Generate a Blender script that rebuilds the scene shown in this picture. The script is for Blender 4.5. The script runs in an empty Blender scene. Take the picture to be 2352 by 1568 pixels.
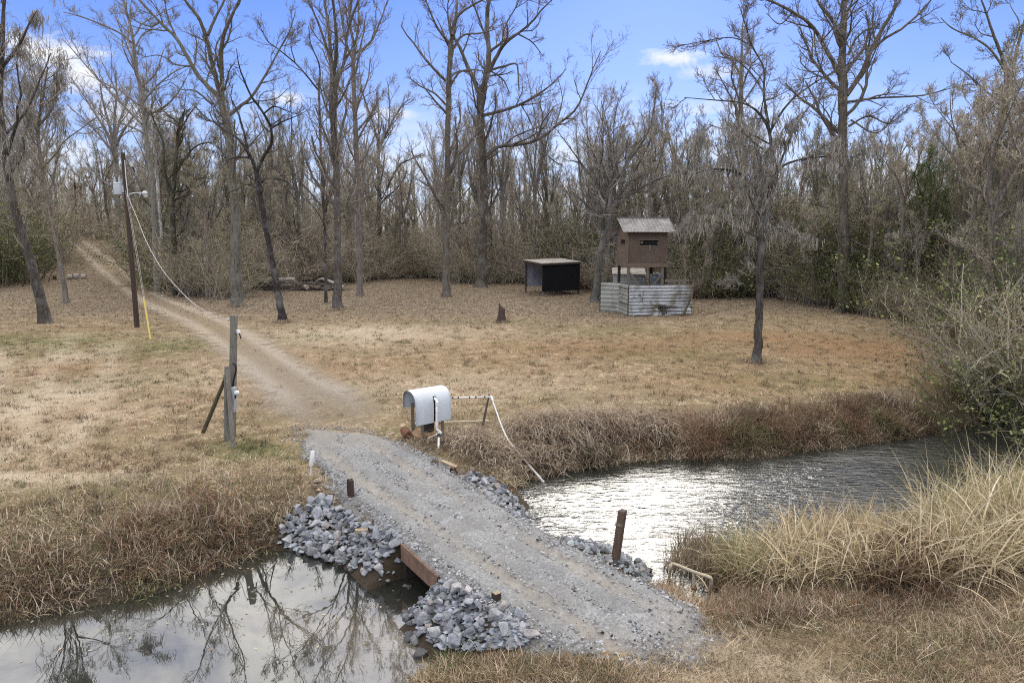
import bpy, math, random
import numpy as np
from mathutils import Vector, Matrix

# ------------------------------------------------------------------ basics
SC = bpy.context.scene
COL = SC.collection
rng = np.random.default_rng(11)
random.seed(5)
CAMH, FPX, CX, CY = 6.0, 1568.0, 1176.0, 784.0
TILT = math.atan(254.0 / 1568.0)
CT, ST = math.cos(TILT), math.sin(TILT)
WZ = -0.75                                    # water level; the road is at 0

def rays(px, py):
    dx = (np.asarray(px, float) - CX) / FPX
    dy = (CY - np.asarray(py, float)) / FPX
    return np.stack([dx, CT + dy * ST, -ST + dy * CT], -1)

def G(px, py, z=0.0):                         # point of a level plane
    d = rays(px, py)
    t = (z - CAMH) / d[..., 2]
    return d * t[..., None] + np.array([0, 0, CAMH])

def AT(px, py, Y):                            # point of the upright plane at distance Y
    d = rays(px, py)
    return d * (Y / d[..., 1])[..., None] + np.array([0, 0, CAMH])

def pxsize(n, p):                             # n picture units at point p, in metres
    f = p[1] * CT + (CAMH - p[2]) * ST
    return n * f / FPX

def sst(a):
    a = np.clip(a, 0, 1)
    return a * a * (3 - 2 * a)

def sdpoly(X, Y, poly):                       # signed distance, negative inside
    P = np.asarray(poly, float); Q = np.roll(P, -1, 0)
    best = np.full(X.shape, 1e18); ins = np.zeros(X.shape, bool)
    for (ax, ay), (bx, by) in zip(P, Q):
        ex, ey = bx - ax, by - ay
        t = np.clip(((X - ax) * ex + (Y - ay) * ey) / (ex * ex + ey * ey + 1e-12), 0, 1)
        best = np.minimum(best, (X - ax - t * ex) ** 2 + (Y - ay - t * ey) ** 2)
        c = ((ay > Y) != (by > Y)) & (X < (bx - ax) * (Y - ay) / (by - ay + 1e-12) + ax)
        ins ^= c
    d = np.sqrt(best)
    return np.where(ins, -d, d)

def sdline(X, Y, line):
    P = np.asarray(line, float)
    best = np.full(X.shape, 1e18)
    for (ax, ay), (bx, by) in zip(P[:-1], P[1:]):
        ex, ey = bx - ax, by - ay
        t = np.clip(((X - ax) * ex + (Y - ay) * ey) / (ex * ex + ey * ey + 1e-12), 0, 1)
        best = np.minimum(best, (X - ax - t * ex) ** 2 + (Y - ay - t * ey) ** 2)
    return np.sqrt(best)

def nz(X, Y, s, seed=0):                      # smooth cheap noise, about -1..1
    r = np.random.default_rng(seed + 77)
    out = 0
    for k in range(7):
        a = r.uniform(0, 6.28); f = s * r.uniform(.5, 1.9); p = r.uniform(0, 6.28)
        out = out + np.sin((X * math.cos(a) + Y * math.sin(a)) * f + p + 1.3 * np.sin((X * math.sin(a) - Y * math.cos(a)) * f * .7 + p * 2))
    return out / 4.0

# ------------------------------------------------------------------ terrain
def gpoly(pts, z):
    a = np.array(pts, float)
    return G(a[:, 0], a[:, 1], z)[:, :2]

POND = gpoly([(-900, 1560), (-300, 1490), (0, 1435), (150, 1398), (300, 1366), (420, 1330), (520, 1290), (650, 1258), (720, 1272), (800, 1295),
              (880, 1312), (950, 1330), (1010, 1352), (970, 1392), (955, 1440), (985, 1490), (1005, 1512), (965, 1568), (930, 1640), (880, 1800), (600, 2300), (-2500, 2300)], WZ)
STREAM = gpoly([(1212, 1172), (1206, 1150), (1186, 1124), (1190, 1108), (1250, 1086), (1400, 1066), (1550, 1052), (1750, 1050), (1900, 1030), (2050, 1010), (2180, 985), (2352, 938), (2600, 880),
                (3000, 820), (3000, 960), (2600, 1075), (2352, 1150), (2100, 1228), (1900, 1268), (1720, 1300), (1675, 1360), (1600, 1385), (1560, 1362), (1505, 1336), (1489, 1311),
                (1448, 1278), (1400, 1260), (1370, 1254), (1292, 1237), (1246, 1226), (1214, 1207)], WZ)
ROAD = gpoly([(672, 985), (720, 1045), (800, 1150), (860, 1195), (920, 1243), (1005, 1322), (1110, 1400), (1235, 1478), (1300, 1496), (1420, 1512), (1540, 1500), (1600, 1440), (1606, 1405),
              (1480, 1338), (1300, 1250), (1212, 1200), (1090, 1118), (960, 1040), (880, 1002), (800, 985)], 0)
BEAM_A, BEAM_B = G(920, 1252, -.03), G(1004, 1327, -.03)
BDIR = (BEAM_B - BEAM_A) / np.linalg.norm(BEAM_B - BEAM_A); BIN = np.array([-BDIR[1], BDIR[0], 0]); BIN = BIN if BIN[0] > 0 else -BIN
CULV = np.array([(p)[:2] for p in (BEAM_A - BIN * .75 + BDIR * .05, BEAM_A + BIN * .05 - BDIR * .02, BEAM_A + BIN * 2.2, BEAM_B + BIN * 2.2, BEAM_B + BIN * .05 + BDIR * .02, BEAM_B - BIN * .8 - BDIR * .1)])
RUT1 = gpoly([(700, 1005), (760, 1052), (860, 1130), (977, 1203), (1130, 1312), (1330, 1442), (1440, 1512)], 0)
RUT2 = gpoly([(830, 1015), (890, 1048), (980, 1104), (1100, 1177), (1260, 1272), (1420, 1362), (1570, 1445)], 0)

def H(X, Y, culvert=True):
    X = np.asarray(X, float); Y = np.asarray(Y, float)
    base = 0.14 + 0.05 * nz(X, Y, .22, 1) + 0.02 * nz(X, Y, .9, 2)
    near = np.where(Y < 12, 1.0, 0.0)
    base = base + 4.7 * sst((Y - 60) / 62) * sst((-X - 16) / 36)
    rd = np.full(X.shape, 50.0)
    m = (Y < 40) & (np.abs(X) < 40)
    if m.any():
        rd[m] = sdpoly(X[m], Y[m], ROAD)
    base = np.where(rd < 4, base * sst(rd / 4), base)
    d = np.full(X.shape, 60.0)
    m = (Y < 90)
    if m.any():
        xm, ym = X[m], Y[m]
        dm = np.minimum(sdpoly(xm, ym, POND), sdpoly(xm, ym, STREAM))
        dm = dm + 0.16 * nz(xm, ym, 1.3, 3) + .1 * nz(xm, ym, 3.6, 8)
        d[m] = dm
    bw = 2.7 + 0.5 * nz(X, Y, .4, 4)
    t = np.clip(d / bw, 0, 1)
    prof = 1 - (1 - t) ** 2.0
    hb = np.where(d > 0, WZ + (base - WZ) * prof, WZ - 0.55 * sst(-d / 1.3))
    emb = np.where(rd <= 0, 0.0, -rd * 0.95 - 0.02)
    emb = np.where(rd < 3.0, emb, -9)
    h = np.maximum(hb, emb)
    if culvert and m.any():
        cd = np.full(X.shape, 9.0)
        cd[m] = sdpoly(X[m], Y[m], CULV)
        h = np.where(cd < 0, np.minimum(h, WZ - .35), np.where(cd < .12, np.minimum(h, WZ - .35 + (cd / .12) * 1.1), h))
    return h

def GH(px, py, culvert=False):                # where the ray meets the terrain
    px = np.atleast_1d(np.asarray(px, float)); py = np.atleast_1d(np.asarray(py, float))
    d = rays(px, py); dz = np.minimum(d[:, 2], -1e-4)
    ta = np.clip((.45 - CAMH) / dz, 3, 420); tb = np.clip((-1.45 - CAMH) / dz, 3, 420)
    far = ta * d[:, 1] > 55
    ta = np.where(far, 50.0, ta); tb = np.where(far, 400.0, tb); n = 80 if far.any() else 14
    lo, hi = ta.copy(), tb.copy(); done = np.zeros(px.shape, bool); prev = ta
    for k in range(1, n + 1):
        t = ta * (tb / ta) ** (k / n)
        q = d * t[:, None] + np.array([0, 0, CAMH])
        hit = (~done) & (q[:, 2] < H(q[:, 0], q[:, 1], culvert))
        lo[hit] = prev[hit]; hi[hit] = t[hit]; done |= hit; prev = t
        if done.all(): break
    for _ in range(8):
        mid = (lo + hi) / 2
        q = d * mid[:, None] + np.array([0, 0, CAMH])
        below = q[:, 2] < H(q[:, 0], q[:, 1], culvert)
        hi = np.where(below, mid, hi); lo = np.where(below, lo, mid)
    return d * hi[:, None] + np.array([0, 0, CAMH])

def GP(px, py):
    return GH([px], [py])[0]

# ------------------------------------------------------------------ materials
class NT:
    def __init__(s, tree): s.t = tree; s.n = tree.nodes; s.l = tree.links
    def add(s, typ, ins=None, **props):
        nd = s.n.new(typ)
        for k, v in props.items(): setattr(nd, k, v)
        for k, v in (ins or {}).items():
            sock = nd.inputs[k]
            if isinstance(v, bpy.types.NodeSocket): s.l.new(v, sock)
            elif isinstance(v, bpy.types.Node): s.l.new(v.outputs[0], sock)
            else: sock.default_value = v
        return nd
    def math(s, op, a, b=0.0, c=0.0, clamp=False):
        return s.add('ShaderNodeMath', {0: a, 1: b, 2: c}, operation=op, use_clamp=clamp).outputs[0]
    def mix(s, f, a, b, mode='MIX'):
        nd = s.add('ShaderNodeMix', data_type='RGBA', blend_type=mode)
        for k, v in ((0, f), (6, a), (7, b)):
            if isinstance(v, bpy.types.NodeSocket): s.l.new(v, nd.inputs[k])
            elif isinstance(v, (int, float)): nd.inputs[k].default_value = v
            else: nd.inputs[k].default_value = (*v, 1) if len(v) == 3 else v
        return nd.outputs[2]
    def ramp(s, f, stops):
        nd = s.add('ShaderNodeValToRGB', {0: f})
        e = nd.color_ramp.elements
        while len(e) < len(stops): e.new(.5)
        for i, (p, c) in enumerate(stops):
            e[i].position = p
            e[i].color = (c, c, c, 1) if isinstance(c, (int, float)) else (*c, 1)
        return nd.outputs[0]
    def noise(s, vec, scale, detail=4, rough=.55, dist=0.0):
        return s.add('ShaderNodeTexNoise', {'Vector': vec, 'Scale': scale, 'Detail': detail, 'Roughness': rough, 'Distortion': dist}).outputs[0]
    def map(s, vec, scale=(1, 1, 1), rot=(0, 0, 0)):
        return s.add('ShaderNodeMapping', {'Vector': vec, 'Scale': scale, 'Rotation': rot}).outputs[0]

def newmat(name):
    m = bpy.data.materials.new(name); m.use_nodes = True
    m.node_tree.nodes.clear()
    return m, NT(m.node_tree)

def finish(m, t, shader, disp=None):
    o = t.add('ShaderNodeOutputMaterial')
    t.l.new(shader, o.inputs[0])
    return m

def surf(name, col, rough=.8, scale=6.0, var=.35, metal=0.0, bump=.3, stretch=(1, 1, 1), spec=.3, dirt=None, dirt_amt=.5, bscale=None):
    """painted, wooden or metal surface: colour with fine and broad variation, bump, optional dirt patches"""
    m, t = newmat(name)
    tc = t.add('ShaderNodeTexCoord').outputs['Object']
    v = t.map(tc, stretch)
    n1 = t.noise(v, scale, 6, .65); n2 = t.noise(v, scale * 6, 4, .6)
    f = t.math('ADD', t.math('MULTIPLY', n1, .6), t.math('MULTIPLY', n2, .4))
    lo = tuple(c * (1 - var) for c in col); hi = tuple(min(1, c * (1 + var)) for c in col)
    c = t.mix(t.ramp(f, [(.36, 0), (.64, 1)]), lo, hi)
    if dirt:
        dn = t.noise(tc, scale * .35, 6, .7, .6)
        c = t.mix(t.math('MULTIPLY', t.ramp(dn, [(.45, 0), (.65, 1)]), dirt_amt), c, dirt)
    b = t.add('ShaderNodeBump', {'Height': t.noise(v, bscale or scale * 5, 5, .6), 'Strength': bump, 'Distance': .03})
    p = t.add('ShaderNodeBsdfPrincipled', {'Base Color': c, 'Roughness': rough, 'Metallic': metal, 'Normal': b.outputs[0], 'Specular IOR Level': spec})
    return finish(m, t, p.outputs[0])

def colmat(name, trans=.35, rough=.75, nscale=9.0, var=.3, furrow=0.0):
    """plant matter whose colour is stored per blade, twig or leaf"""
    m, t = newmat(name)
    a = t.add('ShaderNodeAttribute', attribute_name='Col')
    g = t.add('ShaderNodeNewGeometry')
    n = t.noise(g.outputs['Position'], nscale, 3, .6)
    c = t.mix(1.0, a.outputs[0], t.mix(n, (1 - var,) * 3, (1 + var,) * 3), 'MULTIPLY')
    ins = {}
    if furrow:
        v = t.map(g.outputs['Position'], (9, 9, .9)); fu = t.noise(v, 1.6, 5, .65, .4); pt = t.noise(g.outputs['Position'], .9, 4, .6, .5)
        c = t.mix(1.0, c, t.ramp(fu, [(.36, .45), (.50, .95), (.62, 1.35)]), 'MULTIPLY')
        c = t.mix(t.math('MULTIPLY', t.ramp(pt, [(.48, 0), (.66, 1)]), .6), c, (.23, .225, .205))
        c = t.mix(t.math('MULTIPLY', t.ramp(pt, [(.30, 1), (.42, 0)]), .5), c, (.075, .07, .05))
        ins['Normal'] = t.add('ShaderNodeBump', {'Height': fu, 'Strength': furrow, 'Distance': .12}).outputs[0]
    p = t.add('ShaderNodeBsdfPrincipled', {'Base Color': c, 'Roughness': rough, 'Specular IOR Level': .2, **ins})
    sh = p.outputs[0]
    if trans > 0:
        tr = t.add('ShaderNodeBsdfTranslucent', {'Color': c})
        sh = t.add('ShaderNodeMixShader', {0: trans, 1: sh, 2: tr.outputs[0]}).outputs[0]
    return finish(m, t, sh)

# ------------------------------------------------------------------ mesh tools
def build(name, V, F, mat, parent=None, col=None, smooth=False, loc=None):
    """V (n,3); F list of (m,k) index arrays; mat one material or None; links ONE mesh object"""
    V = np.asarray(V, np.float32)
    if loc is not None: V = V - np.asarray(loc, np.float32)
    me = bpy.data.meshes.new(name)
    me.vertices.add(len(V)); me.vertices.foreach_set('co', V.ravel())
    F = [np.asarray(f, np.int32) for f in F if len(f)]
    loops = np.concatenate([f.ravel() for f in F]); tot = np.concatenate([np.full(len(f), f.shape[1], np.int32) for f in F])
    start = np.concatenate([[0], np.cumsum(tot)[:-1]]).astype(np.int32)
    me.loops.add(len(loops)); me.loops.foreach_set('vertex_index', loops)
    me.polygons.add(len(tot)); me.polygons.foreach_set('loop_start', start); me.polygons.foreach_set('loop_total', tot)
    me.polygons.foreach_set('use_smooth', np.full(len(tot), smooth))
    if col is not None:
        at = me.attributes.new('Col', 'FLOAT_COLOR', 'POINT')
        c4 = np.ones((len(V), 4), np.float32); c4[:, :3] = col
        at.data.foreach_set('color', c4.ravel())
    me.update()
    if mat: me.materials.append(mat)
    o = bpy.data.objects.new(name, me); COL.objects.link(o)
    if parent: o.parent = parent
    if loc is not None: o.location = Vector([float(c) for c in loc])
    return o

def fattr(o, name, vals):
    at = o.data.attributes.new(name, 'FLOAT', 'POINT')
    at.data.foreach_set('value', np.asarray(vals, np.float32))

class MB:
    """collects boxes, bars, tubes and grids for one mesh part, in world space"""
    def __init__(s): s.V = []; s.F = {}; s.n = 0
    def add(s, V, F):
        V = np.asarray(V, float).reshape(-1, 3)
        s.V.append(V)
        for f in F:
            f = np.asarray(f) + s.n
            s.F.setdefault(f.shape[1], []).append(f)
        s.n += len(V)
    def hexa(s, a):                            # eight corners: bottom ring then top ring
        s.add(a, [[(3, 2, 1, 0), (4, 5, 6, 7), (0, 1, 5, 4), (1, 2, 6, 5), (2, 3, 7, 6), (3, 0, 4, 7)]])
    def box(s, c, sx, sy, sz, rz=0, bev=0):
        c = np.asarray(c, float); ca, sa = math.cos(rz), math.sin(rz)
        pts = []
        for z in (0, 1):
            for x, y in ((-.5, -.5), (.5, -.5), (.5, .5), (-.5, .5)):
                X, Y = x * sx, y * sy
                pts.append(c + [X * ca - Y * sa, X * sa + Y * ca, (z - .5) * sz])
        s.hexa(pts)
    def beam(s, a, b, w, h, up=(0, 0, 1), w2=None, h2=None):   # square bar from a to b
        a, b = np.asarray(a, float), np.asarray(b, float)
        t = (b - a) / np.linalg.norm(b - a)
        u = np.cross(t, up)
        if np.linalg.norm(u) < 1e-3: u = np.cross(t, (0, 1, 0))
        u /= np.linalg.norm(u); v = np.cross(u, t)
        w2 = w if w2 is None else w2; h2 = h if h2 is None else h2
        pts = [a + u * x * w + v * y * h for x, y in ((-.5, -.5), (.5, -.5), (.5, .5), (-.5, .5))] + [b + u * x * w2 + v * y * h2 for x, y in ((-.5, -.5), (.5, -.5), (.5, .5), (-.5, .5))]
        s.hexa(pts)
    def tube(s, pts, r, n=10, cap=True):
        P = np.asarray(pts, float); K = len(P)
        r = np.full(K, r) if np.isscalar(r) else np.asarray(r, float)
        V, F = tubes(P[None], r[None], n)
        s.add(V, [F])
        if cap:
            for k in (0, K - 1):
                ring = V[k * n:(k + 1) * n]; c = P[k]
                idx = np.array([[i, (i + 1) % n, n] for i in range(n)])
                s.add(np.vstack([ring, c]), [idx if k else idx[:, ::-1]])
    def done(s, name, mat, parent=None, smooth=False, loc=None):
        V = np.vstack(s.V); F = [np.vstack(f) for f in s.F.values()]
        return build(name, V, F, mat, parent, smooth=smooth, loc=loc)

def tubes(P, R, n):
    """P (N,K,3), R (N,K) -> verts, quads"""
    N, K, _ = P.shape
    T = np.gradient(P, axis=1)
    T /= np.linalg.norm(T, axis=2, keepdims=True) + 1e-9
    m = T.mean(1)
    ref = np.where(np.abs(m[:, 2:3]) > .8, np.array([[1.0, .1, 0]]), np.array([[0, 0, 1.0]]))[:, None, :]
    U = np.cross(T, ref); U /= np.linalg.norm(U, axis=2, keepdims=True) + 1e-9
    W = np.cross(T, U)
    a = np.arange(n) * 2 * math.pi / n
    V = P[:, :, None, :] + R[:, :, None, None] * (np.cos(a)[None, None, :, None] * U[:, :, None, :] + np.sin(a)[None, None, :, None] * W[:, :, None, :])
    base = (np.arange(N) * K * n)[:, None, None]
    k = (np.arange(K - 1) * n)[None, :, None]; i = np.arange(n)[None, None, :]; j = (np.arange(n) + 1) % n
    j = j[None, None, :]
    F = np.stack([base + k + i, base + k + j, base + k + n + j, base + k + n + i], -1).reshape(-1, 4)
    return V.reshape(-1, 3), F

def tag(o, label=None, cat=None, group=None, kind=None):
    if label: o['label'] = label
    if cat: o['category'] = cat
    if group: o['group'] = group
    if kind: o['kind'] = kind
    return o

def empty(name, loc):
    e = bpy.data.objects.new(name, None); COL.objects.link(e)
    e.location = Vector([float(c) for c in loc]); e.empty_display_size = .3
    return e

def thing(name, loc, label, cat, group=None):
    return tag(empty(name, loc), label, cat, group)

def part(mb, name, mat, root, smooth=False):
    """build a part collected in world space under an Empty that stands at root.location"""
    o = mb.done(name, mat, None, smooth, loc=tuple(root.matrix_basis.translation))
    o.location = (0, 0, 0); o.parent = root
    return o
def subpart(mb, name, mat, par, root, smooth=False):
    o = mb.done(name, mat, None, smooth, loc=tuple(root.matrix_basis.translation))
    o.location = (0, 0, 0); o.parent = par
    return o

def copy_tree(o, parent=None):
    c = o.copy(); COL.objects.link(c)
    if parent: c.parent = parent
    for ch in [k for k in KIDS.get(o.name, [])]: copy_tree(ch, c)
    return c
KIDS = {}

# ------------------------------------------------------------------ plants: blades and branches
def blades(pos, h, w, az, lean, droop, segs=3, col=None, tipw=.12):
    """curved grass blades as narrow strips -> V, F, C"""
    N = len(pos)
    ang = lean[:, None] + droop[:, None] * (np.arange(segs) + .5)[None, :] / segs
    st = h[:, None] / segs
    hx = np.concatenate([np.zeros((N, 1)), np.cumsum(np.sin(ang) * st, 1)], 1)
    hz = np.concatenate([np.zeros((N, 1)), np.cumsum(np.cos(ang) * st, 1)], 1)
    d = np.stack([np.cos(az), np.sin(az)], -1)
    c = np.empty((N, segs + 1, 3))
    c[:, :, :2] = pos[:, None, :2] + hx[:, :, None] * d[:, None, :]
    c[:, :, 2] = pos[:, None, 2] + hz
    fa = az + np.pi / 2 + rng.uniform(-.9, .9, N)
    sd = np.stack([np.cos(fa), np.sin(fa), np.zeros(N)], -1)
    wt = np.interp(np.arange(segs + 1) / segs, [0, .4, 1], [.7, 1, tipw])
    off = sd[:, None, :] * (w[:, None] * wt[None, :] * .5)[:, :, None]
    V = np.stack([c - off, c + off], 2).reshape(-1, 3)
    b = (np.arange(N) * (segs + 1) * 2)[:, None]; k = (np.arange(segs) * 2)[None, :]
    F = np.stack([b + k, b + k + 1, b + k + 3, b + k + 2], -1).reshape(-1, 4)
    C = None if col is None else np.repeat(col, (segs + 1) * 2, 0)
    return V, F, C

def leafquads(pos, size, col, up=.3, r=None):
    r = r or rng
    N = len(pos)
    u = r.normal(size=(N, 3)); u /= np.linalg.norm(u, axis=1, keepdims=True)
    v = np.cross(u, r.normal(size=(N, 3))); v /= np.linalg.norm(v, axis=1, keepdims=True) + 1e-9
    u = u * size[:, None]; v = v * size[:, None] * .55
    V = np.stack([pos - u * .5, pos + v * .5, pos + u * .5, pos - v * .5], 1).reshape(-1, 3)
    F = (np.arange(N) * 4)[:, None] + np.arange(4)[None]
    return V, F, np.repeat(col, 4, 0)

def jitcol(base, N, var=.25, hue=.08, r=None):
    r = r or rng
    base = np.asarray(base, float)
    return np.clip(base[None] * (1 + r.normal(0, var, (N, 1))) * (1 + r.normal(0, hue, (N, 3))), .004, .95)

def pickcol(cols, N, var=.2, r=None):
    r = r or rng
    cols = np.asarray(cols, float)
    return np.clip(cols[r.integers(0, len(cols), N)] * (1 + r.normal(0, var, (N, 1))), .004, .95)

def resample(P, R, K):
    P = np.asarray(P, float); R = np.asarray(R, float)
    if len(P) > 2:                            # Catmull-Rom first
        E = np.vstack([2 * P[0] - P[1], P, 2 * P[-1] - P[-2]]); out = []; ro = []
        for i in range(len(P) - 1):
            p0, p1, p2, p3 = E[i:i + 4]
            for t in np.arange(0, 1, .2):
                out.append(.5 * (2 * p1 + (p2 - p0) * t + (2 * p0 - 5 * p1 + 4 * p2 - p3) * t * t + (3 * p1 - p0 - 3 * p2 + p3) * t ** 3)); ro.append(R[i] + (R[i + 1] - R[i]) * t)
        out.append(P[-1]); ro.append(R[-1]); P, R = np.array(out), np.array(ro)
    s = np.concatenate([[0], np.cumsum(np.linalg.norm(np.diff(P, axis=0), axis=1))])
    q = np.linspace(0, s[-1], K)
    return np.stack([np.interp(q, s, P[:, i]) for i in range(3)], -1), np.interp(q, s, R)

def grow(r, P, R, n, lenf, ang, tmin, K, up=.15, wob=.12, rf=.6, rend=.3, lmin=.3, lmax=99, rmin=.006, down=0):
    """n children on every parent branch (N,K0,3): returns P (N*n,K,3), R"""
    N, K0, _ = P.shape
    L = np.linalg.norm(np.diff(P, axis=1), axis=2).sum(1)
    pi = np.repeat(np.arange(N), n); M = len(pi)
    t = tmin + (1 - tmin) * ((np.tile(np.arange(n), N) + r.uniform(0, 1, M)) / n)
    t = np.clip(t, 0, .985)
    f = t * (K0 - 1); i0 = f.astype(int); fr = (f - i0)[:, None]
    pos = P[pi, i0] * (1 - fr) + P[pi, i0 + 1] * fr
    tan = P[pi, i0 + 1] - P[pi, i0]; tan /= np.linalg.norm(tan, axis=1, keepdims=True) + 1e-9
    rad = R[pi, i0] * (1 - fr[:, 0]) + R[pi, i0 + 1] * fr[:, 0]
    q = np.cross(tan, r.normal(size=(M, 3))); q /= np.linalg.norm(q, axis=1, keepdims=True) + 1e-9
    a = np.radians(ang) * r.uniform(.55, 1.35, M)
    d = np.cos(a)[:, None] * tan + np.sin(a)[:, None] * q
    ln = np.clip(L[pi] * lenf * (1.15 - .65 * t) * r.uniform(.55, 1.35, M), lmin, lmax)
    out = np.empty((M, K, 3)); out[:, 0] = pos
    for k in range(1, K):
        d = d + r.normal(0, wob, (M, 3)); d[:, 2] += up / K * 2 - down
        d /= np.linalg.norm(d, axis=1, keepdims=True)
        out[:, k] = out[:, k - 1] + d * (ln / (K - 1))[:, None]
    r0 = np.clip(np.minimum(rad * rf, ln * .03), rmin, None)
    RR = r0[:, None] * np.linspace(1, rend, K)[None]
    return out, np.maximum(RR, rmin * .6)

class Plant:
    """accumulates coloured tubes / quads"""
    def __init__(s): s.V = []; s.F = []; s.C = []; s.n = 0
    def add(s, V, F, C):
        s.V.append(V); s.F.append(F + s.n); s.C.append(C); s.n += len(V)
    def tubes(s, P, R, n, col):
        if len(P) == 0: return
        V, F = tubes(P, R, n)
        s.add(V, F, np.repeat(col, P.shape[1] * n, 0))
    def build(s, name, mat, parent=None, loc=None, smooth=True):
        o = build(name, np.vstack(s.V), [np.vstack(s.F)], mat, None, np.vstack(s.C), smooth, loc)
        if parent: o.location = (0, 0, 0); o.parent = parent
        return o
# ------------------------------------------------------------------ camera, sky, sun
cam = bpy.data.cameras.new('camera'); cam.lens = 24; cam.sensor_width = 36; cam.clip_end = 3000; cam.clip_start = .1
co = bpy.data.objects.new('camera', cam); COL.objects.link(co)
co.location = (0, 0, CAMH); co.rotation_euler = (math.pi / 2 - TILT, 0, 0)
SC.camera = co
SUN_AZ, SUN_EL = math.radians(11), math.radians(25)
sdir = Vector((math.sin(SUN_AZ) * math.cos(SUN_EL), math.cos(SUN_AZ) * math.cos(SUN_EL), math.sin(SUN_EL)))
sl = bpy.data.lights.new('sun', 'SUN'); sl.energy = 0.9; sl.angle = math.radians(20); sl.color = (1, .95, .86)
so = bpy.data.objects.new('sun', sl); COL.objects.link(so)
so.rotation_euler = (-sdir).to_track_quat('-Z', 'Y').to_euler(); so.location = (20, 60, 60)

W = bpy.data.worlds.new('World'); SC.world = W; W.use_nodes = True
W.node_tree.nodes.clear(); t = NT(W.node_tree)
sky = t.add('ShaderNodeTexSky', sky_type='NISHITA', sun_disc=False, sun_elevation=SUN_EL, sun_rotation=SUN_AZ, altitude=100, air_density=1.0, dust_density=.6, ozone_density=2.5)
dirn = t.add('ShaderNodeTexCoord').outputs['Generated']
sep = t.add('ShaderNodeSeparateXYZ', {0: dirn})
z = sep.outputs[2]
tint = t.mix(1.0, sky.outputs[0], (.60, .80, 1.45), 'MULTIPLY')
blue = t.ramp(z, [(0, (4.4, 5.0, 5.9)), (.06, (3.7, 4.5, 5.9)), (.17, (1.75, 2.75, 5.6)), (.30, (.95, 1.85, 5.2)), (.6, (.8, 1.7, 4.9))])
base = t.mix(.85, tint, blue)
# the thin high overcast above the picture, brighter round the veiled sun
wv = t.map(dirn, (1.0, 1.0, 2.6))
n1 = t.noise(wv, 2.6, 8, .62, .5)
n2 = t.noise(wv, 7.0, 6, .6, .3)
cov = t.math('MULTIPLY', t.ramp(z, [(.33, 0), (.44, 1)]), t.ramp(n1, [(.30, .35), (.50, 1)]))
dot = t.add('ShaderNodeVectorMath', {0: dirn, 1: tuple(sdir)}, operation='DOT_PRODUCT').outputs['Value']
glow = t.ramp(dot, [(.55, 0), (.80, .12), (.93, .45), (.99, 1.0)])
ccol = t.mix(t.ramp(t.math('ADD', t.math('MULTIPLY', n1, .6), t.math('MULTIPLY', n2, .4)), [(.34, 0), (.62, 1)]), (7.6, 7.5, 7.6), (16.0, 15.5, 14.9))
ccol = t.mix(glow, ccol, (17, 16.5, 15.5))
high = t.mix(cov, base, ccol)
# low white cloud bank by the horizon and a few small puffs
bank = t.math('MULTIPLY', t.ramp(z, [(.0, .9), (.10, .7), (.16, .2), (.20, 0)]), t.ramp(t.noise(t.map(dirn, (1, 1, 3.2)), 5.2, 7, .62, .4), [(.44, 0), (.60, 1)]))
high = t.mix(bank, high, (5.6, 5.75, 6.0))
puffn = t.noise(t.map(dirn, (1, 1, 2.0)), 13, 7, .66, .5)
for (px, py, rx, ry, amt) in ((100, 130, 105, 42, 1.0), (655, 224, 45, 16, .8), (1515, 132, 75, 20, .9), (215, 205, 70, 18, .5), (1640, 165, 70, 14, .45), (-260, 200, 150, 40, .9), (2600, 150, 130, 30, .9), (900, 262, 60, 14, .6), (300, 262, 120, 26, .7), (1700, 240, 160, 26, .5)):
    c = rays(px, py); c /= np.linalg.norm(c)
    d = t.add('ShaderNodeVectorMath', {0: dirn, 1: tuple(c)}, operation='SUBTRACT').outputs[0]
    d = t.add('ShaderNodeVectorMath', {0: d, 1: (FPX / rx, FPX / rx, FPX / ry)}, operation='MULTIPLY').outputs[0]
    ln = t.add('ShaderNodeVectorMath', {0: d}, operation='LENGTH').outputs['Value']
    m = t.math('ADD', t.math('MULTIPLY', ln, -.55), t.math('MULTIPLY', puffn, 1.9))
    m = t.math('MULTIPLY', t.ramp(m, [(.36, 0), (.78, 1)]), amt)
    high = t.mix(m, high, (5.7, 5.8, 6.0))
bg = t.add('ShaderNodeBackground', {0: high, 1: .1})
t.l.new(bg.outputs[0], t.add('ShaderNodeOutputWorld').inputs[0])

# ------------------------------------------------------------------ zones of the ground
def blobs(X, Y, lst):
    out = np.zeros(np.shape(X))
    for (px, py, rx, ry, a) in lst:
        p = G(px, py, .1)
        q = ((X - p[0]) / rx) ** 2 + ((Y - p[1]) / ry) ** 2
        out = np.maximum(out, a * np.exp(-q))
    return out

TRACK_PX = np.array([(800, 1000, 95), (742, 930, 135), (660, 870, 100), (570, 805, 80), (500, 755, 72), (430, 722, 62), (370, 697, 50), (318, 668, 42), (270, 632, 38), (232, 600, 33), (205, 578, 28), (188, 564, 26), (172, 555, 30)], float)
TP = GH(TRACK_PX[:, 0], TRACK_PX[:, 1])
TW = np.array([pxsize(w, p) for w, p in zip(TRACK_PX[:, 2], TP)])
TP2, TW = resample(TP, TW, 90)

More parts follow.
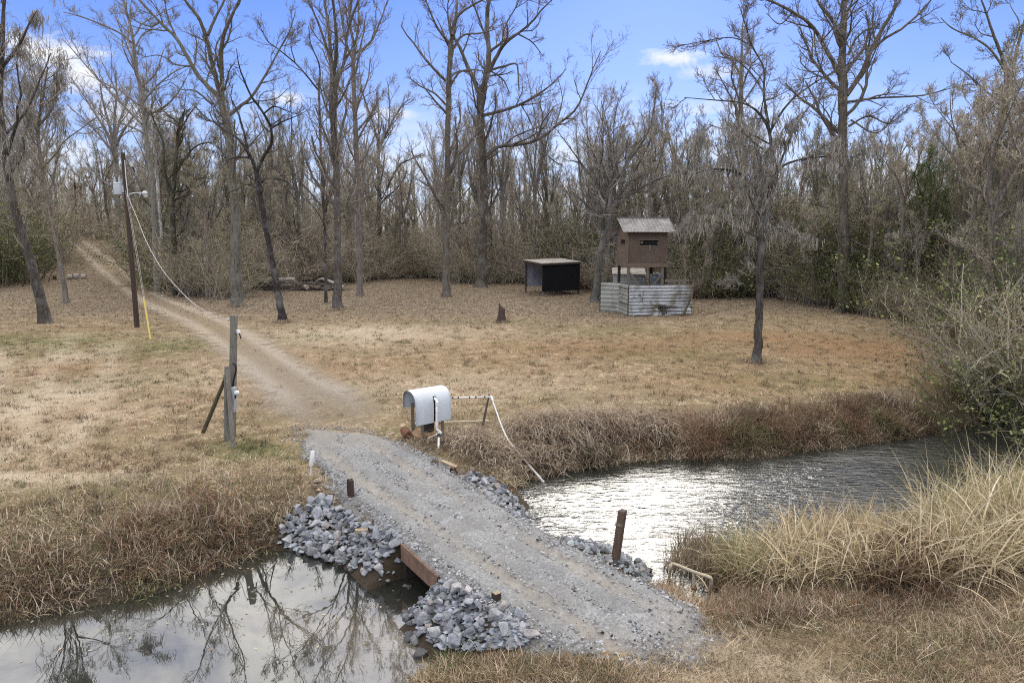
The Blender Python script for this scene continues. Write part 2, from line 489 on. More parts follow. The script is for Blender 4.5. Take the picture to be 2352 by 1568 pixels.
OLDRUTS = [gpoly(q, .1) for q in ([(168, 770), (120, 830), (100, 890), (92, 950), (60, 1010), (-40, 1080)], [(262, 790), (250, 850), (225, 930), (180, 1000), (60, 1090)], [(20, 800), (-10, 880), (-60, 960)], [(1600, 1440), (1720, 1500), (1850, 1560), (1950, 1620)], [(1540, 1500), (1620, 1560), (1680, 1630)])]
def zone(X, Y):
    n = nz(X, Y, .35, 21); n2 = nz(X, Y, 1.1, 22)
    lit = sst((Y + 3 * n + 1.5 * n2 - 39 - .1 * np.abs(X)) / 11) * .95
    lit = np.where(X > 25, np.maximum(lit, sst((Y - 30 + 3 * n) / 8)), lit)
    lit = lit * (1 - .6 * sst((-X - 30) / 14) * sst((62 - Y) / 10))
    gr = blobs(X, Y, [(60, 790, 7, 3.5, .8), (400, 795, 2.2, 3.5, .9), (575, 1030, 1.3, 1.0, .9), (250, 1130, 3, 1, .5), (1560, 820, 4, 3, .45), (940, 990, 1.2, .7, .6), (1050, 740, 5, 2, .4), (1400, 760, 5, 2.5, .45), (1850, 880, 5, 2.4, .5),
                      (1800, 1400, 1.0, .6, .45), (2250, 1470, 1.2, .5, .5), (120, 1190, 2.5, 1.0, .6), (350, 870, 3, 2, .35), (700, 780, 3, 2, .35), (2000, 1530, 1.0, .4, .4)])
    gr = np.clip(gr + .22 * np.clip(n2 + .1, 0, 1) - .08, 0, 1)
    og = blobs(X, Y, [(1750, 775, 7, 3, 1.), (1950, 800, 6, 3.5, 1.), (1450, 800, 7, 4, .7), (1600, 880, 5, 2, .5), (900, 850, 5, 3, .4), (2080, 880, 3.5, 2.5, .8), (1250, 850, 5, 2, .35), (650, 720, 6, 2.5, .4), (1300, 720, 9, 3, .5), (230, 760, 3, 4, .4), (120, 850, 2.2, 1.6, .5), (1800, 1380, 1.5, .5, .5)])
    og = np.clip(og + .25 * n + .12 * n2, 0, 1)
    pale = blobs(X, Y, [(850, 770, 7, 4, .8), (80, 930, 2.0, 5, .95), (250, 950, 1.5, 4, .5), (1000, 880, 6, 3, .4), (520, 860, 4, 4, .5), (1750, 1510, .8, .5, .8), (1900, 1560, .8, .4, .8), (1590, 1470, 1.1, .6, .95), (1680, 1440, .9, .5, .8), (60, 1100, 2.5, .6, .9), (150, 830, 1.2, 4, .6)])
    for ln in OLDRUTS: pale = np.maximum(pale, np.exp(-(sdline(X, Y, ln) / .45) ** 2) * np.clip(.8 + .5 * n2, 0, 1))
    tr = sdline(X, Y, TP2[:, :2])
    return lit, gr, og, pale, tr

# ------------------------------------------------------------------ ground
def gridmesh(xs, ys):
    X, Y = np.meshgrid(xs, ys)
    nx, ny = len(xs), len(ys)
    i = (np.arange(ny - 1)[:, None] * nx + np.arange(nx - 1)[None]).ravel()
    return X.ravel(), Y.ravel(), np.stack([i, i + 1, i + nx + 1, i + nx], -1)

xs = 4 * np.sinh(np.linspace(-5.8, 5.8, 560))
ys = 8 + 5 * np.sinh(np.linspace(-2.3, 5.7, 560))
X, Y, F = gridmesh(xs, ys)
Z = H(X, Y) + .012 * nz(X, Y, 5.0, 31) * (Y < 60)
ground = build('ground', np.stack([X, Y, Z], -1), [F], None, smooth=True)
tag(ground, 'flat field of mown straw grass running to a leaf strewn wood floor', 'ground', kind='structure')
lit, gr, og, pale, tr = zone(X, Y)
dw = np.full(X.shape, 50.0); m = Y < 60
dw[m] = np.minimum(sdpoly(X[m], Y[m], POND), sdpoly(X[m], Y[m], STREAM))
for nm, v in (('lit', lit), ('gre', gr), ('ora', og), ('pal', pale), ('mud', 1 - sst((dw - .1) / 2.0)), ('bank', 1 - sst((dw - 2.0) / 1.2))): fattr(ground, nm, v)

m, t = newmat('field_soil')
A = lambda n: t.add('ShaderNodeAttribute', attribute_name=n).outputs['Fac']
pos = t.add('ShaderNodeNewGeometry').outputs['Position']
nf = t.noise(pos, 9, 6, .7); nm_ = t.noise(pos, 1.6, 5, .65, .5); nb = t.noise(pos, .35, 4, .6, .4)
straw = t.mix(t.ramp(nf, [(.38, 0), (.62, 1)]), (.13, .095, .056), (.56, .435, .285))
straw = t.mix(t.math('MULTIPLY', t.ramp(nm_, [(.42, 0), (.58, 1)]), .75), straw, (.19, .135, .08))
straw = t.mix(t.math('MULTIPLY', t.ramp(nb, [(.45, 0), (.58, 1)]), .6), straw, (.21, .165, .09))
c = t.mix(t.math('MULTIPLY', A('pal'), .9), straw, t.mix(nf, (.38, .31, .22), (.64, .55, .42)))
c = t.mix(t.math('MULTIPLY', A('ora'), .7), c, t.mix(nf, (.16, .085, .04), (.40, .235, .12)))
c = t.mix(t.math('MULTIPLY', A('gre'), t.ramp(nm_, [(.35, .4), (.6, 1)])), c, t.mix(nf, (.07, .075, .025), (.22, .22, .09)))
vor = t.add('ShaderNodeTexVoronoi', {'Vector': pos, 'Scale': 9.0})
leafc = t.mix(t.ramp(vor.outputs['Color'], [(.2, 0), (.8, 1)]), (.115, .09, .065), (.36, .29, .21))
leafc = t.mix(t.ramp(nm_, [(.4, 0), (.62, .7)]), leafc, (.13, .10, .065))
c = t.mix(t.math('MULTIPLY', A('lit'), t.ramp(nm_, [(.3, .75), (.55, 1)])), c, leafc)
c = t.mix(t.math('MULTIPLY', A('bank'), .65), c, t.mix(nf, (.07, .055, .035), (.21, .165, .10)))
c = t.mix(A('mud'), c, t.mix(nf, (.035, .028, .02), (.11, .085, .06)))
hh = t.math('ADD', t.math('MULTIPLY', nf, .6), t.math('MULTIPLY', nm_, .8))
b = t.add('ShaderNodeBump', {'Height': hh, 'Strength': .9, 'Distance': .12})
p = t.add('ShaderNodeBsdfPrincipled', {'Base Color': c, 'Roughness': .95, 'Specular IOR Level': .1, 'Normal': b.outputs[0]})
ground.data.materials.append(finish(m, t, p.outputs[0]))

# ------------------------------------------------------------------ gravel road over the culvert
lo, hi = ROAD.min(0) - 1.6, ROAD.max(0) + 1.6
xs = np.arange(lo[0], hi[0], .07); ys = np.arange(lo[1], hi[1], .07)
X, Y, F = gridmesh(xs, ys)
rd = sdpoly(X, Y, ROAD); r1 = sdline(X, Y, RUT1); r2 = sdline(X, Y, RUT2)
rut = np.maximum(np.exp(-(r1 / .21) ** 2), np.exp(-(r2 / .21) ** 2)) * np.clip(.75 + .5 * nz(X, Y, 1.6, 45), .2, 1)
ridge = np.maximum(np.exp(-((r1 - .34) / .15) ** 2), np.exp(-((r2 - .34) / .15) ** 2))
edge = rd + .20 * nz(X, Y, 1.8, 41) + .10 * nz(X, Y, 5, 42)
bu = (X - BEAM_A[0]) * BDIR[0] + (Y - BEAM_A[1]) * BDIR[1]; bv = (X - BEAM_A[0]) * BIN[0] + (Y - BEAM_A[1]) * BIN[1]
BL = np.linalg.norm(BEAM_B - BEAM_A)
edge = np.where((bu > -.12) & (bu < BL + .1) & (bv < -.015) & (bv > -2), 5.0, edge)
edge = np.where((bu > -.05) & (bu < BL + .05) & (bv >= -.015) & (bv < 1.5), np.minimum(edge, -.1), edge)
Z = H(X, Y, False) + .07 * sst((.05 - rd) / .45) + .012 - (.045 * rut - .03 * ridge) * (rd < 0) + .012 * nz(X, Y, 4.0, 43) + .008 * nz(X, Y, 11., 44)
bot = GP(1480, 1560)
fade = sst((Y - 17.0) / 3.0) * .35                       # the gravel thins out towards the field
farside = sst((Y - 17.2) / 1.6)
keep = (edge[F] < .75).any(1)
used = np.unique(F[keep]); rem = np.full(len(X), -1); rem[used] = np.arange(len(used))
road = build('gravel_road', np.stack([X, Y, Z], -1)[used], [rem[F[keep]]], None, smooth=True)
tag(road, 'grey gravel road with two pale wheel tracks crossing the water', 'road', kind='structure')
fattr(road, 'edge', (edge + fade * .8 + .6 * sst((Y - 18.6) / 2.0))[used]); fattr(road, 'rut', rut[used]); fe = sdline(X, Y, gpoly([(1420, 1512), (1540, 1500), (1600, 1440), (1606, 1405)], 0)); fattr(road, 'far', np.maximum(sst((Y - 17.2) / 2.5), .9 * sst((1.0 - fe + .35 * nz(X, Y, 2.2, 46)) / 1.0))[used])
m, t = newmat('gravel')
A = lambda n: t.add('ShaderNodeAttribute', attribute_name=n).outputs['Fac']
pos = t.add('ShaderNodeNewGeometry').outputs['Position']
v1 = t.add('ShaderNodeTexVoronoi', {'Vector': pos, 'Scale': 26.0}); v2 = t.add('ShaderNodeTexVoronoi', {'Vector': pos, 'Scale': 60.0})
nb = t.noise(pos, 1.4, 5, .65); nf = t.noise(pos, 40, 3, .6)
g = t.mix(t.ramp(v1.outputs['Color'], [(.1, 0), (.9, 1)]), (.105, .108, .11), (.375, .375, .37))
g = t.mix(.5, g, t.mix(t.ramp(v2.outputs['Color'], [(.1, 0), (.9, 1)]), (.12, .122, .125), (.40, .40, .39)))
g = t.mix(t.ramp(nb, [(.42, 0), (.62, .45)]), g, (.14, .14, .14))
dust = t.mix(nf, (.24, .21, .175), (.36, .325, .275))
g = t.mix(t.math('MULTIPLY', t.ramp(A('rut'), [(.15, 0), (.8, 1)]), .62), g, dust)
g = t.mix(t.ramp(t.noise(pos, .8, 6, .7, .8), [(.46, 0), (.62, .5)]), g, t.mix(nf, (.13, .125, .115), (.27, .255, .235)))
g = t.mix(t.ramp(t.noise(pos, 3.2, 5, .7, .4), [(.56, 0), (.70, .55)]), g, (.42, .42, .415))
g = t.mix(t.math('MULTIPLY', A('far'), .55), g, dust)
al = t.ramp(t.math('ADD', A('edge'), t.math('MULTIPLY', t.math('SUBTRACT', t.noise(pos, 12, 5, .75), .5), 1.1)), [(.05, 1), (.32, 0)])
hgt = t.math('ADD', t.math('MULTIPLY', v1.outputs['Distance'], -.7), t.math('MULTIPLY', v2.outputs['Distance'], -.4))
b = t.add('ShaderNodeBump', {'Height': hgt, 'Strength': .8, 'Distance': .03})
p = t.add('ShaderNodeBsdfPrincipled', {'Base Color': g, 'Roughness': .9, 'Specular IOR Level': .25, 'Normal': b.outputs[0], 'Alpha': al})
road.data.materials.append(finish(m, t, p.outputs[0]))

# ------------------------------------------------------------------ dirt track over the field
nr = 15
tt = np.gradient(TP2[:, :2], axis=0); tt /= np.linalg.norm(tt, axis=1, keepdims=True)
nrm = np.stack([tt[:, 1], -tt[:, 0]], -1)
u = np.linspace(-1.25, 1.25, nr)
TWm = np.clip(TW * 1.15, 1.4, 2.8)
TXY = TP2[:, None, :2] + nrm[:, None] * (u[None, :, None] * TWm[:, None, None])
X, Y = TXY[..., 0].ravel(), TXY[..., 1].ravel()
U = np.broadcast_to(u, (90, nr)).ravel(); S = np.repeat(np.linspace(0, 1, 90), nr)
Z = H(X, Y, False) + .05
i = (np.arange(89)[:, None] * nr + np.arange(nr - 1)[None]).ravel()
track = build('dirt_track', np.stack([X, Y, Z], -1), [np.stack([i, i + 1, i + nr + 1, i + nr], -1)], None, smooth=True)
tag(track, 'pale dirt track with two worn ruts leading into the wood', 'track', kind='structure')
fattr(track, 'u', U); fattr(track, 's', S)
m, t = newmat('track_dirt')
A = lambda n: t.add('ShaderNodeAttribute', attribute_name=n).outputs['Fac']
pos = t.add('ShaderNodeNewGeometry').outputs['Position']
nf = t.noise(pos, 14, 5, .7); nb = t.noise(pos, .9, 5, .65, .4)
au = t.math('ABSOLUTE', A('u'))
rut = t.ramp(t.math('ABSOLUTE', t.math('SUBTRACT', au, .5)), [(.12, 1), (.36, 0)])
dirt = t.mix(nf, (.31, .25, .185), (.53, .45, .35))
mid = t.mix(nf, (.24, .185, .125), (.45, .36, .255))
c = t.mix(rut, mid, dirt)
c = t.mix(t.math('MULTIPLY', t.ramp(A('s'), [(.0, 1), (.22, .0)]), .6), c, t.mix(nf, (.17, .16, .15), (.38, .365, .34)))
a = t.math('ADD', t.math('SUBTRACT', 1.0, au), t.math('MULTIPLY', t.math('SUBTRACT', t.math('ADD', t.math('MULTIPLY', nb, .6), t.math('MULTIPLY', nf, .4)), .5), 2.2))
al = t.ramp(a, [(.05, 0), (.55, .92)])
al = t.math('MULTIPLY', al, t.math('MULTIPLY', t.math('ADD', .68, t.math('MULTIPLY', rut, .3)), t.ramp(A('s'), [(.0, .0), (.05, .9), (1, 1)])))
b = t.add('ShaderNodeBump', {'Height': nf, 'Strength': .6, 'Distance': .05})
p = t.add('ShaderNodeBsdfPrincipled', {'Base Color': c, 'Roughness': .95, 'Specular IOR Level': .1, 'Normal': b.outputs[0], 'Alpha': al})
track.data.materials.append(finish(m, t, p.outputs[0]))

# ------------------------------------------------------------------ water
def water(name, label, poly, z, silt, rip, mat_name, zc=None):
    m, t = newmat(mat_name)
    pos = t.add('ShaderNodeNewGeometry').outputs['Position']
    if rip:
        w = t.map(pos, (.55, 1.9, 1), (0, 0, math.radians(-14)))
        w1 = t.noise(w, 2.4, 2, .45, 1.2)
        n1 = t.noise(t.map(pos, (.8, 1.6, 1), (0, 0, math.radians(20))), 6.5, 3, .55, .8)
        calm = t.ramp(t.noise(pos, .22, 2, .5), [(.40, .35), (.60, 1)])
        h = t.math('MULTIPLY', t.math('ADD', t.math('MULTIPLY', w1, .9), t.math('MULTIPLY', n1, .30)), calm)
        st = .25
    else:
        n1 = t.noise(pos, .9, 3, .5, .3)
        n2 = t.noise(t.map(pos, (1, 2.2, 1)), 5.0, 3, .5)
        h = t.math('ADD', n1, t.math('MULTIPLY', n2, t.math('MULTIPLY', t.ramp(t.noise(pos, .5, 2), [(.5, 0), (.62, 1)]), .16)))
        st = .006
    b = t.add('ShaderNodeBump', {'Height': h, 'Strength': st, 'Distance': .3})
    col = (.022, .024, .02)
    a = t.add('ShaderNodeAttribute', attribute_name='silt').outputs['Fac']
    col = t.mix(t.math('MULTIPLY', a, t.ramp(t.noise(pos, 2.2, 6, .7, .8), [(.3, .35), (.6, 1)])), col, (.17, .145, .11))
    p = t.add('ShaderNodeBsdfPrincipled', {'Base Color': col, 'Roughness': .006 if not rip else .09, 'IOR': 1.45 if rip else 2.05, 'Specular IOR Level': .8, 'Normal': b.outputs[0]})
    finish(m, t, p.outputs[0])
    lo, hi = poly.min(0) - 3, poly.max(0) + 3
    lo = np.maximum(lo, (-70, -25)); hi = np.minimum(hi, (75, 60))
    xs = np.arange(lo[0], hi[0], .4); ys = np.arange(lo[1], hi[1], .4)
    X, Y, F = gridmesh(xs, ys)
    sd = sdpoly(X, Y, poly)
    keep = (sd[F] < 3.0).any(1)
    if zc is not None: keep &= zc(X[F].mean(1), Y[F].mean(1))
    used = np.unique(F[keep]); rem = np.full(len(X), -1); rem[used] = np.arange(len(used))
    o = build(name, np.stack([X, Y, np.full(len(X), z)], -1)[used], [rem[F[keep]]], m, smooth=True)
    fattr(o, 'silt', silt(X, Y)[used])
    return tag(o, label, 'water', kind='structure')
mid = (G(760, 1050)[:2] + G(790, 1090)[:2]) / 2
ra, rb = (RUT1[1] + RUT2[0]) / 2, (RUT1[-2] + RUT2[-2]) / 2
side = lambda x, y: (rb[0] - ra[0]) * (y - ra[1]) - (rb[1] - ra[1]) * (x - ra[0])
sg = np.sign(side(*G(200, 1500, WZ)[:2]))
water('pond', 'still dark pond mirroring bare trees beside the rock pile', POND, WZ,
      lambda X, Y: blobs(X, Y, [(930, 1375, 1.2, .8, 1.0), (760, 1330, 1.2, .5, .8), (880, 1345, 1.2, .5, 1.), (640, 1320, 1.0, .45, .6), (900, 1520, .5, .8, .45), (940, 1450, .5, .6, .7)]), False, 'still_water', lambda x, y: np.sign(side(x, y)) == sg)
water('stream', 'rippled stream channel glittering along the grassy bank', STREAM, WZ, lambda X, Y: 0 * X, True, 'rippled_water', lambda x, y: np.sign(side(x, y)) != sg)

# ------------------------------------------------------------------ shared materials
M_BARK = colmat('bark', 0, .9, 5.0, .3, .9)
M_TWIG = colmat('twig', .0, .85, 3.0, .25)
M_GRASS = colmat('dry_blades', .35, .75, 4.0, .25)
M_LEAF = colmat('leaf', .3, .7, 4.0, .25)
M_MOSS = colmat('moss', .35, .9, 4.0, .2)
# ------------------------------------------------------------------ materials of the built things
M_OLDWOOD = surf('weathered_wood', (.17, .145, .115), .9, 7, .4, stretch=(6, 6, .5), bump=.5)
M_POLE = surf('creosote_pole', (.065, .045, .034), .85, 5, .4, stretch=(5, 5, .35), bump=.5)
M_GREYPOST = surf('grey_post', (.20, .185, .155), .9, 6, .4, stretch=(6, 6, .4), bump=.5, dirt=(.09, .08, .05))
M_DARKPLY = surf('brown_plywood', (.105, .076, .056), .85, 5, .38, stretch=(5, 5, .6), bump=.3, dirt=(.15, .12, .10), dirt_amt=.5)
M_DARKWOOD = surf('dark_wood', (.045, .035, .028), .9, 6, .4, stretch=(6, 6, .5))
M_TIN = surf('weathered_tin', (.42, .45, .475), .5, 3, .25, metal=.45, bump=.15, dirt=(.17, .155, .12), dirt_amt=.95, stretch=(.6, .6, 5))
M_TINDULL = surf('lichen_tin', (.36, .375, .34), .6, 3, .2, metal=.3, bump=.12, dirt=(.19, .17, .12), dirt_amt=.6, stretch=(.6, .6, 4))
M_ROOF = surf('grey_roof_metal', (.27, .26, .255), .55, 2.5, .3, metal=.35, bump=.1, dirt=(.13, .12, .105), dirt_amt=.8)
M_TARP = surf('black_tarp', (.0065, .0068, .008), .7, 3, .4, bump=.35, stretch=(3, 3, .5), spec=.2)
M_GREYBOARD = surf('grey_board', (.50, .49, .53), .8, 2, .12, dirt=(.2, .19, .2), dirt_amt=.4)
M_PALEROOF = surf('pale_roofing', (.36, .33, .29), .8, 2.5, .3, dirt=(.16, .14, .11), dirt_amt=.7)
M_WHITE = surf('white_sheet', (.58, .62, .64), .5, 2.0, .08, bump=.05, dirt=(.44, .445, .42), dirt_amt=.55, stretch=(2, 2, .4))
M_PVC = surf('white_pipe', (.72, .72, .70), .4, 5, .06, bump=.05, dirt=(.42, .39, .33), dirt_amt=.55)
M_OLDPVC = surf('stained_pipe', (.42, .37, .27), .6, 5, .25, bump=.1, dirt=(.24, .18, .11), dirt_amt=.7)
M_RUST = surf('rusty_iron', (.16, .075, .042), .85, 8, .45, bump=.4, dirt=(.25, .16, .12), dirt_amt=.6)
M_BEAM = surf('rusty_brown_beam', (.20, .125, .085), .85, 5, .35, bump=.4, dirt=(.09, .06, .045), dirt_amt=.7)
M_STEELPOST = surf('brown_steel', (.052, .036, .028), .7, 8, .45, bump=.3, dirt=(.13, .07, .04), dirt_amt=.5)
M_GALV = surf('galvanised', (.50, .52, .54), .4, 6, .1, metal=.5, bump=.05)
M_CAN = surf('transformer_grey', (.48, .52, .55), .5, 4, .06, bump=.05)
M_YELLOW = surf('yellow_plastic', (.60, .47, .09), .5, 6, .12, bump=.05)
M_BLACK = surf('black_rubber', (.012, .012, .013), .6, 8, .3)
M_DARK = surf('interior_shade', (.012, .011, .010), .95, 3, .3)  # near-black sheets behind openings, the shade inside put into colour
M_WIRE = surf('pale_wire', (.52, .49, .45), .6, 8, .15)
M_GLASS = surf('lamp_glass', (.62, .63, .60), .2, 8, .05, spec=.6)
M_LOGEND = surf('sawn_wood', (.46, .33, .24), .9, 12, .25)
M_LOGBARK = surf('grey_log_bark', (.46, .425, .38), .95, 6, .4, stretch=(.7, 6, 6), bump=.6, dirt=(.12, .1, .08), dirt_amt=.6)
M_DARKLOG = surf('dark_log_bark', (.10, .08, .06), .95, 6, .4, bump=.6)
M_STUMP = surf('stump_wood', (.085, .062, .048), .95, 6, .5, stretch=(6, 6, .6), bump=.7)
M_BRANCH = colmat('dead_branch', 0, .95, 4, .4)

def corr(mb, a, b, c, d, n, amp, cols=1, dent=None):
    """corrugated sheet: ribs run a->b, repeated n times from a->d; thin but closed sheet"""
    a, b, c, d = (np.asarray(v, float) for v in (a, b, c, d))
    nn = np.cross(b - a, d - a); nn /= np.linalg.norm(nn)
    rows = n * 4 + 1
    v = np.linspace(0, 1, rows); u = np.linspace(0, 1, cols + 1)
    prof = np.array([0, 0, 1, 0] * n + [0]) * amp
    P = np.empty((2, rows, cols + 1, 3))
    for s in (0, 1):
        g = (a[None, None] * (1 - u)[None, :, None] + b[None, None] * u[None, :, None]) * (1 - v)[:, None, None] + (d[None, None] * (1 - u)[None, :, None] + c[None, None] * u[None, :, None]) * v[:, None, None]
        off = prof[:, None] + np.zeros((1, cols + 1))
        if dent is not None: off = off + dent(u[None, :], v[:, None])
        P[s] = g + nn * (off - s * .012)[..., None]
    V = P.reshape(-1, 3); m = cols + 1
    i = (np.arange(rows - 1)[:, None] * m + np.arange(cols)[None]).ravel()
    f = np.stack([i, i + 1, i + m + 1, i + m], -1); o = rows * m
    F = [f, f[:, ::-1] + o]
    e = []
    for k in range(rows - 1):
        for q in (0, cols): e.append((k * m + q, (k + 1) * m + q, (k + 1) * m + q + o, k * m + q + o))
    for q in range(cols):
        for k in (0, rows - 1): e.append((k * m + q, k * m + q + 1, k * m + q + 1 + o, k * m + q + o))
    mb.add(V, [np.vstack(F + [np.array(e)])])

def up(p, h): return np.array([p[0], p[1], p[2] + h])
def lerp(a, b, t): return np.asarray(a) * (1 - t) + np.asarray(b) * t

# ------------------------------------------------------------------ shooting house on stilts
b0 = GP(1443.6, 726); Yh = b0[1] + 2.6
fl = AT(1441.5, 604, Yh); ft = AT(1443.6, 527, Yh); fr = AT(1531.5, 606, Yh - .1); frt = AT(1535, 527.5, Yh - .1)
bl = AT(1418, 603, Yh + 2.7)
zf, zt = fl[2], ft[2]
A0 = np.array([fl[0], fl[1], zf]); B0 = np.array([fr[0], fr[1], zf]); D0 = np.array([bl[0], bl[1], zf]); C0 = B0 + D0 - A0
gz = float(H(A0[0], A0[1]))
hut = thing('shooting_house', (A0[0], A0[1], gz), 'brown boxy wooden lookout hut on stilts with grey metal gable roof', 'hut')
ex = (B0 - A0) / np.linalg.norm(B0 - A0); ey = (D0 - A0) / np.linalg.norm(D0 - A0); Wd, Dp = np.linalg.norm(B0 - A0), np.linalg.norm(D0 - A0)
def hp(x, y, z): return A0 + ex * x + ey * y + np.array([0, 0, z - zf])
th = .06
gab = AT(1423.6, 502, Yh)[2] - zt                   # rise of the gable
gab = max(.75, min(gab, 1.1))
# front wall with its slot window: four boards round the opening
sx0, sx1 = Wd * .30, Wd * .765; hz = zt - zf; sz0, sz1 = zf + hz * .52, zf + hz * .68
mb = MB()
def wallbox(x0, x1, y0, y1, z0, z1): mb.hexa([hp(x0, y0, z0), hp(x1, y0, z0), hp(x1, y1, z0), hp(x0, y1, z0), hp(x0, y0, z1), hp(x1, y0, z1), hp(x1, y1, z1), hp(x0, y1, z1)])
wallbox(0, Wd, 0, th, zf, sz0); wallbox(0, Wd, 0, th, sz1, zt); wallbox(0, sx0, 0, th, sz0, sz1); wallbox(sx1, Wd, 0, th, sz0, sz1)
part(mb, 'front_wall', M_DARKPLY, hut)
mb = MB()
ly0, ly1 = Dp * .28, Dp * .72; lz0, lz1 = zf + hz * .56, zf + hz * .69
wallbox(.0, th, th, Dp, zf, lz0); wallbox(0, th, th, Dp, lz1, zt); wallbox(0, th, th, ly0, lz0, lz1); wallbox(0, th, ly1, Dp, lz0, lz1)
mb.add([hp(0, 0, zt), hp(0, Dp, zt), hp(0, Dp / 2, zt + gab), hp(th, 0, zt), hp(th, Dp, zt), hp(th, Dp / 2, zt + gab)], [[(0, 2, 1), (3, 4, 5)], [(0, 1, 4, 3), (1, 2, 5, 4), (2, 0, 3, 5)]])
M_SIDEPLY = surf('tan_lit_plywood', (.17, .125, .09), .85, 5, .3, stretch=(5, 5, .6), bump=.3, dirt=(.10, .075, .055))  # the side wall's brighter light is put into this lighter tan
w = part(mb, 'side_wall', M_SIDEPLY, hut); w['label'] = 'tan gable wall with a small window, its brighter light painted in'
mb = MB(); wallbox(Wd - th, Wd, th, Dp, zf, zt); wallbox(th, Wd - th, Dp - th, Dp, zf, zt)
mb.add([hp(Wd, 0, zt), hp(Wd, Dp, zt), hp(Wd, Dp / 2, zt + gab), hp(Wd - th, 0, zt), hp(Wd - th, Dp, zt), hp(Wd - th, Dp / 2, zt + gab)], [[(0, 1, 2), (3, 5, 4)], [(0, 3, 4, 1), (1, 4, 5, 2), (2, 5, 3, 0)]])
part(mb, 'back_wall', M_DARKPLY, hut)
mb = MB(); wallbox(-.03, Wd + .03, -.03, Dp + .03, zf - .30, zf - .004)
part(mb, 'floor_frame', M_SIDEPLY, hut)
# roof of ribbed sheet, two slopes with overhang, thin ridge cap
mb = MB()
ov, ox = .42, .48; rz = zt + gab + .06; sl_ = gab / (Dp / 2); ez = zt + .06 - ov * sl_
corr(mb, hp(-ox, -ov, ez), hp(-ox, Dp / 2, rz), hp(Wd + ox, Dp / 2, rz), hp(Wd + ox, -ov, ez), 15, .035)
corr(mb, hp(Wd + ox, Dp + ov, ez), hp(Wd + ox, Dp / 2, rz), hp(-ox, Dp / 2, rz), hp(-ox, Dp + ov, ez), 15, .035)
rf = part(mb, 'roof', M_ROOF, hut)
mb = MB(); mb.beam(hp(-ox, Dp / 2, rz + .035), hp(Wd + ox, Dp / 2, rz + .035), .16, .04); subpart(mb, 'ridge_cap', M_ROOF, rf, hut)
for x0, x1, y0, y1, z0, z1 in ((sx0, sx1, th, th + .03, sz0 - .05, sz1 + .05), ):
    mb = MB(); wallbox(x0, x1, y0, y1, z0, z1); win = part(mb, 'slot_window', M_DARK, hut)
    mb = MB(); wallbox(x0 - .06, x1 + .06, -.03, -.003, sz0 - .07, sz0 - .01); wallbox(x0 - .06, x1 + .06, -.03, -.003, sz1 + .01, sz1 + .05); subpart(mb, 'sill', M_OLDWOOD, win, hut)
    mb = MB(); wallbox(x0 + .05, x0 + .22, th - .04, th - .003, sz0 + .14, sz0 + .33); subpart(mb, 'wood_block', M_SIDEPLY, win, hut)
    mb = MB(); wallbox(x1 - .10, x1 + .02, -.06, -.03, sz0 + .1, sz0 + .22); subpart(mb, 'hinge', M_SIDEPLY, win, hut)
    mb = MB(); wallbox((x0 + x1) / 2, (x0 + x1) / 2 + .11, -.05, -.032, sz0 - .38, sz0 + .05); subpart(mb, 'latch', M_OLDWOOD, win, hut)
mb = MB(); wallbox(th, th + .03, ly0, ly1, lz0 - .05, lz1 + .05); win = part(mb, 'side_window', M_DARK, hut)
mb = MB(); wallbox(-.03, -.003, ly0 - .05, ly1 + .05, lz0 - .06, lz0 - .005); subpart(mb, 'sill', M_OLDWOOD, win, hut)
mb = MB(); mb.beam(hp(-.03, -.03, zf), hp(-.03, -.03, zt), .1, .1); part(mb, 'corner_post', M_SIDEPLY, hut)
for (x, y) in ((.12, .12), (Wd - .28, .12), (.12, Dp - .12), (Wd - .28, Dp - .12)):
    p = hp(x, y, zf - .3); g = float(H(p[0], p[1]))
    mb = MB(); mb.beam((p[0], p[1], g - .2), p, .2, .2, up=(1, 0, 0)); part(mb, 'stilt', M_OLDWOOD if y < 1 else M_DARKWOOD, hut)
for (x0, x1, z0, z1) in ((.15, .95, -.35, -1.5), (Wd - .35, Wd - 1.15, -.5, -1.75)):
    mb = MB(); mb.beam(hp(x0, .02, zf + z0 - .3), hp(x1, .02, zf + z1 - .2), .12, .1, up=(0, 1, 0)); part(mb, 'brace', M_OLDWOOD, hut)
mb = MB()                                           # landing and stair behind the right wall
mb.hexa([hp(Wd + .02, Dp * .25, zf - .12), hp(Wd + .82, Dp * .25, zf - .12), hp(Wd + .82, Dp, zf - .12), hp(Wd + .02, Dp, zf - .12), hp(Wd + .02, Dp * .25, zf), hp(Wd + .82, Dp * .25, zf), hp(Wd + .82, Dp, zf), hp(Wd + .02, Dp, zf)])
part(mb, 'landing', M_OLDWOOD, hut)
mb = MB()
for x, y in ((Wd + .78, Dp * .27), (Wd + .78, Dp - .05)): mb.beam(hp(x, y, zf), hp(x, y, zf + .95), .07, .07, up=(1, 0, 0))
mb.beam(hp(Wd + .78, Dp * .27, zf + .98), hp(Wd + .78, Dp - .05, zf + .98), .09, .05); mb.beam(hp(Wd + .1, Dp * .27, zf + .98), hp(Wd + .74, Dp * .27, zf + .98), .05, .09)
part(mb, 'railing', surf('green_rail', (.05, .06, .03), .85, 6, .4), hut)
mb = MB()
for y in (.55, 1.35):
    mb.beam(hp(Wd + .1, Dp * .27 + y * .0 + .1, zf - .12), hp(Wd + .75, Dp * .27 + y, gz + .05), .05, .22)
for k in range(8):
    f = (k + .5) / 8; mb.box(hp(Wd + .12 + .6 * f, Dp * .27 + .5, zf - .12 - (zf - gz - .2) * f), .34, .95, .05)
part(mb, 'stair', M_DARKWOOD, hut)

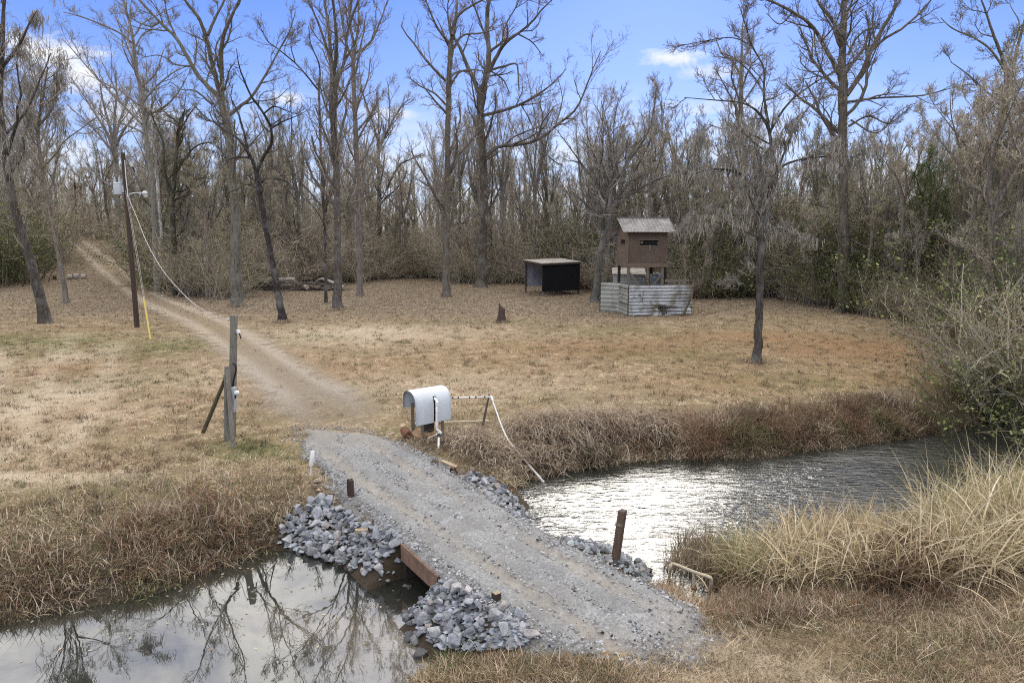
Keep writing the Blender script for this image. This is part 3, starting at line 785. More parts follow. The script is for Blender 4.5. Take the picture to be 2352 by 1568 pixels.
# low ribbed metal box behind the stilts
p0 = AT(1408.5, 650, Yh + 4.2); q0 = AT(1480, 656, Yh + 3.4); gb = float(H(p0[0], p0[1]))
zr0 = AT(1408.5, 631, Yh + 4.2)[2]; bx0 = np.array([p0[0], p0[1], gb]); bx1 = np.array([q0[0], q0[1], gb]); dv = np.array([.55, 3.6, 0])
mtl = thing('metal_shelter', bx0, 'low ribbed metal box with pale flat roof seen between the hut stilts', 'metal shelter')
mb = MB(); corr(mb, bx0, bx1, up(bx1, zr0 - gb), up(bx0, zr0 - gb), 11, .03); corr(mb, bx0 + dv, bx0, up(bx0, zr0 - gb), up(bx0 + dv, zr0 - gb), 11, .03); part(mb, 'ribbed_side', M_TINDULL, mtl)
mb = MB(); corr(mb, bx1 + dv, bx0 + dv, up(bx0 + dv, zr0 - gb), up(bx1 + dv, zr0 - gb), 11, .03); corr(mb, bx1, bx1 + dv, up(bx1 + dv, zr0 - gb), up(bx1, zr0 - gb), 11, .03); part(mb, 'end_panel', M_TIN, mtl)
mb = MB(); r0, r1 = up(bx0, zr0 - gb), up(bx1, zr0 - gb); e = (bx1 - bx0) / np.linalg.norm(bx1 - bx0) * .12
mb.hexa([r0 - e + (0, -.1, .035), r1 + e + (0, -.1, .035), r1 + dv + e + (0, .1, .33), r0 + dv - e + (0, .1, .33), r0 - e + (0, -.1, .075), r1 + e + (0, -.1, .075), r1 + dv + e + (0, .1, .37), r0 + dv - e + (0, .1, .37)]); part(mb, 'roof', M_PALEROOF, mtl)
# pale upright tank beside it
pt = AT(1508, 650, Yh + 2.2); g = float(H(pt[0], pt[1])); tk = thing('water_tank', (pt[0], pt[1], g), 'rounded pale metal tank standing under the hut', 'tank')
zt_ = AT(1508, 627, Yh + 2.2)[2]
mb = MB(); mb.tube([(pt[0], pt[1], g - .05), (pt[0], pt[1], zt_ - .18)], .5, 20); part(mb, 'body', M_TIN, tk, True)
mb = MB(); mb.tube([(pt[0], pt[1], zt_ - .18), (pt[0], pt[1], zt_ - .06), (pt[0], pt[1], zt_)], [.52, .44, .16], 20); part(mb, 'lid', M_GALV, tk, True)

# rail of old timber behind the fence, right of the hut
ra_ = AT(1527, 645, b0[1] + 1.1); rb_ = AT(1583, 644, b0[1] + .9)
rail = thing('timber_rail', (ra_[0], ra_[1], float(H(ra_[0], ra_[1]))), 'weathered double timber rail behind the tin fence', 'rail')
for dz in (0, -.32):
    mb = MB(); mb.beam(up(ra_, dz), up(rb_, dz), .06, .2); part(mb, 'rail', M_OLDWOOD, rail)
for f in (.06, .5, .94):
    p = lerp(ra_, rb_, f); mb = MB(); mb.beam((p[0], p[1] + .09, float(H(p[0], p[1])) - .1), (p[0], p[1] + .09, p[2] + .16), .1, .1, up=(1, 0, 0)); part(mb, 'post', M_DARKWOOD, rail)

# tin fence of three runs
f0, f1, f2, f3 = GP(1379, 715.5), GP(1422, 719), GP(1443.6, 727), GP(1587, 723.5)
f1 = f1 + np.array([0, .2, 0])
fence = thing('tin_fence', f2, 'low fence of dented blue grey corrugated tin in front of the hut', 'fence')
hF = abs(pxsize(71, f2)); rr = np.random.default_rng(3)
def dent(u, v):
    return .05 * np.sin(u * 9 + v * 4) * (v > .02) + .10 * np.exp(-((v - .33 - .06 * np.sin(u * 5)) / .06) ** 2) * np.sin(np.clip((u - .35) * 5, 0, 3.1)) - .08 * np.exp(-((v - .25) / .05) ** 2) * (u > .4)
z0 = lambda p: np.array([p[0], p[1], float(H(p[0], p[1])) + .02])
for a, b, mt, n, lab, ht0, ht1 in ((f0, f1, M_TINDULL, 7, 'dull lichen stained tin', hF, hF), (f1, f2, M_TINDULL, 8, 'pale lichen stained tin', hF, hF), (f2, f3, M_TIN, 9, 'bluish tin with a creased lower half', hF, hF * .97)):
    mb = MB(); a_, b_ = z0(a), z0(b)
    if b is f3:
        top = b_ + (0, 0, ht1) + np.array([.12, 0, 0])
        corr(mb, a_, b_, top, up(a_, ht0), n, .035, 40, dent)
    else: corr(mb, a_, b_, up(b_, ht1), up(a_, ht0), n, .035, 10)
    o = part(mb, 'tin_panel', mt, fence); o['label'] = lab
for p, q in ((f0, .1), (f1, .1), (f2, .12), (lerp(f2, f3, .48), .1), (f3, .1)):
    mb = MB(); a_ = z0(p) + np.array([0, .12, -.2]); mb.beam(a_, up(a_, hF + .12), q, q, up=(1, 0, 0)); part(mb, 'post', M_DARKWOOD, fence)
mb = MB()
for a, b in ((f0, f1), (f1, f2), (f2, f3)):
    for hh in (.35, .85): mb.beam(up(z0(a), hF * hh) + (0, .07, 0), up(z0(b), hF * hh) + (0, .07, 0), .04, .09)
part(mb, 'batten', M_DARKWOOD, fence)
# dead creepers and the bowed sapling on the fence
def creeper(px, lab, hgt, seed, n=26, wid=.22):
    r = np.random.default_rng(seed); p = GP(*px); pl = Plant()
    base = np.stack([p[0] + r.normal(0, wid, n), p[1] - .27 + r.normal(0, .03, n), np.full(n, p[2])], -1)
    P = np.empty((n, 7, 3)); P[:, 0] = base
    for k in range(1, 7): P[:, k] = P[:, k - 1] + np.stack([r.normal(0, .07, n), r.normal(0, .02, n), hgt / 6 * r.uniform(.5, 1.15, n)], -1)
    pl.tubes(P, np.full((n, 7), .014), 3, jitcol((.10, .07, .05), n, .3, r=r))
    L = P[:, 2:].reshape(-1, 3)[r.integers(0, n * 5, n * 9)] + r.normal(0, .05, (n * 9, 3))
    pl.add(*leafquads(L, r.uniform(.05, .12, n * 9), pickcol([(.13, .08, .05), (.2, .13, .09), (.09, .07, .04)], n * 9, r=r), r=r))
    tag(pl.build('creeper', M_LEAF, None, p), lab, 'creeper', 'dead creepers on the tin fence')
creeper((1463, 725), 'dead brown creeper climbing the middle of the tin fence', 1.9, 1, 40, .16)
creeper((1522, 723.5), 'short dead creeper at the foot of the tin fence', .9, 2, 16, .14)
sp = [GP(1566, 726) + (0, -.15, 0), GP(1574, 725) + (0, -.18, .55), GP(1582, 725) + (0, -.18, 1.15), GP(1587, 725) + (0, -.15, 1.8), GP(1589, 724) + (0, -.05, 2.5)]
Pq, Rq = resample(sp, [.1, .085, .07, .05, .03], 14)
rs = thing('bowed_sapling', sp[0], 'brown sapling bowed against the right end of the tin fence', 'sapling')
pl = Plant(); pl.tubes(Pq[None], Rq[None], 8, jitcol((.11, .085, .065), 1)); pl.build('trunk', M_BARK, rs, sp[0])
tp, tr_ = grow(np.random.default_rng(8), Pq[None], Rq[None], 14, .4, 50, .35, 4, .2, .2); pl = Plant(); pl.tubes(tp, tr_, 3, jitcol((.14, .11, .085), len(tp)))
t2, t2r = grow(np.random.default_rng(9), tp, tr_, 5, .5, 45, .2, 3, .2, .2, lmin=.15); pl.tubes(t2, t2r, 3, jitcol((.14, .11, .085), len(t2))); pl.build('crown', M_TWIG, rs, sp[0])

# ------------------------------------------------------------------ black open shed
D1, C1, A1 = GP(1245, 681), GP(1331, 676), GP(1205, 671)
B1 = A1 + C1 - D1; zs = float(H(D1[0], D1[1]))
hD = AT(1245.6, 606, D1[1])[2]; hA = AT(1201, 599.5, A1[1])[2]; hC = AT(1332, 602, C1[1])[2]; hB = hA + hC - hD
shed = thing('lean_to_shed', D1, 'small open fronted shed of black sheeting with pale flat roof', 'shed')
lift = .45
def q(p, h): return np.array([p[0], p[1], h])
def panel(a, b, za0, za1, zb0, zb1, thk, mat, nm, rib=0):
    mb = MB(); n_ = np.cross(b - a, (0, 0, 1)); n_ /= np.linalg.norm(n_)
    mb.hexa([q(a, za0), q(b, zb0), q(b, zb0) - n_ * thk, q(a, za0) - n_ * thk, q(a, za1), q(b, zb1), q(b, zb1) - n_ * thk, q(a, za1) - n_ * thk])
    return part(mb, nm, mat, shed)
for p, h, d in ((D1, hD, .0), (C1, hC, 0), (A1, hA, 0), (B1, hB, 0)):
    c = (A1 + B1 + C1 + D1) / 4; pp = lerp(p, c, .05); mb = MB(); mb.beam(q(pp, zs - .2), q(pp, h - .05), .14, .14, up=(1, 0, 0)); part(mb, 'post', M_OLDWOOD if p is D1 else M_DARKWOOD, shed)
n_ = np.cross(C1 - D1, (0, 0, 1)); n_ /= np.linalg.norm(n_)
mb = MB(); corr(mb, q(D1, zs + lift), q(D1, hD - .04), q(C1, hC - .04), q(C1, zs + lift - .05), 20, .025, 1); part(mb, 'front_wall', M_TARP, shed)
mb = MB(); corr(mb, q(B1, zs + lift), q(C1, zs + lift), q(C1, hC - .04), q(B1, hB - .04), 14, .025, 1); part(mb, 'side_wall', M_TARP, shed)
mb = MB(); a_, b_ = lerp(A1, B1, .03), B1; mb.hexa([q(a_, zs + .55), q(b_, zs + .55), q(b_, zs + .55) + (0, .05, 0), q(a_, zs + .55) + (0, .05, 0), q(a_, hA - .1), q(b_, hB - .1), q(b_, hB - .1) + (0, .05, 0), q(a_, hA - .1) + (0, .05, 0)])
o = part(mb, 'back_wall', M_GREYBOARD, shed); o['label'] = 'pale grey inner back board'
mb = MB()
def ovh(p, k): c = (A1 + B1 + C1 + D1) / 4; return p + (p - c) * k
for rr_ in (0,):
    P8 = [q(ovh(p, .05), h + .0) for p, h in ((D1, hD), (C1, hC), (B1, hB + .06), (A1, hA + .06))]; mb.hexa(P8 + [up(p, .07) for p in P8])
part(mb, 'roof', M_PALEROOF, shed)
mb = MB(); mb.beam(q(ovh(A1, .05), hA - .03), q(ovh(D1, .05), hD - .06), .06, .14); mb.beam(q(ovh(D1, .045), hD - .09), q(ovh(C1, .045), hC - .09), .06, .13); part(mb, 'fascia', M_DARKWOOD, shed)

# ------------------------------------------------------------------ jagged stump
p = GP(1152, 739); hS = pxsize(44, p)
mb = MB(); n = 16; V = []
rr = np.random.default_rng(4)
prof = [(0, .34), (.12, .25), (.4, .19), (.7, .16)]
for hh, rad in prof:
    for k in range(n):
        a = k * 6.283 / n; w_ = 1 + .22 * math.sin(a * 5 + 1) * (1 - hh) + rr.normal(0, .05)
        V.append((p[0] + math.cos(a) * rad * w_ * hS * .95, p[1] + math.sin(a) * rad * w_ * hS * .95, p[2] - .05 + hh * hS))
for k in range(n):
    a = k * 6.283 / n; V.append((p[0] - .05 + math.cos(a) * .11 * hS, p[1] + math.sin(a) * .11 * hS, p[2] + hS * (.72 + .28 * abs(math.sin(k * 2.3)) * (1 if math.cos(a) < .3 else .3))))
V.append((p[0] - .05, p[1], p[2] + hS * .62))
F4 = [(r_ * n + k, r_ * n + (k + 1) % n, (r_ + 1) * n + (k + 1) % n, (r_ + 1) * n + k) for r_ in range(4) for k in range(n)]
mb.add(V, [F4, [(4 * n + k, 4 * n + (k + 1) % n, 5 * n) for k in range(n)]])
tag(mb.done('tree_stump', M_STUMP, loc=p), 'dark jagged tree stump alone in the leaf litter', 'stump')

# ------------------------------------------------------------------ utility pole with transformer and lamp
pb = GP(315, 752); Yp = pb[1]; ptop = AT(282.2, 351, Yp)
up_root = thing('utility_pole', pb, 'tall brown wooden utility pole leaning left beside the dirt track', 'utility pole')
rb0, rt0 = pxsize(11.5, pb) / 2, pxsize(8.6, pb) / 2
def pole(f): return lerp(pb, ptop, f)
mb = MB(); mb.tube([pole(-.02), pole(.3), pole(.7), pole(1)], [rb0, lerp(rb0, rt0, .3), lerp(rb0, rt0, .7), rt0], 16); part(mb, 'pole', M_POLE, up_root, True)
cc = AT(273.5, 447, Yp); ch = pxsize(23, pb); cr = pxsize(18.5, pb) / 2
cc = np.array([cc[0], Yp - .05, cc[2]])
mb = MB(); mb.tube([cc, up(cc, .03), up(cc, ch - .03), up(cc, ch)], [cr * .95, cr, cr, cr * .97], 24); can = part(mb, 'transformer', M_CAN, up_root, True)
mb = MB(); mb.tube([up(cc, ch + .003), up(cc, ch + .05), up(cc, ch + .09)], [cr * 1.04, cr * 1.04, cr * .5], 24); subpart(mb, 'lid', M_CAN, can, up_root, True)
for dx in (-.16, .12):
    mb = MB(); b_ = up(cc, ch + .07) + (dx, 0, 0); hs = [0, .05, .06, .1, .11, .15, .16, .26]; mb.tube([up(b_, k * 1.3) for k in hs], [.075, .075, .055, .075, .055, .07, .045, .03], 12); subpart(mb, 'bushing', M_CAN, can, up_root)
mb = MB(); w0 = pole(.74); mb.box((cc[0] + cr + .02, cc[1] + .02, cc[2] + ch * .5), abs(pole(.77)[0] - cc[0]) - cr + .02, .12, ch * .6); subpart(mb, 'bracket', M_GALV, can, up_root)
arm = [AT(x, y, Yp - .12) for x, y in ((294.5, 456), (296, 450), (300, 445.5), (308, 443.5), (318, 443), (330, 443.3))]
mb = MB(); P_, R_ = resample(arm, [.035] * 6, 16); mb.tube(P_, R_, 10); armo = part(mb, 'lamp_arm', M_GALV, up_root, True)
la, lb = AT(326, 443, Yp - .12), AT(338, 445.2, Yp - .12)
mb = MB(); mb.tube([la, lerp(la, lb, .25), lerp(la, lb, .7), lb], [.06, .13, .16, .07], 14); lh = part(mb, 'lamp_head', M_GALV, up_root, True)
mb = MB(); c_ = lerp(la, lb, .7); mb.tube([up(c_, -.10), up(c_, -.17), up(c_, -.24)], [.14, .12, .05], 14); subpart(mb, 'lens', M_GLASS, lh, up_root, True)
mb = MB(); c_ = lerp(la, lb, .05); mb.tube([up(c_, .04), up(c_, .14), up(c_, .18)], [.05, .06, .03], 10); subpart(mb, 'photocell', M_BLACK, lh, up_root, True)
mb = MB(); mb.tube([AT(286.3, 368, Yp - .16), AT(289.5, 410, Yp - .17), AT(294, 452, Yp - .18)], .028, 8); part(mb, 'conduit', M_PVC, up_root)
ca_, cb_ = AT(286, 379, Yp), AT(301, 381, Yp - .1)
mb = MB(); mb.beam(ca_, cb_, .05, .05); br = part(mb, 'cutout_bracket', M_DARKWOOD, up_root)
mb = MB(); c_ = AT(303, 383, Yp - .1); mb.tube([up(c_, .28), up(c_, .0)], [.075, .085], 10); mb.tube([up(c_, .30), up(c_, .28)], [.05, .09], 10); subpart(mb, 'fuse_cutout', M_CAN, br, up_root)
mb = MB(); mb.tube([up(c_, .02) + (.03, 0, 0), up(c_, -.3) + (.14, 0, 0)], .045, 8); subpart(mb, 'fuse_tube', M_BLACK, br, up_root)
# guy wires with yellow guard
gy = GP(346, 781)
guy = thing('guy_wire', gy, 'pair of thin guy wires with yellow guard beside the utility pole', 'guy wire')
g0, g1 = AT(288, 437, Yp - .1), gy
gt = lerp(g0, g1, .73)
for dx in (0, .16):
    mb = MB(); mb.tube([g0 + (dx * .4, 0, -dx), lerp(g0, g1, .5) + (dx * .5, 0, 0), g1 + (dx * .2, 0, 0)], .007, 6); part(mb, 'wire', M_WIRE, guy)
mb = MB(); mb.tube([gt, lerp(gt, g1, .5), lerp(gt, g1, .99)], [.035, .04, .042], 10); part(mb, 'guard', M_YELLOW, guy, True)

# ------------------------------------------------------------------ meter post with braces
mg = GP(521, 1013); Ym = mg[1]
mp = thing('meter_post', mg, 'cluster of grey timber posts with slanting brace and meter box', 'meter post')
tb = GP(531, 1004); tt_ = AT(537.5, 724, tb[1])
w_ = pxsize(12.5, tb)
mb = MB(); mb.beam(tb - (0, 0, .25), tt_, w_ * 1.1, w_ * 1.1, up=(0, 1, 0), w2=w_ * .95, h2=w_ * .95); tall = part(mb, 'tall_post', M_GREYPOST, mp)
sb = GP(519.5, 1012); st_ = AT(520.5, 841, sb[1] - .02)
mb = MB(); mb.tube([sb - (0, 0, .25), lerp(sb, st_, .5), st_], [w_ * .46, w_ * .42, w_ * .36], 14); part(mb, 'short_post', M_GREYPOST, mp, True)
b1 = GP(535.5, 1030); b2 = AT(522.5, 848, sb[1] - .12)
mb = MB(); mb.beam(b1 - (0, 0, .1), b2, w_ * .62, w_ * .45, up=(0, 1, 0)); part(mb, 'front_board', M_GREYPOST, mp)
k1 = GP(466, 994); k2 = AT(518, 868, sb[1] + .02)
mb = MB(); mb.tube([k1 - (k2 - k1) * .03, k2], [w_ * .38, w_ * .33], 12); part(mb, 'brace', surf('mossy_pole', (.105, .095, .055), .95, 7, .4, bump=.5), mp, True)
m0, m1 = AT(537.5, 944, Ym - .1), AT(537.5, 889, Ym - .1)
mb = MB(); mb.beam(m0, m1, pxsize(7.5, m0), .22, up=(0, 1, 0)); mbx = part(mb, 'meter_box', M_GALV, mp)
mb = MB(); c_ = AT(541, 902, Ym - .16); mb.tube([c_, c_ + (.07, -.02, 0), c_ + (.11, -.03, 0)], [.07, .07, .03], 14); subpart(mb, 'meter', M_GLASS, mbx, mp, True)
mb = MB(); mb.tube(resample([AT(x, y, Ym - .14) for x, y in ((543, 905), (540, 914), (535, 921), (532, 924))], [.02] * 4, 10)[0], .018, 6); subpart(mb, 'strap', M_BLACK, mbx, mp)
mb = MB(); mb.tube(resample([AT(x, y, tb[1] - .12) for x, y in ((534.5, 834), (539, 836), (542, 844), (541, 856), (537, 872), (534.5, 888))], [.02] * 6, 20)[0], .022, 8); part(mb, 'power_cable', M_BLACK, mp, True)
mb = MB(); mb.tube(resample([AT(x, y, tb[1]) for x, y in ((540, 764), (543, 760.5), (547, 761), (548.5, 765))], [.05] * 4, 10)[0], np.linspace(.04, .06, 10), 10); wh = part(mb, 'weatherhead', M_PVC, mp, True)
mb = MB(); mb.tube(resample([AT(x, y, tb[1]) for x, y in ((548, 764), (551, 769), (553, 776), (554.5, 777))], [.02] * 4, 10)[0], .018, 6); subpart(mb, 'tail', M_BLACK, wh, mp)
mb = MB(); i0_ = AT(536, 733, tb[1]); i1_ = AT(524, 733, tb[1]); mb.tube([i0_, i1_], .016, 6); mb.tube([i1_, lerp(i1_, i0_, .25)], .035, 8); part(mb, 'eye_bolt', M_GALV, mp)
# service drop, its own thing
cb = [AT(x, y, lerp(Yp - .2, tb[1], f)) for x, y, f in ((294.5, 452.6, 0), (315.8, 503, .13), (337, 556, .26), (372.7, 619, .42), (417.7, 671.5, .60), (451.6, 702, .74), (488, 722, .88))] + [i1_]
Pc, _ = resample(cb, [.02] * 8, 110)
Pc2 = Pc.copy(); a = np.arange(110) * 1.9; Pc2[:, 0] += .022 * np.cos(a); Pc2[:, 2] += .022 * np.sin(a)
mb = MB(); mb.tube(Pc, np.interp(np.arange(110), [0, 80, 85, 109], [.012, .009, .005, .004]), 6); mb.tube(Pc2, np.interp(np.arange(110), [0, 80, 85, 109], [.010, .007, .004, .003]), 5)
tag(mb.done('service_cable', M_WIRE, loc=cb[0]), 'pale twisted cable sagging from the leaning utility pole to the meter post', 'cable')

# ------------------------------------------------------------------ pump under a bent white sheet
pg = GP(972, 1006); Yw = pg[1]
pump = thing('pump_shelter', pg, 'white sheet bent into a half barrel over the pump by the road', 'pump shelter')
e1 = AT(941, 899, Yw - .1); e2 = AT(1021, 886.5, Yw + .55)
zlo1 = AT(950, 978, Yw - .35)[2]; zlo2 = AT(1034, 969, Yw + .25)[2]
ax = (e2 - e1); ax[2] = 0; Ls = np.linalg.norm(ax); ax /= Ls; pr = np.array([ax[1], -ax[0], 0])   # pr points towards the viewer
hfront = e1[2] - zlo1; rW = .42
ctrl = [(-rW, -hfront * .62), (-rW, -hfront * .3), (-rW * .86, -hfront * .12), (-rW * .45, -.015), (0, 0), (rW * .45, -.03), (rW * .82, -hfront * .16), (rW * .98, -hfront * .36), (rW * 1.0, -hfront * .65), (rW * .93, -hfront)]
cp, _ = resample([(a_, 0, b_) for a_, b_ in ctrl], [1] * 10, 40)
o0 = e1 - pr * .05
mb = MB(); V = []
slot0, slot1 = .50, .60
for th_ in (0, .012):
    for s in (0, .12, .25, .38, slot0, slot1, .75, .88, 1):
        for k in range(40):
            drop = (e2[2] - e1[2]) * s
            flare = 1 + .04 * s
            V.append(o0 + ax * Ls * s + pr * cp[k, 0] * flare * (1 - th_ * 1.2) + np.array([0, 0, cp[k, 2] * (1 - .03 * s) + drop - th_ * .6]))
F4 = []; n = 40
for s in range(8):
    for k in range(39):
        if s == 4 and k > 23: continue
        a_, b_ = s * n + k, (s + 1) * n + k; F4 += [(a_, a_ + 1, b_ + 1, b_), (a_ + 9 * n, b_ + 9 * n, b_ + 1 + 9 * n, a_ + 1 + 9 * n)]
for s in (0, 8):
    for k in range(39): F4.append((s * n + k, s * n + k + 1, s * n + k + 1 + 9 * n, s * n + k + 9 * n))
mb.add(V, [F4]); part(mb, 'cover', M_WHITE, pump, True)
def ps(s, x, z): return o0 + ax * Ls * s + pr * x + np.array([0, 0, z - o0[2]])
gz_ = pg[2]
for s, x in ((.22, .3), (.22, -.3), (.80, .3), (.80, -.3)):
    mb = MB(); p = ps(s, x, 0); mb.beam((p[0], p[1], float(H(p[0], p[1])) - .1), (p[0], p[1], e1[2] - .45), .085, .085, up=(1, 0, 0)); part(mb, 'leg', M_OLDWOOD, pump)
mb = MB(); c_ = ps(.5, .0, gz_ + .12); mb.box(c_, Ls * .9, .7, .06, math.atan2(ax[1], ax[0])); part(mb, 'base_board', surf('tan_board', (.30, .19, .11), .9, 5, .3), pump)
mb = MB(); c_ = ps(.52, .02, 0); mb.tube([(c_[0], c_[1], gz_ + .15), (c_[0], c_[1], gz_ + .75), (c_[0], c_[1], gz_ + .95)], [.17, .17, .08], 16); part(mb, 'pump', M_DARKWOOD, pump, True)
mb = MB(); mb.hexa([ps(.495, rW * .70, zlo1 + .02), ps(.6, rW * .70, zlo1 + .02), ps(.6, rW * .66, zlo1 + .02), ps(.495, rW * .66, zlo1 + .02), ps(.495, rW * .70, zlo1 + hfront * .8), ps(.6, rW * .70, zlo1 + hfront * .8), ps(.6, rW * .66, zlo1 + hfront * .8), ps(.495, rW * .66, zlo1 + hfront * .8)]); part(mb, 'slot_shade', M_DARK, pump)  # dark sheet behind the slot, painted for the shade under the cover
# white pipe work
def pt(x, y, dY): return AT(x, y, Yw + dY)
pp_ = thing('riser_pipe', GP(1007, 1030), 'white plastic pipe elbowing down the front of the pump shelter', 'pipe')
r_ = pxsize(5.2, pg) / 2
path = [pt(998, 914, .0), pt(1003.5, 921, -.28), pt(1003.8, 926, -.33), pt(1003, 976, -.36)]
mb = MB(); mb.tube(path, r_, 12); part(mb, 'riser', M_PVC, pp_, True)
for f in (pt(1004, 927, -.33), pt(1003, 976, -.36)):
    mb = MB(); mb.tube([up(f, .05), up(f, -.05)], r_ * 1.35, 12); part(mb, 'coupling', M_PVC, pp_, True)
mb = MB(); mb.tube(resample([pt(1003, 980, -.36), pt(1004, 986, -.38), pt(1012, 992, -.42), pt(1011, 995, -.5), pt(1003, 998, -.5)], [1] * 5, 24)[0], r_ * 1.05, 12); part(mb, 'elbow', M_PVC, pp_, True)
mb = MB(); mb.tube(resample([pt(1003, 998, -.5), pt(986, 1005, -.6), pt(983, 1009, -.62), pt(982, 1030, -.7), GP(981, 1050)], [1] * 5, 24)[0], r_ * .85, 10); o = part(mb, 'branch_pipe', M_OLDPVC, pp_, True); o['label'] = 'stained tan branch pipe'
mb = MB(); a_, b_ = pt(1008, 993, -.5), GP(1007, 1031); mb.tube([a_, b_ - (0, 0, .05)], r_ * .95, 12); part(mb, 'drop_pipe', M_PVC, pp_, True)
mb = MB(); mb.tube([lerp(a_, b_, .10), lerp(a_, b_, .28)], r_ * 1.4, 12); o = part(mb, 'hose_sleeve', surf('navy_rubber', (.02, .025, .05), .6, 6, .3), pp_, True)
dp = thing('discharge_pipe', GP(1033, 972), 'long white pipe running right then slanting down into the stream', 'pipe')
h0, h1 = pt(1030, 914, .45), AT(1128, 911, Yw + .75); end = G(1249, 1107, WZ - .02)
r2 = pxsize(5.0, pg) / 2
mb = MB(); mb.tube([h0, h1], r2 * .72, 10); part(mb, 'level_pipe', M_PVC, dp, True)
for f in (.08, .21, .47, .62, .83): mb = MB(); mb.tube([lerp(h0, h1, f), lerp(h0, h1, f + .035)], r2 * .78, 10); part(mb, 'tape', M_BLACK, dp)
mb = MB(); mb.tube([lerp(h1, h0, .03), h1, h1 + (.06, -.06, -.12)], [r2 * 1.1, r2 * 1.35, r2 * 1.1], 10); part(mb, 'elbow', M_PVC, dp, True)
s1 = AT(1163, 1003, lerp(h1[1], end[1], .42)); s2 = AT(1200, 1050, lerp(h1[1], end[1], .68))
mb = MB(); mb.tube(resample([h1 + (.04, -.04, -.1), s1, s2, end], [1] * 4, 24)[0], np.linspace(r2 * .7, r2 * 1.05, 24), 10); part(mb, 'slanted_pipe', M_OLDPVC if False else M_PVC, dp, True)
lp0, lp1 = GP(1012, 974) + (0, 0, .06), GP(1123, 970) + (0, 0, .06)
mb = MB(); mb.tube([lp0, lp1], r2 * .75, 10); tag(mb.done('ground_pipe', surf('cream_pipe', (.56, .50, .40), .5, 5, .12), loc=lp0, smooth=True), 'cream pipe lying along the ground right of the pump shelter', 'pipe')
k0, k1 = GP(1106, 976), AT(1124, 904, h1[1] + .02)
mb = MB(); mb.beam(k0 - (0, 0, .2), k1, .10, .06, up=(0, 1, 0), w2=.04, h2=.04); tag(mb.done('stake', M_OLDWOOD, loc=k0), 'thin leaning wooden stake holding up the long white pipe', 'stake')
# rusty bucket on its side
c_ = GP(934, 1004); rB = pxsize(20, c_) / 2; c_ = up(c_, rB * .95); dB = np.array([.42, -.90, -.12]); a_, b_ = c_ - dB * .26, c_ + dB * .2
bk = thing('rusty_drum', c_ - (0, 0, rB), 'small rusty open drum lying on its side in the grass', 'drum')
mb = MB(); mb.tube([a_, lerp(a_, b_, .33), lerp(a_, b_, .36), lerp(a_, b_, .4), b_, b_ - dB * .01, a_ + dB * .03], [rB * .95, rB * .97, rB * 1.03, rB * .97, rB, rB * .90, rB * .88], 24, cap=True); part(mb, 'drum_body', M_RUST, bk)
mb = MB(); mb.tube([b_ - dB * .012, b_ - dB * .006], rB * .9, 24); part(mb, 'drum_shade', M_DARK, bk)  # dark disc over the mouth, painted for the shade inside
# boards and stubs by the road edge
a_, b_ = GP(1014, 1062) + (0, 0, .05), GP(1048, 1077) + (0, 0, .05)
mb = MB(); mb.beam(a_, b_, .13, .05); tag(mb.done('loose_board', surf('pale_board', (.36, .29, .20), .9, 5, .3), loc=a_), 'short pale board lying at the edge of the gravel road', 'board')
def ibeam(name, base, top, w, d, rz, mat, label, cat, cap=None, flange=.018):
    root = thing(name, base, label, cat)
    mb = MB(); ca, sa = math.cos(rz), math.sin(rz)
    v1, v2 = np.array([ca, sa, 0]), np.array([-sa, ca, 0])
    for s in (-1, 1):
        o_ = v2 * s * (d / 2 - flange / 2); mb.hexa([*(base - (0, 0, .3) + o_ + v1 * x * w / 2 + v2 * y * flange / 2 for x, y in ((-1, -1), (1, -1), (1, 1), (-1, 1))), *(top + o_ + v1 * x * w / 2 + v2 * y * flange / 2 for x, y in ((-1, -1), (1, -1), (1, 1), (-1, 1)))])
    part(mb, 'flange', mat, root)
    mb = MB(); mb.hexa([*(base - (0, 0, .3) + v1 * x * flange / 2 + v2 * y * (d / 2 - flange) for x, y in ((-1, -1), (1, -1), (1, 1), (-1, 1))), *(top + v1 * x * flange / 2 + v2 * y * (d / 2 - flange) for x, y in ((-1, -1), (1, -1), (1, 1), (-1, 1)))])
    part(mb, 'web', mat, root)
    return root
b_ = GP(805, 1143); t_ = AT(804.5, 1101, b_[1]); w_ = pxsize(15, b_)
ibeam('steel_post', b_, t_, w_ * .85, w_ * 1.0, .45, M_STEELPOST, 'short brown steel post standing on the left edge of the gravel road', 'post', flange=.03)
b_ = GP(1044, 1089); t_ = AT(1042, 1078, b_[1])
ibeam('steel_stub', b_, t_, .16, .24, .3, M_STEELPOST, 'low rusty steel stub at the far right edge of the gravel', 'post')
def woodpost(name, base, top, w, rz, mat, matcap, label, w2=None):
    root = thing(name, base, label, 'post'); ca, sa = math.cos(rz), math.sin(rz); v1, v2 = np.array([ca, sa, 0]), np.array([-sa, ca, 0])
    bv = w * .06; oct_ = [(-1, -1 + .12), (-1 + .12, -1), (1 - .12, -1), (1, -1 + .12), (1, 1 - .12), (1 - .12, 1), (-1 + .12, 1), (-1, 1 - .12)]
    ring = lambda c, s: [c + v1 * x * s / 2 + v2 * y * s / 2 for x, y in oct_]
    mb = MB(); V = ring(base - (0, 0, .3), w) + ring(top, w) + ring(top + (top - base) / np.linalg.norm(top - base) * .012, w * .94)
    F4 = [(r * 8 + k, r * 8 + (k + 1) % 8, (r + 1) * 8 + (k + 1) % 8, (r + 1) * 8 + k) for r in (0, 1) for k in range(8)]
    mb.add(V, [F4]); part(mb, 'shaft', mat, root)
    mb = MB(); mb.add(ring(top + (top - base) / np.linalg.norm(top - base) * .013, w * .94), [[tuple(range(8))]]); part(mb, 'end_grain', matcap, root)
    return root
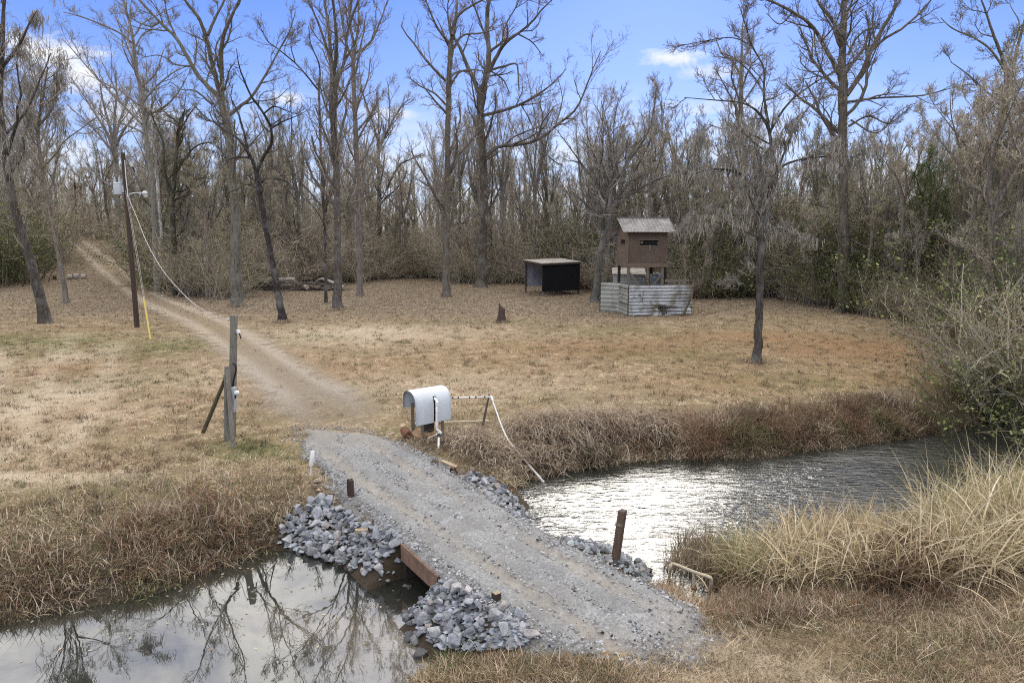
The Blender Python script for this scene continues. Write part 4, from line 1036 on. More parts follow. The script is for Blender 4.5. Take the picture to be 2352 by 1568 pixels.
b_ = GP(1136, 1385); t_ = AT(1140, 1361, b_[1]); w_ = pxsize(17, b_)
woodpost('wooden_post', b_, t_, w_, .62, M_DARKWOOD, surf('pale_endgrain', (.30, .25, .17), .9, 9, .3), 'stubby square post with pale cut top sunk among the front rocks')
b_ = GP(1409, 1289); t_ = AT(1430, 1173, b_[1] + .1); w_ = pxsize(16, b_)
M_BROWNPOST = surf('brown_post', (.115, .078, .052), .85, 7, .4, stretch=(6, 6, .5), bump=.4, dirt=(.06, .045, .03))
rp = woodpost('leaning_post', b_, t_, w_, .9, M_BROWNPOST, M_STEELPOST, 'tall leaning square brown post on the right road edge above the water')
mb = MB(); f = .72; c_ = lerp(b_, t_, f); ca, sa = math.cos(.9), math.sin(.9); v1, v2 = np.array([ca, sa, 0]), np.array([-sa, ca, 0]); s_ = w_ * 1.06
dv_ = (t_ - b_) / np.linalg.norm(t_ - b_) * .05
mb.hexa([*(c_ + v1 * x * s_ / 2 + v2 * y * s_ / 2 for x, y in ((-1, -1), (1, -1), (1, 1), (-1, 1))), *(c_ + dv_ + v1 * x * s_ / 2 + v2 * y * s_ / 2 for x, y in ((-1, -1), (1, -1), (1, 1), (-1, 1)))]); part(mb, 'band', M_OLDWOOD, rp)
# white marker pipe
b_ = GP(712, 1092); t_ = AT(718.5, 1036, b_[1]); mk_ = thing('marker_pipe', b_, 'thin white marker pipe in the grass left of the road', 'marker')
mb = MB(); md = lerp(b_, t_, .42); mb.tube([b_ - (0, 0, .1), md], .022, 8); part(mb, 'stem', M_PVC, mk_, True)
mb = MB(); mb.tube([md, t_, t_ + (0, 0, .01)], [.05, .05, .03], 12); part(mb, 'sleeve', M_PVC, mk_, True)
# tan pipe rail at the reeds
pr_ = thing('pipe_rail', GP(1592, 1376), 'tan pipe rail with two legs and a coupling beside the reeds', 'pipe')
gA = GP(1594, 1376); Yr = gA[1]
l0, l1, l2 = AT(1544, 1295, Yr + .55), AT(1594, 1313, Yr + .0), AT(1630, 1325, Yr - .3)
rP = pxsize(8, gA) / 2
mb = MB(); mb.tube(resample([l0 + (-.03, 0, -.12), l0 + (-.02, 0, -.03), l0 + (.04, 0, 0), l1, l2, l2 + (.03, 0, -.04), l2 + (.03, 0, -.12)], [1] * 7, 30)[0], rP, 12); part(mb, 'rail', M_OLDPVC, pr_, True)
for p, gp in ((l1, GP(1592.5, 1378)), (l2 + (.03, 0, -.1), GP(1626, 1372)), (l0 + (-.03, 0, -.1), GP(1532, 1340))):
    mb = MB(); mb.tube([p, (lerp(p, gp, 1.0)[0], lerp(p, gp, 1.0)[1], float(H(gp[0], gp[1])) - .2)], rP * .85, 12); part(mb, 'leg', M_OLDPVC, pr_, True)
p = lerp(l1, gA, .62); mb = MB(); mb.tube([up(p, .1), up(p, .085), up(p, .05), up(p, .045), up(p, 0), up(p, -.005), up(p, -.05)], [rP, rP * 1.3, rP * 1.3, rP * 1.7, rP * 1.7, rP * 1.3, rP * 1.2], 12); part(mb, 'coupling', M_RUST, pr_, True)

# ------------------------------------------------------------------ culvert beam and deck
a_, b_ = BEAM_A, BEAM_B
cul = thing('culvert_bridge', (a_[0], a_[1], WZ), 'rusty brown edge beam of the culvert showing under the gravel', 'culvert')
dr = (b_ - a_) / np.linalg.norm(b_ - a_); inn = np.array([-dr[1], dr[0], 0]);
if inn[0] < 0: inn = -inn
mb = MB(); mb.hexa([a_ - (0, 0, .30), b_ - (0, 0, .30), b_ + inn * .09 - (0, 0, .30), a_ + inn * .09 - (0, 0, .30), a_ + (0, 0, .03), b_ + (0, 0, .03), b_ + inn * .09 + (0, 0, .03), a_ + inn * .09 + (0, 0, .03)]); part(mb, 'edge_beam', M_BEAM, cul)
mb = MB(); P8 = [a_ - dr * .5 + inn * .1, b_ + dr * .5 + inn * .1, b_ + dr * .5 + inn * 2.6, a_ - dr * .5 + inn * 2.6]; mb.hexa([p - (0, 0, .22) for p in P8] + [p - (0, 0, .05) for p in P8]); part(mb, 'deck', M_DARKWOOD, cul)
mb = MB()
for s, e in ((a_ - dr * .02, 0), (b_ + dr * .02, 0)):
    mb.hexa([s - dr * .06 + (0, 0, -1.2), s + dr * .06 + (0, 0, -1.2), s + dr * .06 + inn * 2.4 + (0, 0, -1.2), s - dr * .06 + inn * 2.4 + (0, 0, -1.2), s - dr * .06 + inn * .1 + (0, 0, -.23), s + dr * .06 + inn * .1 + (0, 0, -.23), s + dr * .06 + inn * 2.4 + (0, 0, -.23), s - dr * .06 + inn * 2.4 + (0, 0, -.23)])
part(mb, 'abutment', M_DARKWOOD, cul)

# ------------------------------------------------------------------ logs and brush by the wood
def log(name, pa, pb, r, label, cat, bark, lift=0):
    a_, b_ = pa + (0, 0, r + lift), pb + (0, 0, r + lift)
    root = thing(name, pa, label, cat); rr = np.random.default_rng(int(pa[0] * 10) % 99)
    n = 9; P_ = np.array([lerp(a_, b_, k / (n - 1)) + rr.normal(0, r * .04, 3) for k in range(n)])
    mb = MB(); mb.tube(P_, r * (1 + rr.normal(0, .04, n)), 14, cap=False); part(mb, 'bark', bark, root, True)
    ax_ = (b_ - a_) / np.linalg.norm(b_ - a_)
    for c_, s in ((P_[0], -1), (P_[-1], 1)):
        mb = MB(); mb.tube([c_ - ax_ * s * .01, c_ + ax_ * s * .012], r * .96, 14); part(mb, 'sawn_end', M_LOGEND, root)
    return root
L0, L1 = GP(576, 664), GP(677, 664)
log('pale_log', L0 + (0, .3, 0), L1 + (0, .1, 0), pxsize(12, L0) / 2, 'long pale grey sawn log on top of the brush heap', 'log', M_LOGBARK, pxsize(15, L0))
a_, b_ = GP(668, 660), GP(706, 668)
log('sawn_log', a_, b_, pxsize(10.5, b_) / 2, 'short brown log with its sawn end facing the field', 'log', M_LOGBARK, .1)
a_, b_ = GP(606, 658), GP(653, 652)
log('grey_log', a_ + (0, -.2, 0), b_, pxsize(6, b_) / 2, 'thin grey log leaning in the brush heap under the pale log', 'log', M_LOGBARK, .55)
for k, (x, y, s) in enumerate(((126, 642, 8), (161, 641, 9), (176, 640, 10), (192, 640, 9))):
    p = GP(x, y); r_ = pxsize(s, p) * .62
    lab = ['small dark log round farthest left by the leaning trees', 'pale topped log round just right of the thin leaning tree', 'largest pale topped log round, middle of the row', 'pale topped log round at the right end of the row'][k]
    rt = thing('log_round', p, lab, 'log', 'row of log rounds left of the track')
    mb = MB(); a2, b2 = p + (-r_ * .7, 0, r_ * .9), p + (r_ * .75, .1, r_ * .9); mb.tube([a2, lerp(a2, b2, .5), b2], [r_ * .95, r_ * 1.05, r_ * .92], 14); part(mb, 'bark', M_DARKLOG if k == 0 else M_LOGBARK, rt, True)
    mb = MB(); mb.tube([b2, b2 + (.015, 0, 0)], r_ * .9, 14); part(mb, 'sawn_end', M_LOGEND, rt)
r = np.random.default_rng(17); pl = Plant(); n = 420
bx_ = r.uniform(560, 775, n); by_ = 668 - r.uniform(0, 6, n); q_ = GH(bx_, by_); q_[:, 2] += r.uniform(.05, .62, n) * np.where(bx_ < 700, 1, .8)
az = r.normal(0, .5, n) + (r.random(n) < .5) * math.pi; d_ = np.stack([np.cos(az), np.sin(az) * .6, r.normal(-.02, .16, n)], -1); ln = r.uniform(.8, 3.6, n)
P_ = q_[:, None] + d_[:, None] * (np.linspace(-.5, .5, 5)[None, :, None] * ln[:, None, None]); P_ += r.normal(0, .05, P_.shape); P_[..., 2] = np.maximum(P_[..., 2], .16)
pl.tubes(P_, (r.uniform(.012, .06, n)[:, None] * np.linspace(1.2, .5, 5)[None]), 5, pickcol([(.17, .14, .115), (.10, .08, .065), (.26, .22, .18)], n, r=r))
tag(pl.build('brush_heap', M_BRANCH, None, GP(660, 666)), 'tangled heap of cut grey branches at the edge of the wood', 'brush', kind='stuff')
a_ = GP(716, 662); P_, R_ = resample([a_ + (0, 0, .3), GP(735, 664) + (0, 0, 1.0), GP(748, 664) + (0, 0, .95), GP(775, 666) + (0, 0, .55), GP(790, 668) + (0, 0, .3)], [.06, .1, .14, .17, .19], 20)
mb = MB(); mb.tube(P_, R_, 10); tag(mb.done('fallen_limb', M_LOGBARK, loc=a_, smooth=True), 'long bent pale limb on the right side of the brush heap', 'limb')
a_, b_ = GP(1672, 668), GP(1783, 672); P_, R_ = resample([a_ + (0, 0, .2), lerp(a_, b_, .5) + (0, 0, .35), b_ + (0, 0, .3)], [.12, .17, .2], 14)
mb = MB(); mb.tube(P_, R_, 10); tag(mb.done('fallen_log', M_DARKLOG, loc=a_, smooth=True), 'dark fallen log lying behind the moss hung tree', 'log')
# ------------------------------------------------------------------ rocks: eight angular shapes, each stone its own object
import bmesh
M_ROCK, t = newmat('grey_stone')
oi = t.add('ShaderNodeObjectInfo').outputs['Random']
tc = t.add('ShaderNodeTexCoord').outputs['Object']
geo = t.add('ShaderNodeNewGeometry')
c = t.ramp(oi, [(0, (.13, .14, .16)), (.25, (.23, .245, .27)), (.55, (.34, .355, .38)), (.85, (.45, .46, .475)), (.93, (.38, .34, .32)), (1, (.56, .55, .54))])
n1 = t.noise(tc, 3.0, 6, .7, .5); n2 = t.noise(tc, 16, 4, .6)
c = t.mix(1.0, c, t.mix(t.ramp(t.math('ADD', t.math('MULTIPLY', n1, .6), t.math('MULTIPLY', n2, .4)), [(.34, 0), (.66, 1)]), (.55, .56, .58), (1.35, 1.33, 1.3)), 'MULTIPLY')
wz = t.add('ShaderNodeSeparateXYZ', {0: geo.outputs['Position']}).outputs[2]
wet = t.ramp(t.math('ADD', t.math('MULTIPLY', t.math('SUBTRACT', wz, WZ), 2.6), t.math('MULTIPLY', n1, .4)), [(.25, 1), (.75, 0)])
c = t.mix(t.math('MULTIPLY', wet, .75), c, (.055, .052, .045))
c = t.mix(t.math('MULTIPLY', t.ramp(t.noise(geo.outputs['Position'], 2.3, 5, .7), [(.52, 0), (.68, 1)]), .45), c, (.21, .175, .13))
b = t.add('ShaderNodeBump', {'Height': t.math('ADD', n2, n1), 'Strength': .5, 'Distance': .08})
p = t.add('ShaderNodeBsdfPrincipled', {'Base Color': c, 'Roughness': .85, 'Specular IOR Level': .25, 'Normal': b.outputs[0]})
finish(M_ROCK, t, p.outputs[0])
M_TANROCK = surf('tan_stone', (.34, .27, .19), .9, 4, .3, bump=.4)
M_BROWNROCK = surf('brown_stone', (.16, .12, .09), .9, 4, .35, bump=.4)

def rockmesh(seed, mat):
    r = np.random.default_rng(seed); bm = bmesh.new()
    n = int(r.integers(11, 19))
    q = r.normal(size=(n, 3)); q /= np.linalg.norm(q, axis=1, keepdims=True); q *= r.uniform(.8, 1.0, (n, 1))
    q *= np.array([1, r.uniform(.6, .85), r.uniform(.45, .75)]) * .5
    for v in q: bm.verts.new(v)
    bmesh.ops.convex_hull(bm, input=bm.verts)
    for v in [v for v in bm.verts if not v.link_faces]: bm.verts.remove(v)
    bmesh.ops.bevel(bm, geom=list(bm.edges), offset=.018, segments=1, affect='EDGES', profile=.6)
    me = bpy.data.meshes.new('rock'); bm.to_mesh(me); bm.free(); me.materials.append(mat)
    return me
RM = [rockmesh(100 + k, M_ROCK) for k in range(14)]
def place_rock(p, size, label, group=None, name='rock', me=None, r=random, rot=None, cat='rock'):
    o = bpy.data.objects.new(name, me or r.choice(RM)); COL.objects.link(o)
    o.location = Vector([float(c) for c in p]); o.scale = (size * r.uniform(.85, 1.25), size * r.uniform(.8, 1.1), size * r.uniform(.85, 1.15))
    o.rotation_euler = rot or (r.uniform(-.7, .7), r.uniform(-.7, .7), r.uniform(0, 6.28))
    return tag(o, label, cat, group)

def wpoly(pts): a = np.array(pts, float); return GH(a[:, 0], a[:, 1])[:, :2]
def scatter(pts, n, fall=1.0, r=None, world=False):
    r = r or rng
    P = np.asarray(pts, float) if world else wpoly(pts)
    lo, hi = P.min(0), P.max(0); out = np.empty((0, 2))
    while len(out) < n:
        q = r.uniform(lo, hi, (n * 3, 2)); q = q[sdpoly(q[:, 0], q[:, 1], P) < 0]
        q = q[r.random(len(q)) < (max(lo[1], 3) / q[:, 1]) ** fall] if fall else q
        out = np.vstack([out, q])
    return out[:n]

PILES = [([(640, 1250), (655, 1200), (690, 1168), (745, 1152), (785, 1168), (850, 1215), (905, 1248), (935, 1290), (925, 1318), (860, 1312), (780, 1300), (700, 1275)], 74, (25, 52), 'grey riprap rock in the heap left of the road above the pond', 'rocks in the left heap'),
         ([(940, 1405), (960, 1380), (1010, 1335), (1075, 1360), (1130, 1385), (1190, 1420), (1230, 1470), (1190, 1490), (1090, 1500), (1000, 1492), (960, 1450)], 72, (31, 66), 'grey riprap rock in the front heap between pond and road', 'rocks in the front heap'),
         ([(1058, 1100), (1085, 1092), (1130, 1105), (1165, 1130), (1200, 1165), (1215, 1192), (1195, 1196), (1150, 1165), (1105, 1130)], 38, (20, 36), 'grey riprap rock along the far right road edge by the stream', 'rocks on the far right edge'),
         ([(1285, 1243), (1340, 1240), (1375, 1252), (1405, 1262), (1450, 1282), (1490, 1312), (1500, 1334), (1478, 1336), (1420, 1306), (1350, 1272)], 30, (13, 28), 'grey riprap rock around the foot of the leaning brown post', 'rocks by the leaning post')]
r_ = random.Random(9); rubble_pos = []
for pts, n, (s0, s1), lab, grp in PILES:
    W_ = wpoly(pts); rr = np.random.default_rng(n); got = []
    cand = scatter(pts, n * 40, 0, rr)
    cz = H(cand[:, 0], cand[:, 1])
    for c_, z_ in zip(cand, cz):
        if len(got) >= n: break
        z_ = float(z_); p = np.array([c_[0], c_[1], z_])
        s = pxsize(s0 + (s1 - s0) * rr.beta(1.0, 2.4), p)
        if z_ < WZ - .12: continue
        if all((c_[0] - g[0]) ** 2 + (c_[1] - g[1]) ** 2 > (.35 * (s + g[2])) ** 2 for g in got):
            got.append((c_[0], c_[1], s)); place_rock((c_[0], c_[1], z_ + s * .18 + rr.uniform(0, .08)), s * 1.12, lab, grp, r=r_)
    q = scatter(pts, n * 9, 0, rr); rubble_pos.append(q)
p = GP(736, 1153); place_rock(up(p, .12), pxsize(46, p), 'largest flat topped pale rock crowning the left heap', me=RM[3], rot=(.1, .15, .4), r=r_)
p = GP(682, 1172); place_rock(up(p, .1), pxsize(24, p), 'small whitish rock at the upper left corner of the left heap', me=RM[5], r=r_)
p = GP(831, 1235); o = thing('brick', up(p, .16), 'tan brick lying on the grey rocks of the left heap', 'brick'); mb = MB(); w_ = pxsize(29, p); mb.box(up(p, .16), w_, w_ * .4, w_ * .26, .12); part(mb, 'brick_body', M_TANROCK, o)
for (x, y, s, lab, mt) in ((729, 1109, 26, 'tan stone topmost of three beside the road edge', M_TANROCK), (720, 1121, 22, 'brown stone middle of three beside the road edge', M_BROWNROCK), (733, 1130, 19, 'small tan stone lowest of three beside the road edge', M_TANROCK),
                       (758, 1140, 24, 'grey brown stone between the marker stones and the left heap', M_BROWNROCK), (905, 1072, 0, '', None), (1000, 1067, 30, 'brown stone at the road edge left of the loose board', M_BROWNROCK), (1062, 1092, 32, 'dark brown stone beside the steel stub', M_BROWNROCK), (1085, 1085, 26, 'brown stone under the drooping grass by the far rocks', M_BROWNROCK),
                       (1003, 1338, 30, 'pale pinkish rock under the culvert beam', M_ROCK)):
    if not s: continue
    p = GP(x, y); z_ = float(H(p[0], p[1])); place_rock((p[0], p[1], max(z_, WZ - .1) + pxsize(s, p) * .2), pxsize(s, p) * 1.1, lab, me=rockmesh(int(x), mt), r=r_, cat='stone')
rn_ = np.random.default_rng(61)
for (x, y, s_, n_) in ((925, 1322, 30, 5), (948, 1335, 26, 4), (905, 1330, 24, 3), (968, 1352, 22, 2), (1000, 1392, 34, 4), (972, 1400, 40, 4), (955, 1425, 40, 4), (1010, 1365, 30, 4), (950, 1462, 44, 3), (975, 1490, 40, 3), (890, 1316, 28, 3), (1030, 1350, 26, 3), (830, 1308, 26, 7), (870, 1318, 28, 8), (905, 1345, 26, 5), (930, 1300, 22, 4), (885, 1290, 24, 4), (945, 1410, 34, 5), (960, 1440, 34, 4)):
    for _ in range(n_):
        p = G(x + rn_.normal(0, 13), y + rn_.normal(0, 8), WZ + .05); z_ = max(float(H(p[0], p[1])), WZ - .1); sz_ = pxsize(s_ * rn_.uniform(.6, 1.3), p)
        a_ = x < 975 and y < 1360
        place_rock((p[0], p[1], z_ + sz_ * .2), sz_, PILES[0 if a_ else 1][3], PILES[0 if a_ else 1][4], r=r_)
# small rubble between the rocks, and loose gravel on the road: too many to count
def pebbles(name, P, size, cols, label, mat=None, flat=.6):
    N = len(P); r = rng
    a = r.uniform(0, 6.28, (N, 1)) + np.array([[0, 1.26, 2.5, 3.77, 5.03]]) + r.normal(0, .2, (N, 5))
    rad = size[:, None] * r.uniform(.35, .6, (N, 5))
    ring = np.stack([np.cos(a) * rad, np.sin(a) * rad, r.normal(0, .08, (N, 5)) * size[:, None]], -1)
    top = np.stack([r.normal(0, .12, N) * size, r.normal(0, .12, N) * size, size * flat * r.uniform(.3, .6, N)], -1)
    V = np.concatenate([ring, top[:, None], -top[:, None] * .5], 1) + P[:, None]
    b_ = (np.arange(N) * 7)[:, None]
    F_ = np.concatenate([np.stack([b_[:, 0] + k, b_[:, 0] + (k + 1) % 5, b_[:, 0] + 5], -1) for k in range(5)])
    o = build(name, V.reshape(-1, 3), [F_], mat or M_PEB, None, np.repeat(cols, 7, 0))
    return tag(o, label, 'gravel', kind='stuff')
M_PEB = colmat('pebble', 0, .9, 30, .3)
q = np.vstack(rubble_pos); z_ = H(q[:, 0], q[:, 1]); k = z_ > WZ - .1; q, z_ = q[k], z_[k]
pebbles('rubble', np.stack([q[:, 0], q[:, 1], z_ + .05], -1), rng.uniform(.07, .21, len(q)), jitcol((.21, .22, .235), len(q), .4, .03), 'small grey rubble filling the gaps between the riprap rocks')
q = scatter(np.array(ROAD), 15000, .6, world=True); rd = sdpoly(q[:, 0], q[:, 1], ROAD)
rr_ = np.minimum(sdline(q[:, 0], q[:, 1], RUT1), sdline(q[:, 0], q[:, 1], RUT2))
k = (rng.random(len(q)) < np.clip(rr_ / .35, .04, 1)) & (rng.random(len(q)) < np.clip((20.5 - q[:, 1]) / 4, 0.05, 1)); q = q[k]
pebbles('loose_gravel', np.stack([q[:, 0], q[:, 1], H(q[:, 0], q[:, 1], False) + .085], -1), np.clip(rng.lognormal(-3.35, .35, len(q)), .015, .09), np.clip(jitcol((.25, .255, .26), len(q), .45, .02), .02, .55), 'loose crushed grey stone strewn over the gravel road')
q = scatter(np.array([RUT1[0] + (-3, 1.5), RUT1[-1] + (-3.5, -1), RUT2[-1] + (2.5, -2), RUT2[0] + (3, 2)]), 26000, .3, world=True); rd = sdpoly(q[:, 0], q[:, 1], ROAD); dw_ = np.minimum(sdpoly(q[:, 0], q[:, 1], POND), sdpoly(q[:, 0], q[:, 1], STREAM))
q = q[(rd > -.1) & (rng.random(len(q)) < np.exp(-rd / .22)) & (dw_ > 0) & (sdpoly(q[:, 0], q[:, 1], CULV) > 0)]
pebbles('spilled_gravel', np.stack([q[:, 0], q[:, 1], H(q[:, 0], q[:, 1], False) + .02], -1), np.clip(rng.lognormal(-3.2, .4, len(q)), .015, .10), np.clip(jitcol((.24, .24, .24), len(q), .45, .03), .02, .5), 'crushed stone spilled into the grass along the road edges')

# ------------------------------------------------------------------ grasses (uncountable)
STRAW = [(.54, .44, .31), (.45, .355, .235), (.34, .26, .165), (.64, .54, .40), (.27, .20, .125)]
PINKTAN = [(.50, .41, .31), (.41, .33, .245), (.58, .49, .38), (.30, .235, .17)]
RUSSET = [(.20, .125, .08), (.26, .155, .095), (.15, .10, .07), (.32, .215, .14)]
OLIVE = [(.20, .195, .095), (.26, .25, .13), (.15, .15, .075)]
GREEN = [(.10, .14, .045), (.15, .19, .07), (.08, .11, .035)]
def pick(lists, wts, N, var=.22):
    allc = np.zeros((N, 3)); ch = rng.choice(len(lists), N, p=np.array(wts) / sum(wts))
    for k, L in enumerate(lists):
        m_ = ch == k; allc[m_] = pickcol(L, m_.sum(), var)
    return allc
def tufts(XY, per, hmul, spread, cols, wid, lean=(.2, 1.2), droop=(.2, 1.2), segs=2, zoff=0.0):
    N = len(XY); z_ = H(XY[:, 0], XY[:, 1]) + zoff
    i_ = np.repeat(np.arange(N), per); M = len(i_)
    pos_ = np.stack([XY[i_, 0] + rng.normal(0, 1, M) * spread[i_], XY[i_, 1] + rng.normal(0, 1, M) * spread[i_], z_[i_] - .01], -1)
    return blades(pos_, hmul[i_] * rng.uniform(.5, 1.3, M), wid * rng.uniform(.6, 1.4, M), rng.uniform(0, 6.28, M), rng.uniform(*lean, M), rng.uniform(*droop, M), segs, np.clip(cols[i_] * (1 + rng.normal(0, .15, (M, 1))), .01, .9))
def grass(name, chunks, label, mat=None, cat='grass'):
    V, F_, C, n = [], [], [], 0
    for v, f, c_ in chunks: V.append(v); F_.append(f + n); C.append(c_); n += len(v)
    return tag(build(name, np.vstack(V), [np.vstack(F_)], mat or M_GRASS, None, np.vstack(C), True), label, cat, kind='stuff')
def offroad(q, d0=.0, track=.5):
    k = np.ones(len(q), bool)
    k &= sdpoly(q[:, 0], q[:, 1], ROAD) > d0 + rng.normal(0, .12, len(q))
    k &= np.minimum(sdpoly(q[:, 0], q[:, 1], POND), sdpoly(q[:, 0], q[:, 1], STREAM)) > .05
    td = sdline(q[:, 0], q[:, 1], TP2[:, :2])
    k &= (td > 1.8) | (rng.random(len(q)) < .12 + .3 * (td < .45))
    return q[k]
def off_things(q):
    k = np.ones(len(q), bool)
    for pts, *_ in PILES: k &= sdpoly(q[:, 0], q[:, 1], wpoly(pts)) > .05
    return q[k]

# mown field
FIELD = np.array([(-48, 60), (-12, 11.5), (-6, 10.8), (-3, 13.5), (2.5, 17.5), (12, 21.0), (22, 28), (34, 34), (36, 48), (20, 58), (-20, 64)])
q = off_things(offroad(scatter(FIELD, 64000, 1.6, world=True)))
lit, gr, og, pale, _ = zone(q[:, 0], q[:, 1])
cl = .5 + .5 * nz(q[:, 0], q[:, 1], 2.6, 61) + .4 * nz(q[:, 0], q[:, 1], 7, 62)
k = (rng.random(len(q)) > lit * .75) & (rng.random(len(q)) > pale * .45) & (rng.random(len(q)) < .35 + .65 * np.clip(cl, 0, 1)); q = q[k]; lit, gr, og, pale, cl = (a[k] for a in (lit, gr, og, pale, cl))
N = len(q); col = pick([STRAW], [1], N, .2)
u_ = rng.random(N)
col = np.where((u_ < gr * .75)[:, None], pick([OLIVE, GREEN], [2, 1], N), col)
col = np.where(((u_ > 1 - og * .7))[:, None], pick([RUSSET, [(.36, .25, .155), (.42, .305, .20)]], [.6, 2], N), col)
col = col * (1 + .18 * pale)[:, None] * (.58 + .6 * np.clip(cl, 0, 1))[:, None] * (1 + .20 * nz(q[:, 0], q[:, 1], .55, 64) + .12 * nz(q[:, 0], q[:, 1], 1.3, 65))[:, None] * np.where(nz(q[:, 0], q[:, 1], .8, 66) > .55, .7, 1.0)[:, None]
grass('mown_grass', [tufts(q, 7, .085 + .05 * np.clip(cl, 0, 1.5) + .03 * (u_ < gr * .6), np.full(N, .07), col, .013, (.35, 1.35), (.1, .7), 2)], 'mown straw coloured grass of the open field')
# clumpy darker tussocks standing up from the mown field
q = off_things(offroad(scatter(FIELD, 4200, 1.3, world=True))); lit = zone(q[:, 0], q[:, 1])[0]; q = q[rng.random(len(q)) > lit]; N = len(q)
grass('tussocks', [tufts(q, 22, rng.uniform(.10, .22, N), rng.uniform(.06, .16, N), pick([OLIVE, STRAW, RUSSET], [1, .6, 1.6], N) * .8, .014, (.1, 1.0), (.2, .9), 3)], 'low rough tussocks dotted over the mown field')

# left bank above the pond
LB = [(-260, 1150), (0, 1125), (200, 1105), (420, 1075), (600, 1050), (712, 1085), (735, 1140), (650, 1200), (640, 1255), (520, 1300), (420, 1335), (300, 1372), (150, 1405), (-260, 1500)]
q = scatter(LB, 14000, .8); eb = -sdpoly(q[:, 0], q[:, 1], wpoly(LB)); q = q[(rng.random(len(q)) < .06 + eb / 2.4 + .25 * nz(q[:, 0], q[:, 1], 1.9, 72)) | (sdpoly(q[:, 0], q[:, 1], POND) < 1.0)]; q = off_things(q[sdpoly(q[:, 0], q[:, 1], POND) > -.12]); N = len(q); cl = nz(q[:, 0], q[:, 1], 1.6, 71); d_ = sdpoly(q[:, 0], q[:, 1], POND)
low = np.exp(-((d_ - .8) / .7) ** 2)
h_ = (.06 + .09 * np.clip(cl + .4, 0, 1.5) + .10 * low) * .75
k = rng.random(N) < .55 + .6 * nz(q[:, 0], q[:, 1], .9, 75); q, cl, d_, h_ = q[k], cl[k], d_[k], h_[k]; N = len(q)
col = pick([PINKTAN, RUSSET, OLIVE, STRAW], [1.2, .8, 1.3, 1.2], N) * (1.0 + .45 * np.clip(cl, -.8, .8))[:, None]
dark_low = rng.random(N) < .75 * np.exp(-(d_ / 1.1) ** 2) + .25 * np.clip(nz(q[:, 0], q[:, 1], .9, 74), 0, 1); col = np.where(dark_low[:, None], pick([RUSSET, OLIVE, [(.10, .085, .05), (.14, .11, .07)]], [1, 1, 1.3], N), col)  # darker plants picked near the pond also carry the low bank's shade
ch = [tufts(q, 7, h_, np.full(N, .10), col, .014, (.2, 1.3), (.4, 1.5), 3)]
for (x, y, n, h0, cols) in ((480, 1250, 420, .6, [(.12, .085, .055), (.18, .12, .075)]), (400, 1240, 350, .55, [(.15, .10, .06), (.22, .15, .09)]), (470, 1160, 160, .75, [(.20, .11, .06), (.26, .15, .085)]), (130, 1330, 350, .5, [(.12, .09, .06), (.2, .14, .09)]), (300, 1270, 300, .5, [(.14, .10, .065)]), (560, 1240, 260, .45, [(.16, .12, .075)]), (440, 1210, 160, .8, [(.50, .41, .30), (.58, .49, .37)]), (520, 1210, 140, .7, [(.50, .41, .30), (.58, .49, .37)]), (60, 1290, 140, .8, [(.50, .41, .30)]), (640, 1180, 160, .5, [(.45, .37, .28)]), (190, 1380, 150, .6, [(.5, .42, .32)]), (350, 1350, 200, .4, [(.24, .25, .11), (.3, .29, .14)]), (580, 1290, 160, .35, [(.24, .25, .11), (.4, .34, .2)])):
    p = GP(x, y); n = int(n * .6); h0 *= .72; xy = p[:2] + rng.normal(0, .32, (n, 2)); ch.append(blades(np.stack([xy[:, 0], xy[:, 1], H(xy[:, 0], xy[:, 1])], -1), h0 * rng.uniform(.4, 1.25, n), .015 * rng.uniform(.6, 1.5, n), rng.uniform(0, 6.28, n), rng.uniform(.0, .9, n), rng.uniform(.3, 1.9, n), 5, pickcol(cols, n, .25)))
for x in (345, 365, 330, 600, 540, 120, 230):
    p = GP(x, 1170 + (x % 7) * 9); n = 2; ch.append(blades(np.repeat(p[None], n, 0), rng.uniform(.8, 1.5, n), np.full(n, .012), rng.uniform(0, 6.28, n), rng.uniform(0, .12, n), rng.uniform(0, .3, n), 4, pickcol([(.22, .16, .11)], n)))
q2 = scatter([(230, 1230), (330, 1180), (470, 1160), (560, 1200), (560, 1290), (420, 1330), (300, 1340)], 800, .4); N = len(q2); ch.append(tufts(q2, 8, rng.uniform(.2, .5, N), np.full(N, .12), pick([RUSSET, PINKTAN, OLIVE], [1.6, 1, .5], N), .014, (.0, .9), (.5, 1.9), 4))
q2 = scatter([(-200, 1280), (0, 1260), (160, 1260), (200, 1330), (0, 1400), (-200, 1440)], 600, .4); N = len(q2); ch.append(tufts(q2, 8, rng.uniform(.12, .34, N), np.full(N, .12), pick([RUSSET, PINKTAN, OLIVE], [1.4, 1, 1], N), .014, (.0, .9), (.5, 1.9), 4))
q2 = scatter(LB, 240, .4); N = len(q2); ch.append(tufts(q2, 5, rng.uniform(.25, .6, N), np.full(N, .08), pick([STRAW, PINKTAN], [1, 1], N), .011, (.0, .8), (.3, 1.7), 5))
grass('bank_grass', ch, 'tangled brown and green grass on the near left pond bank')

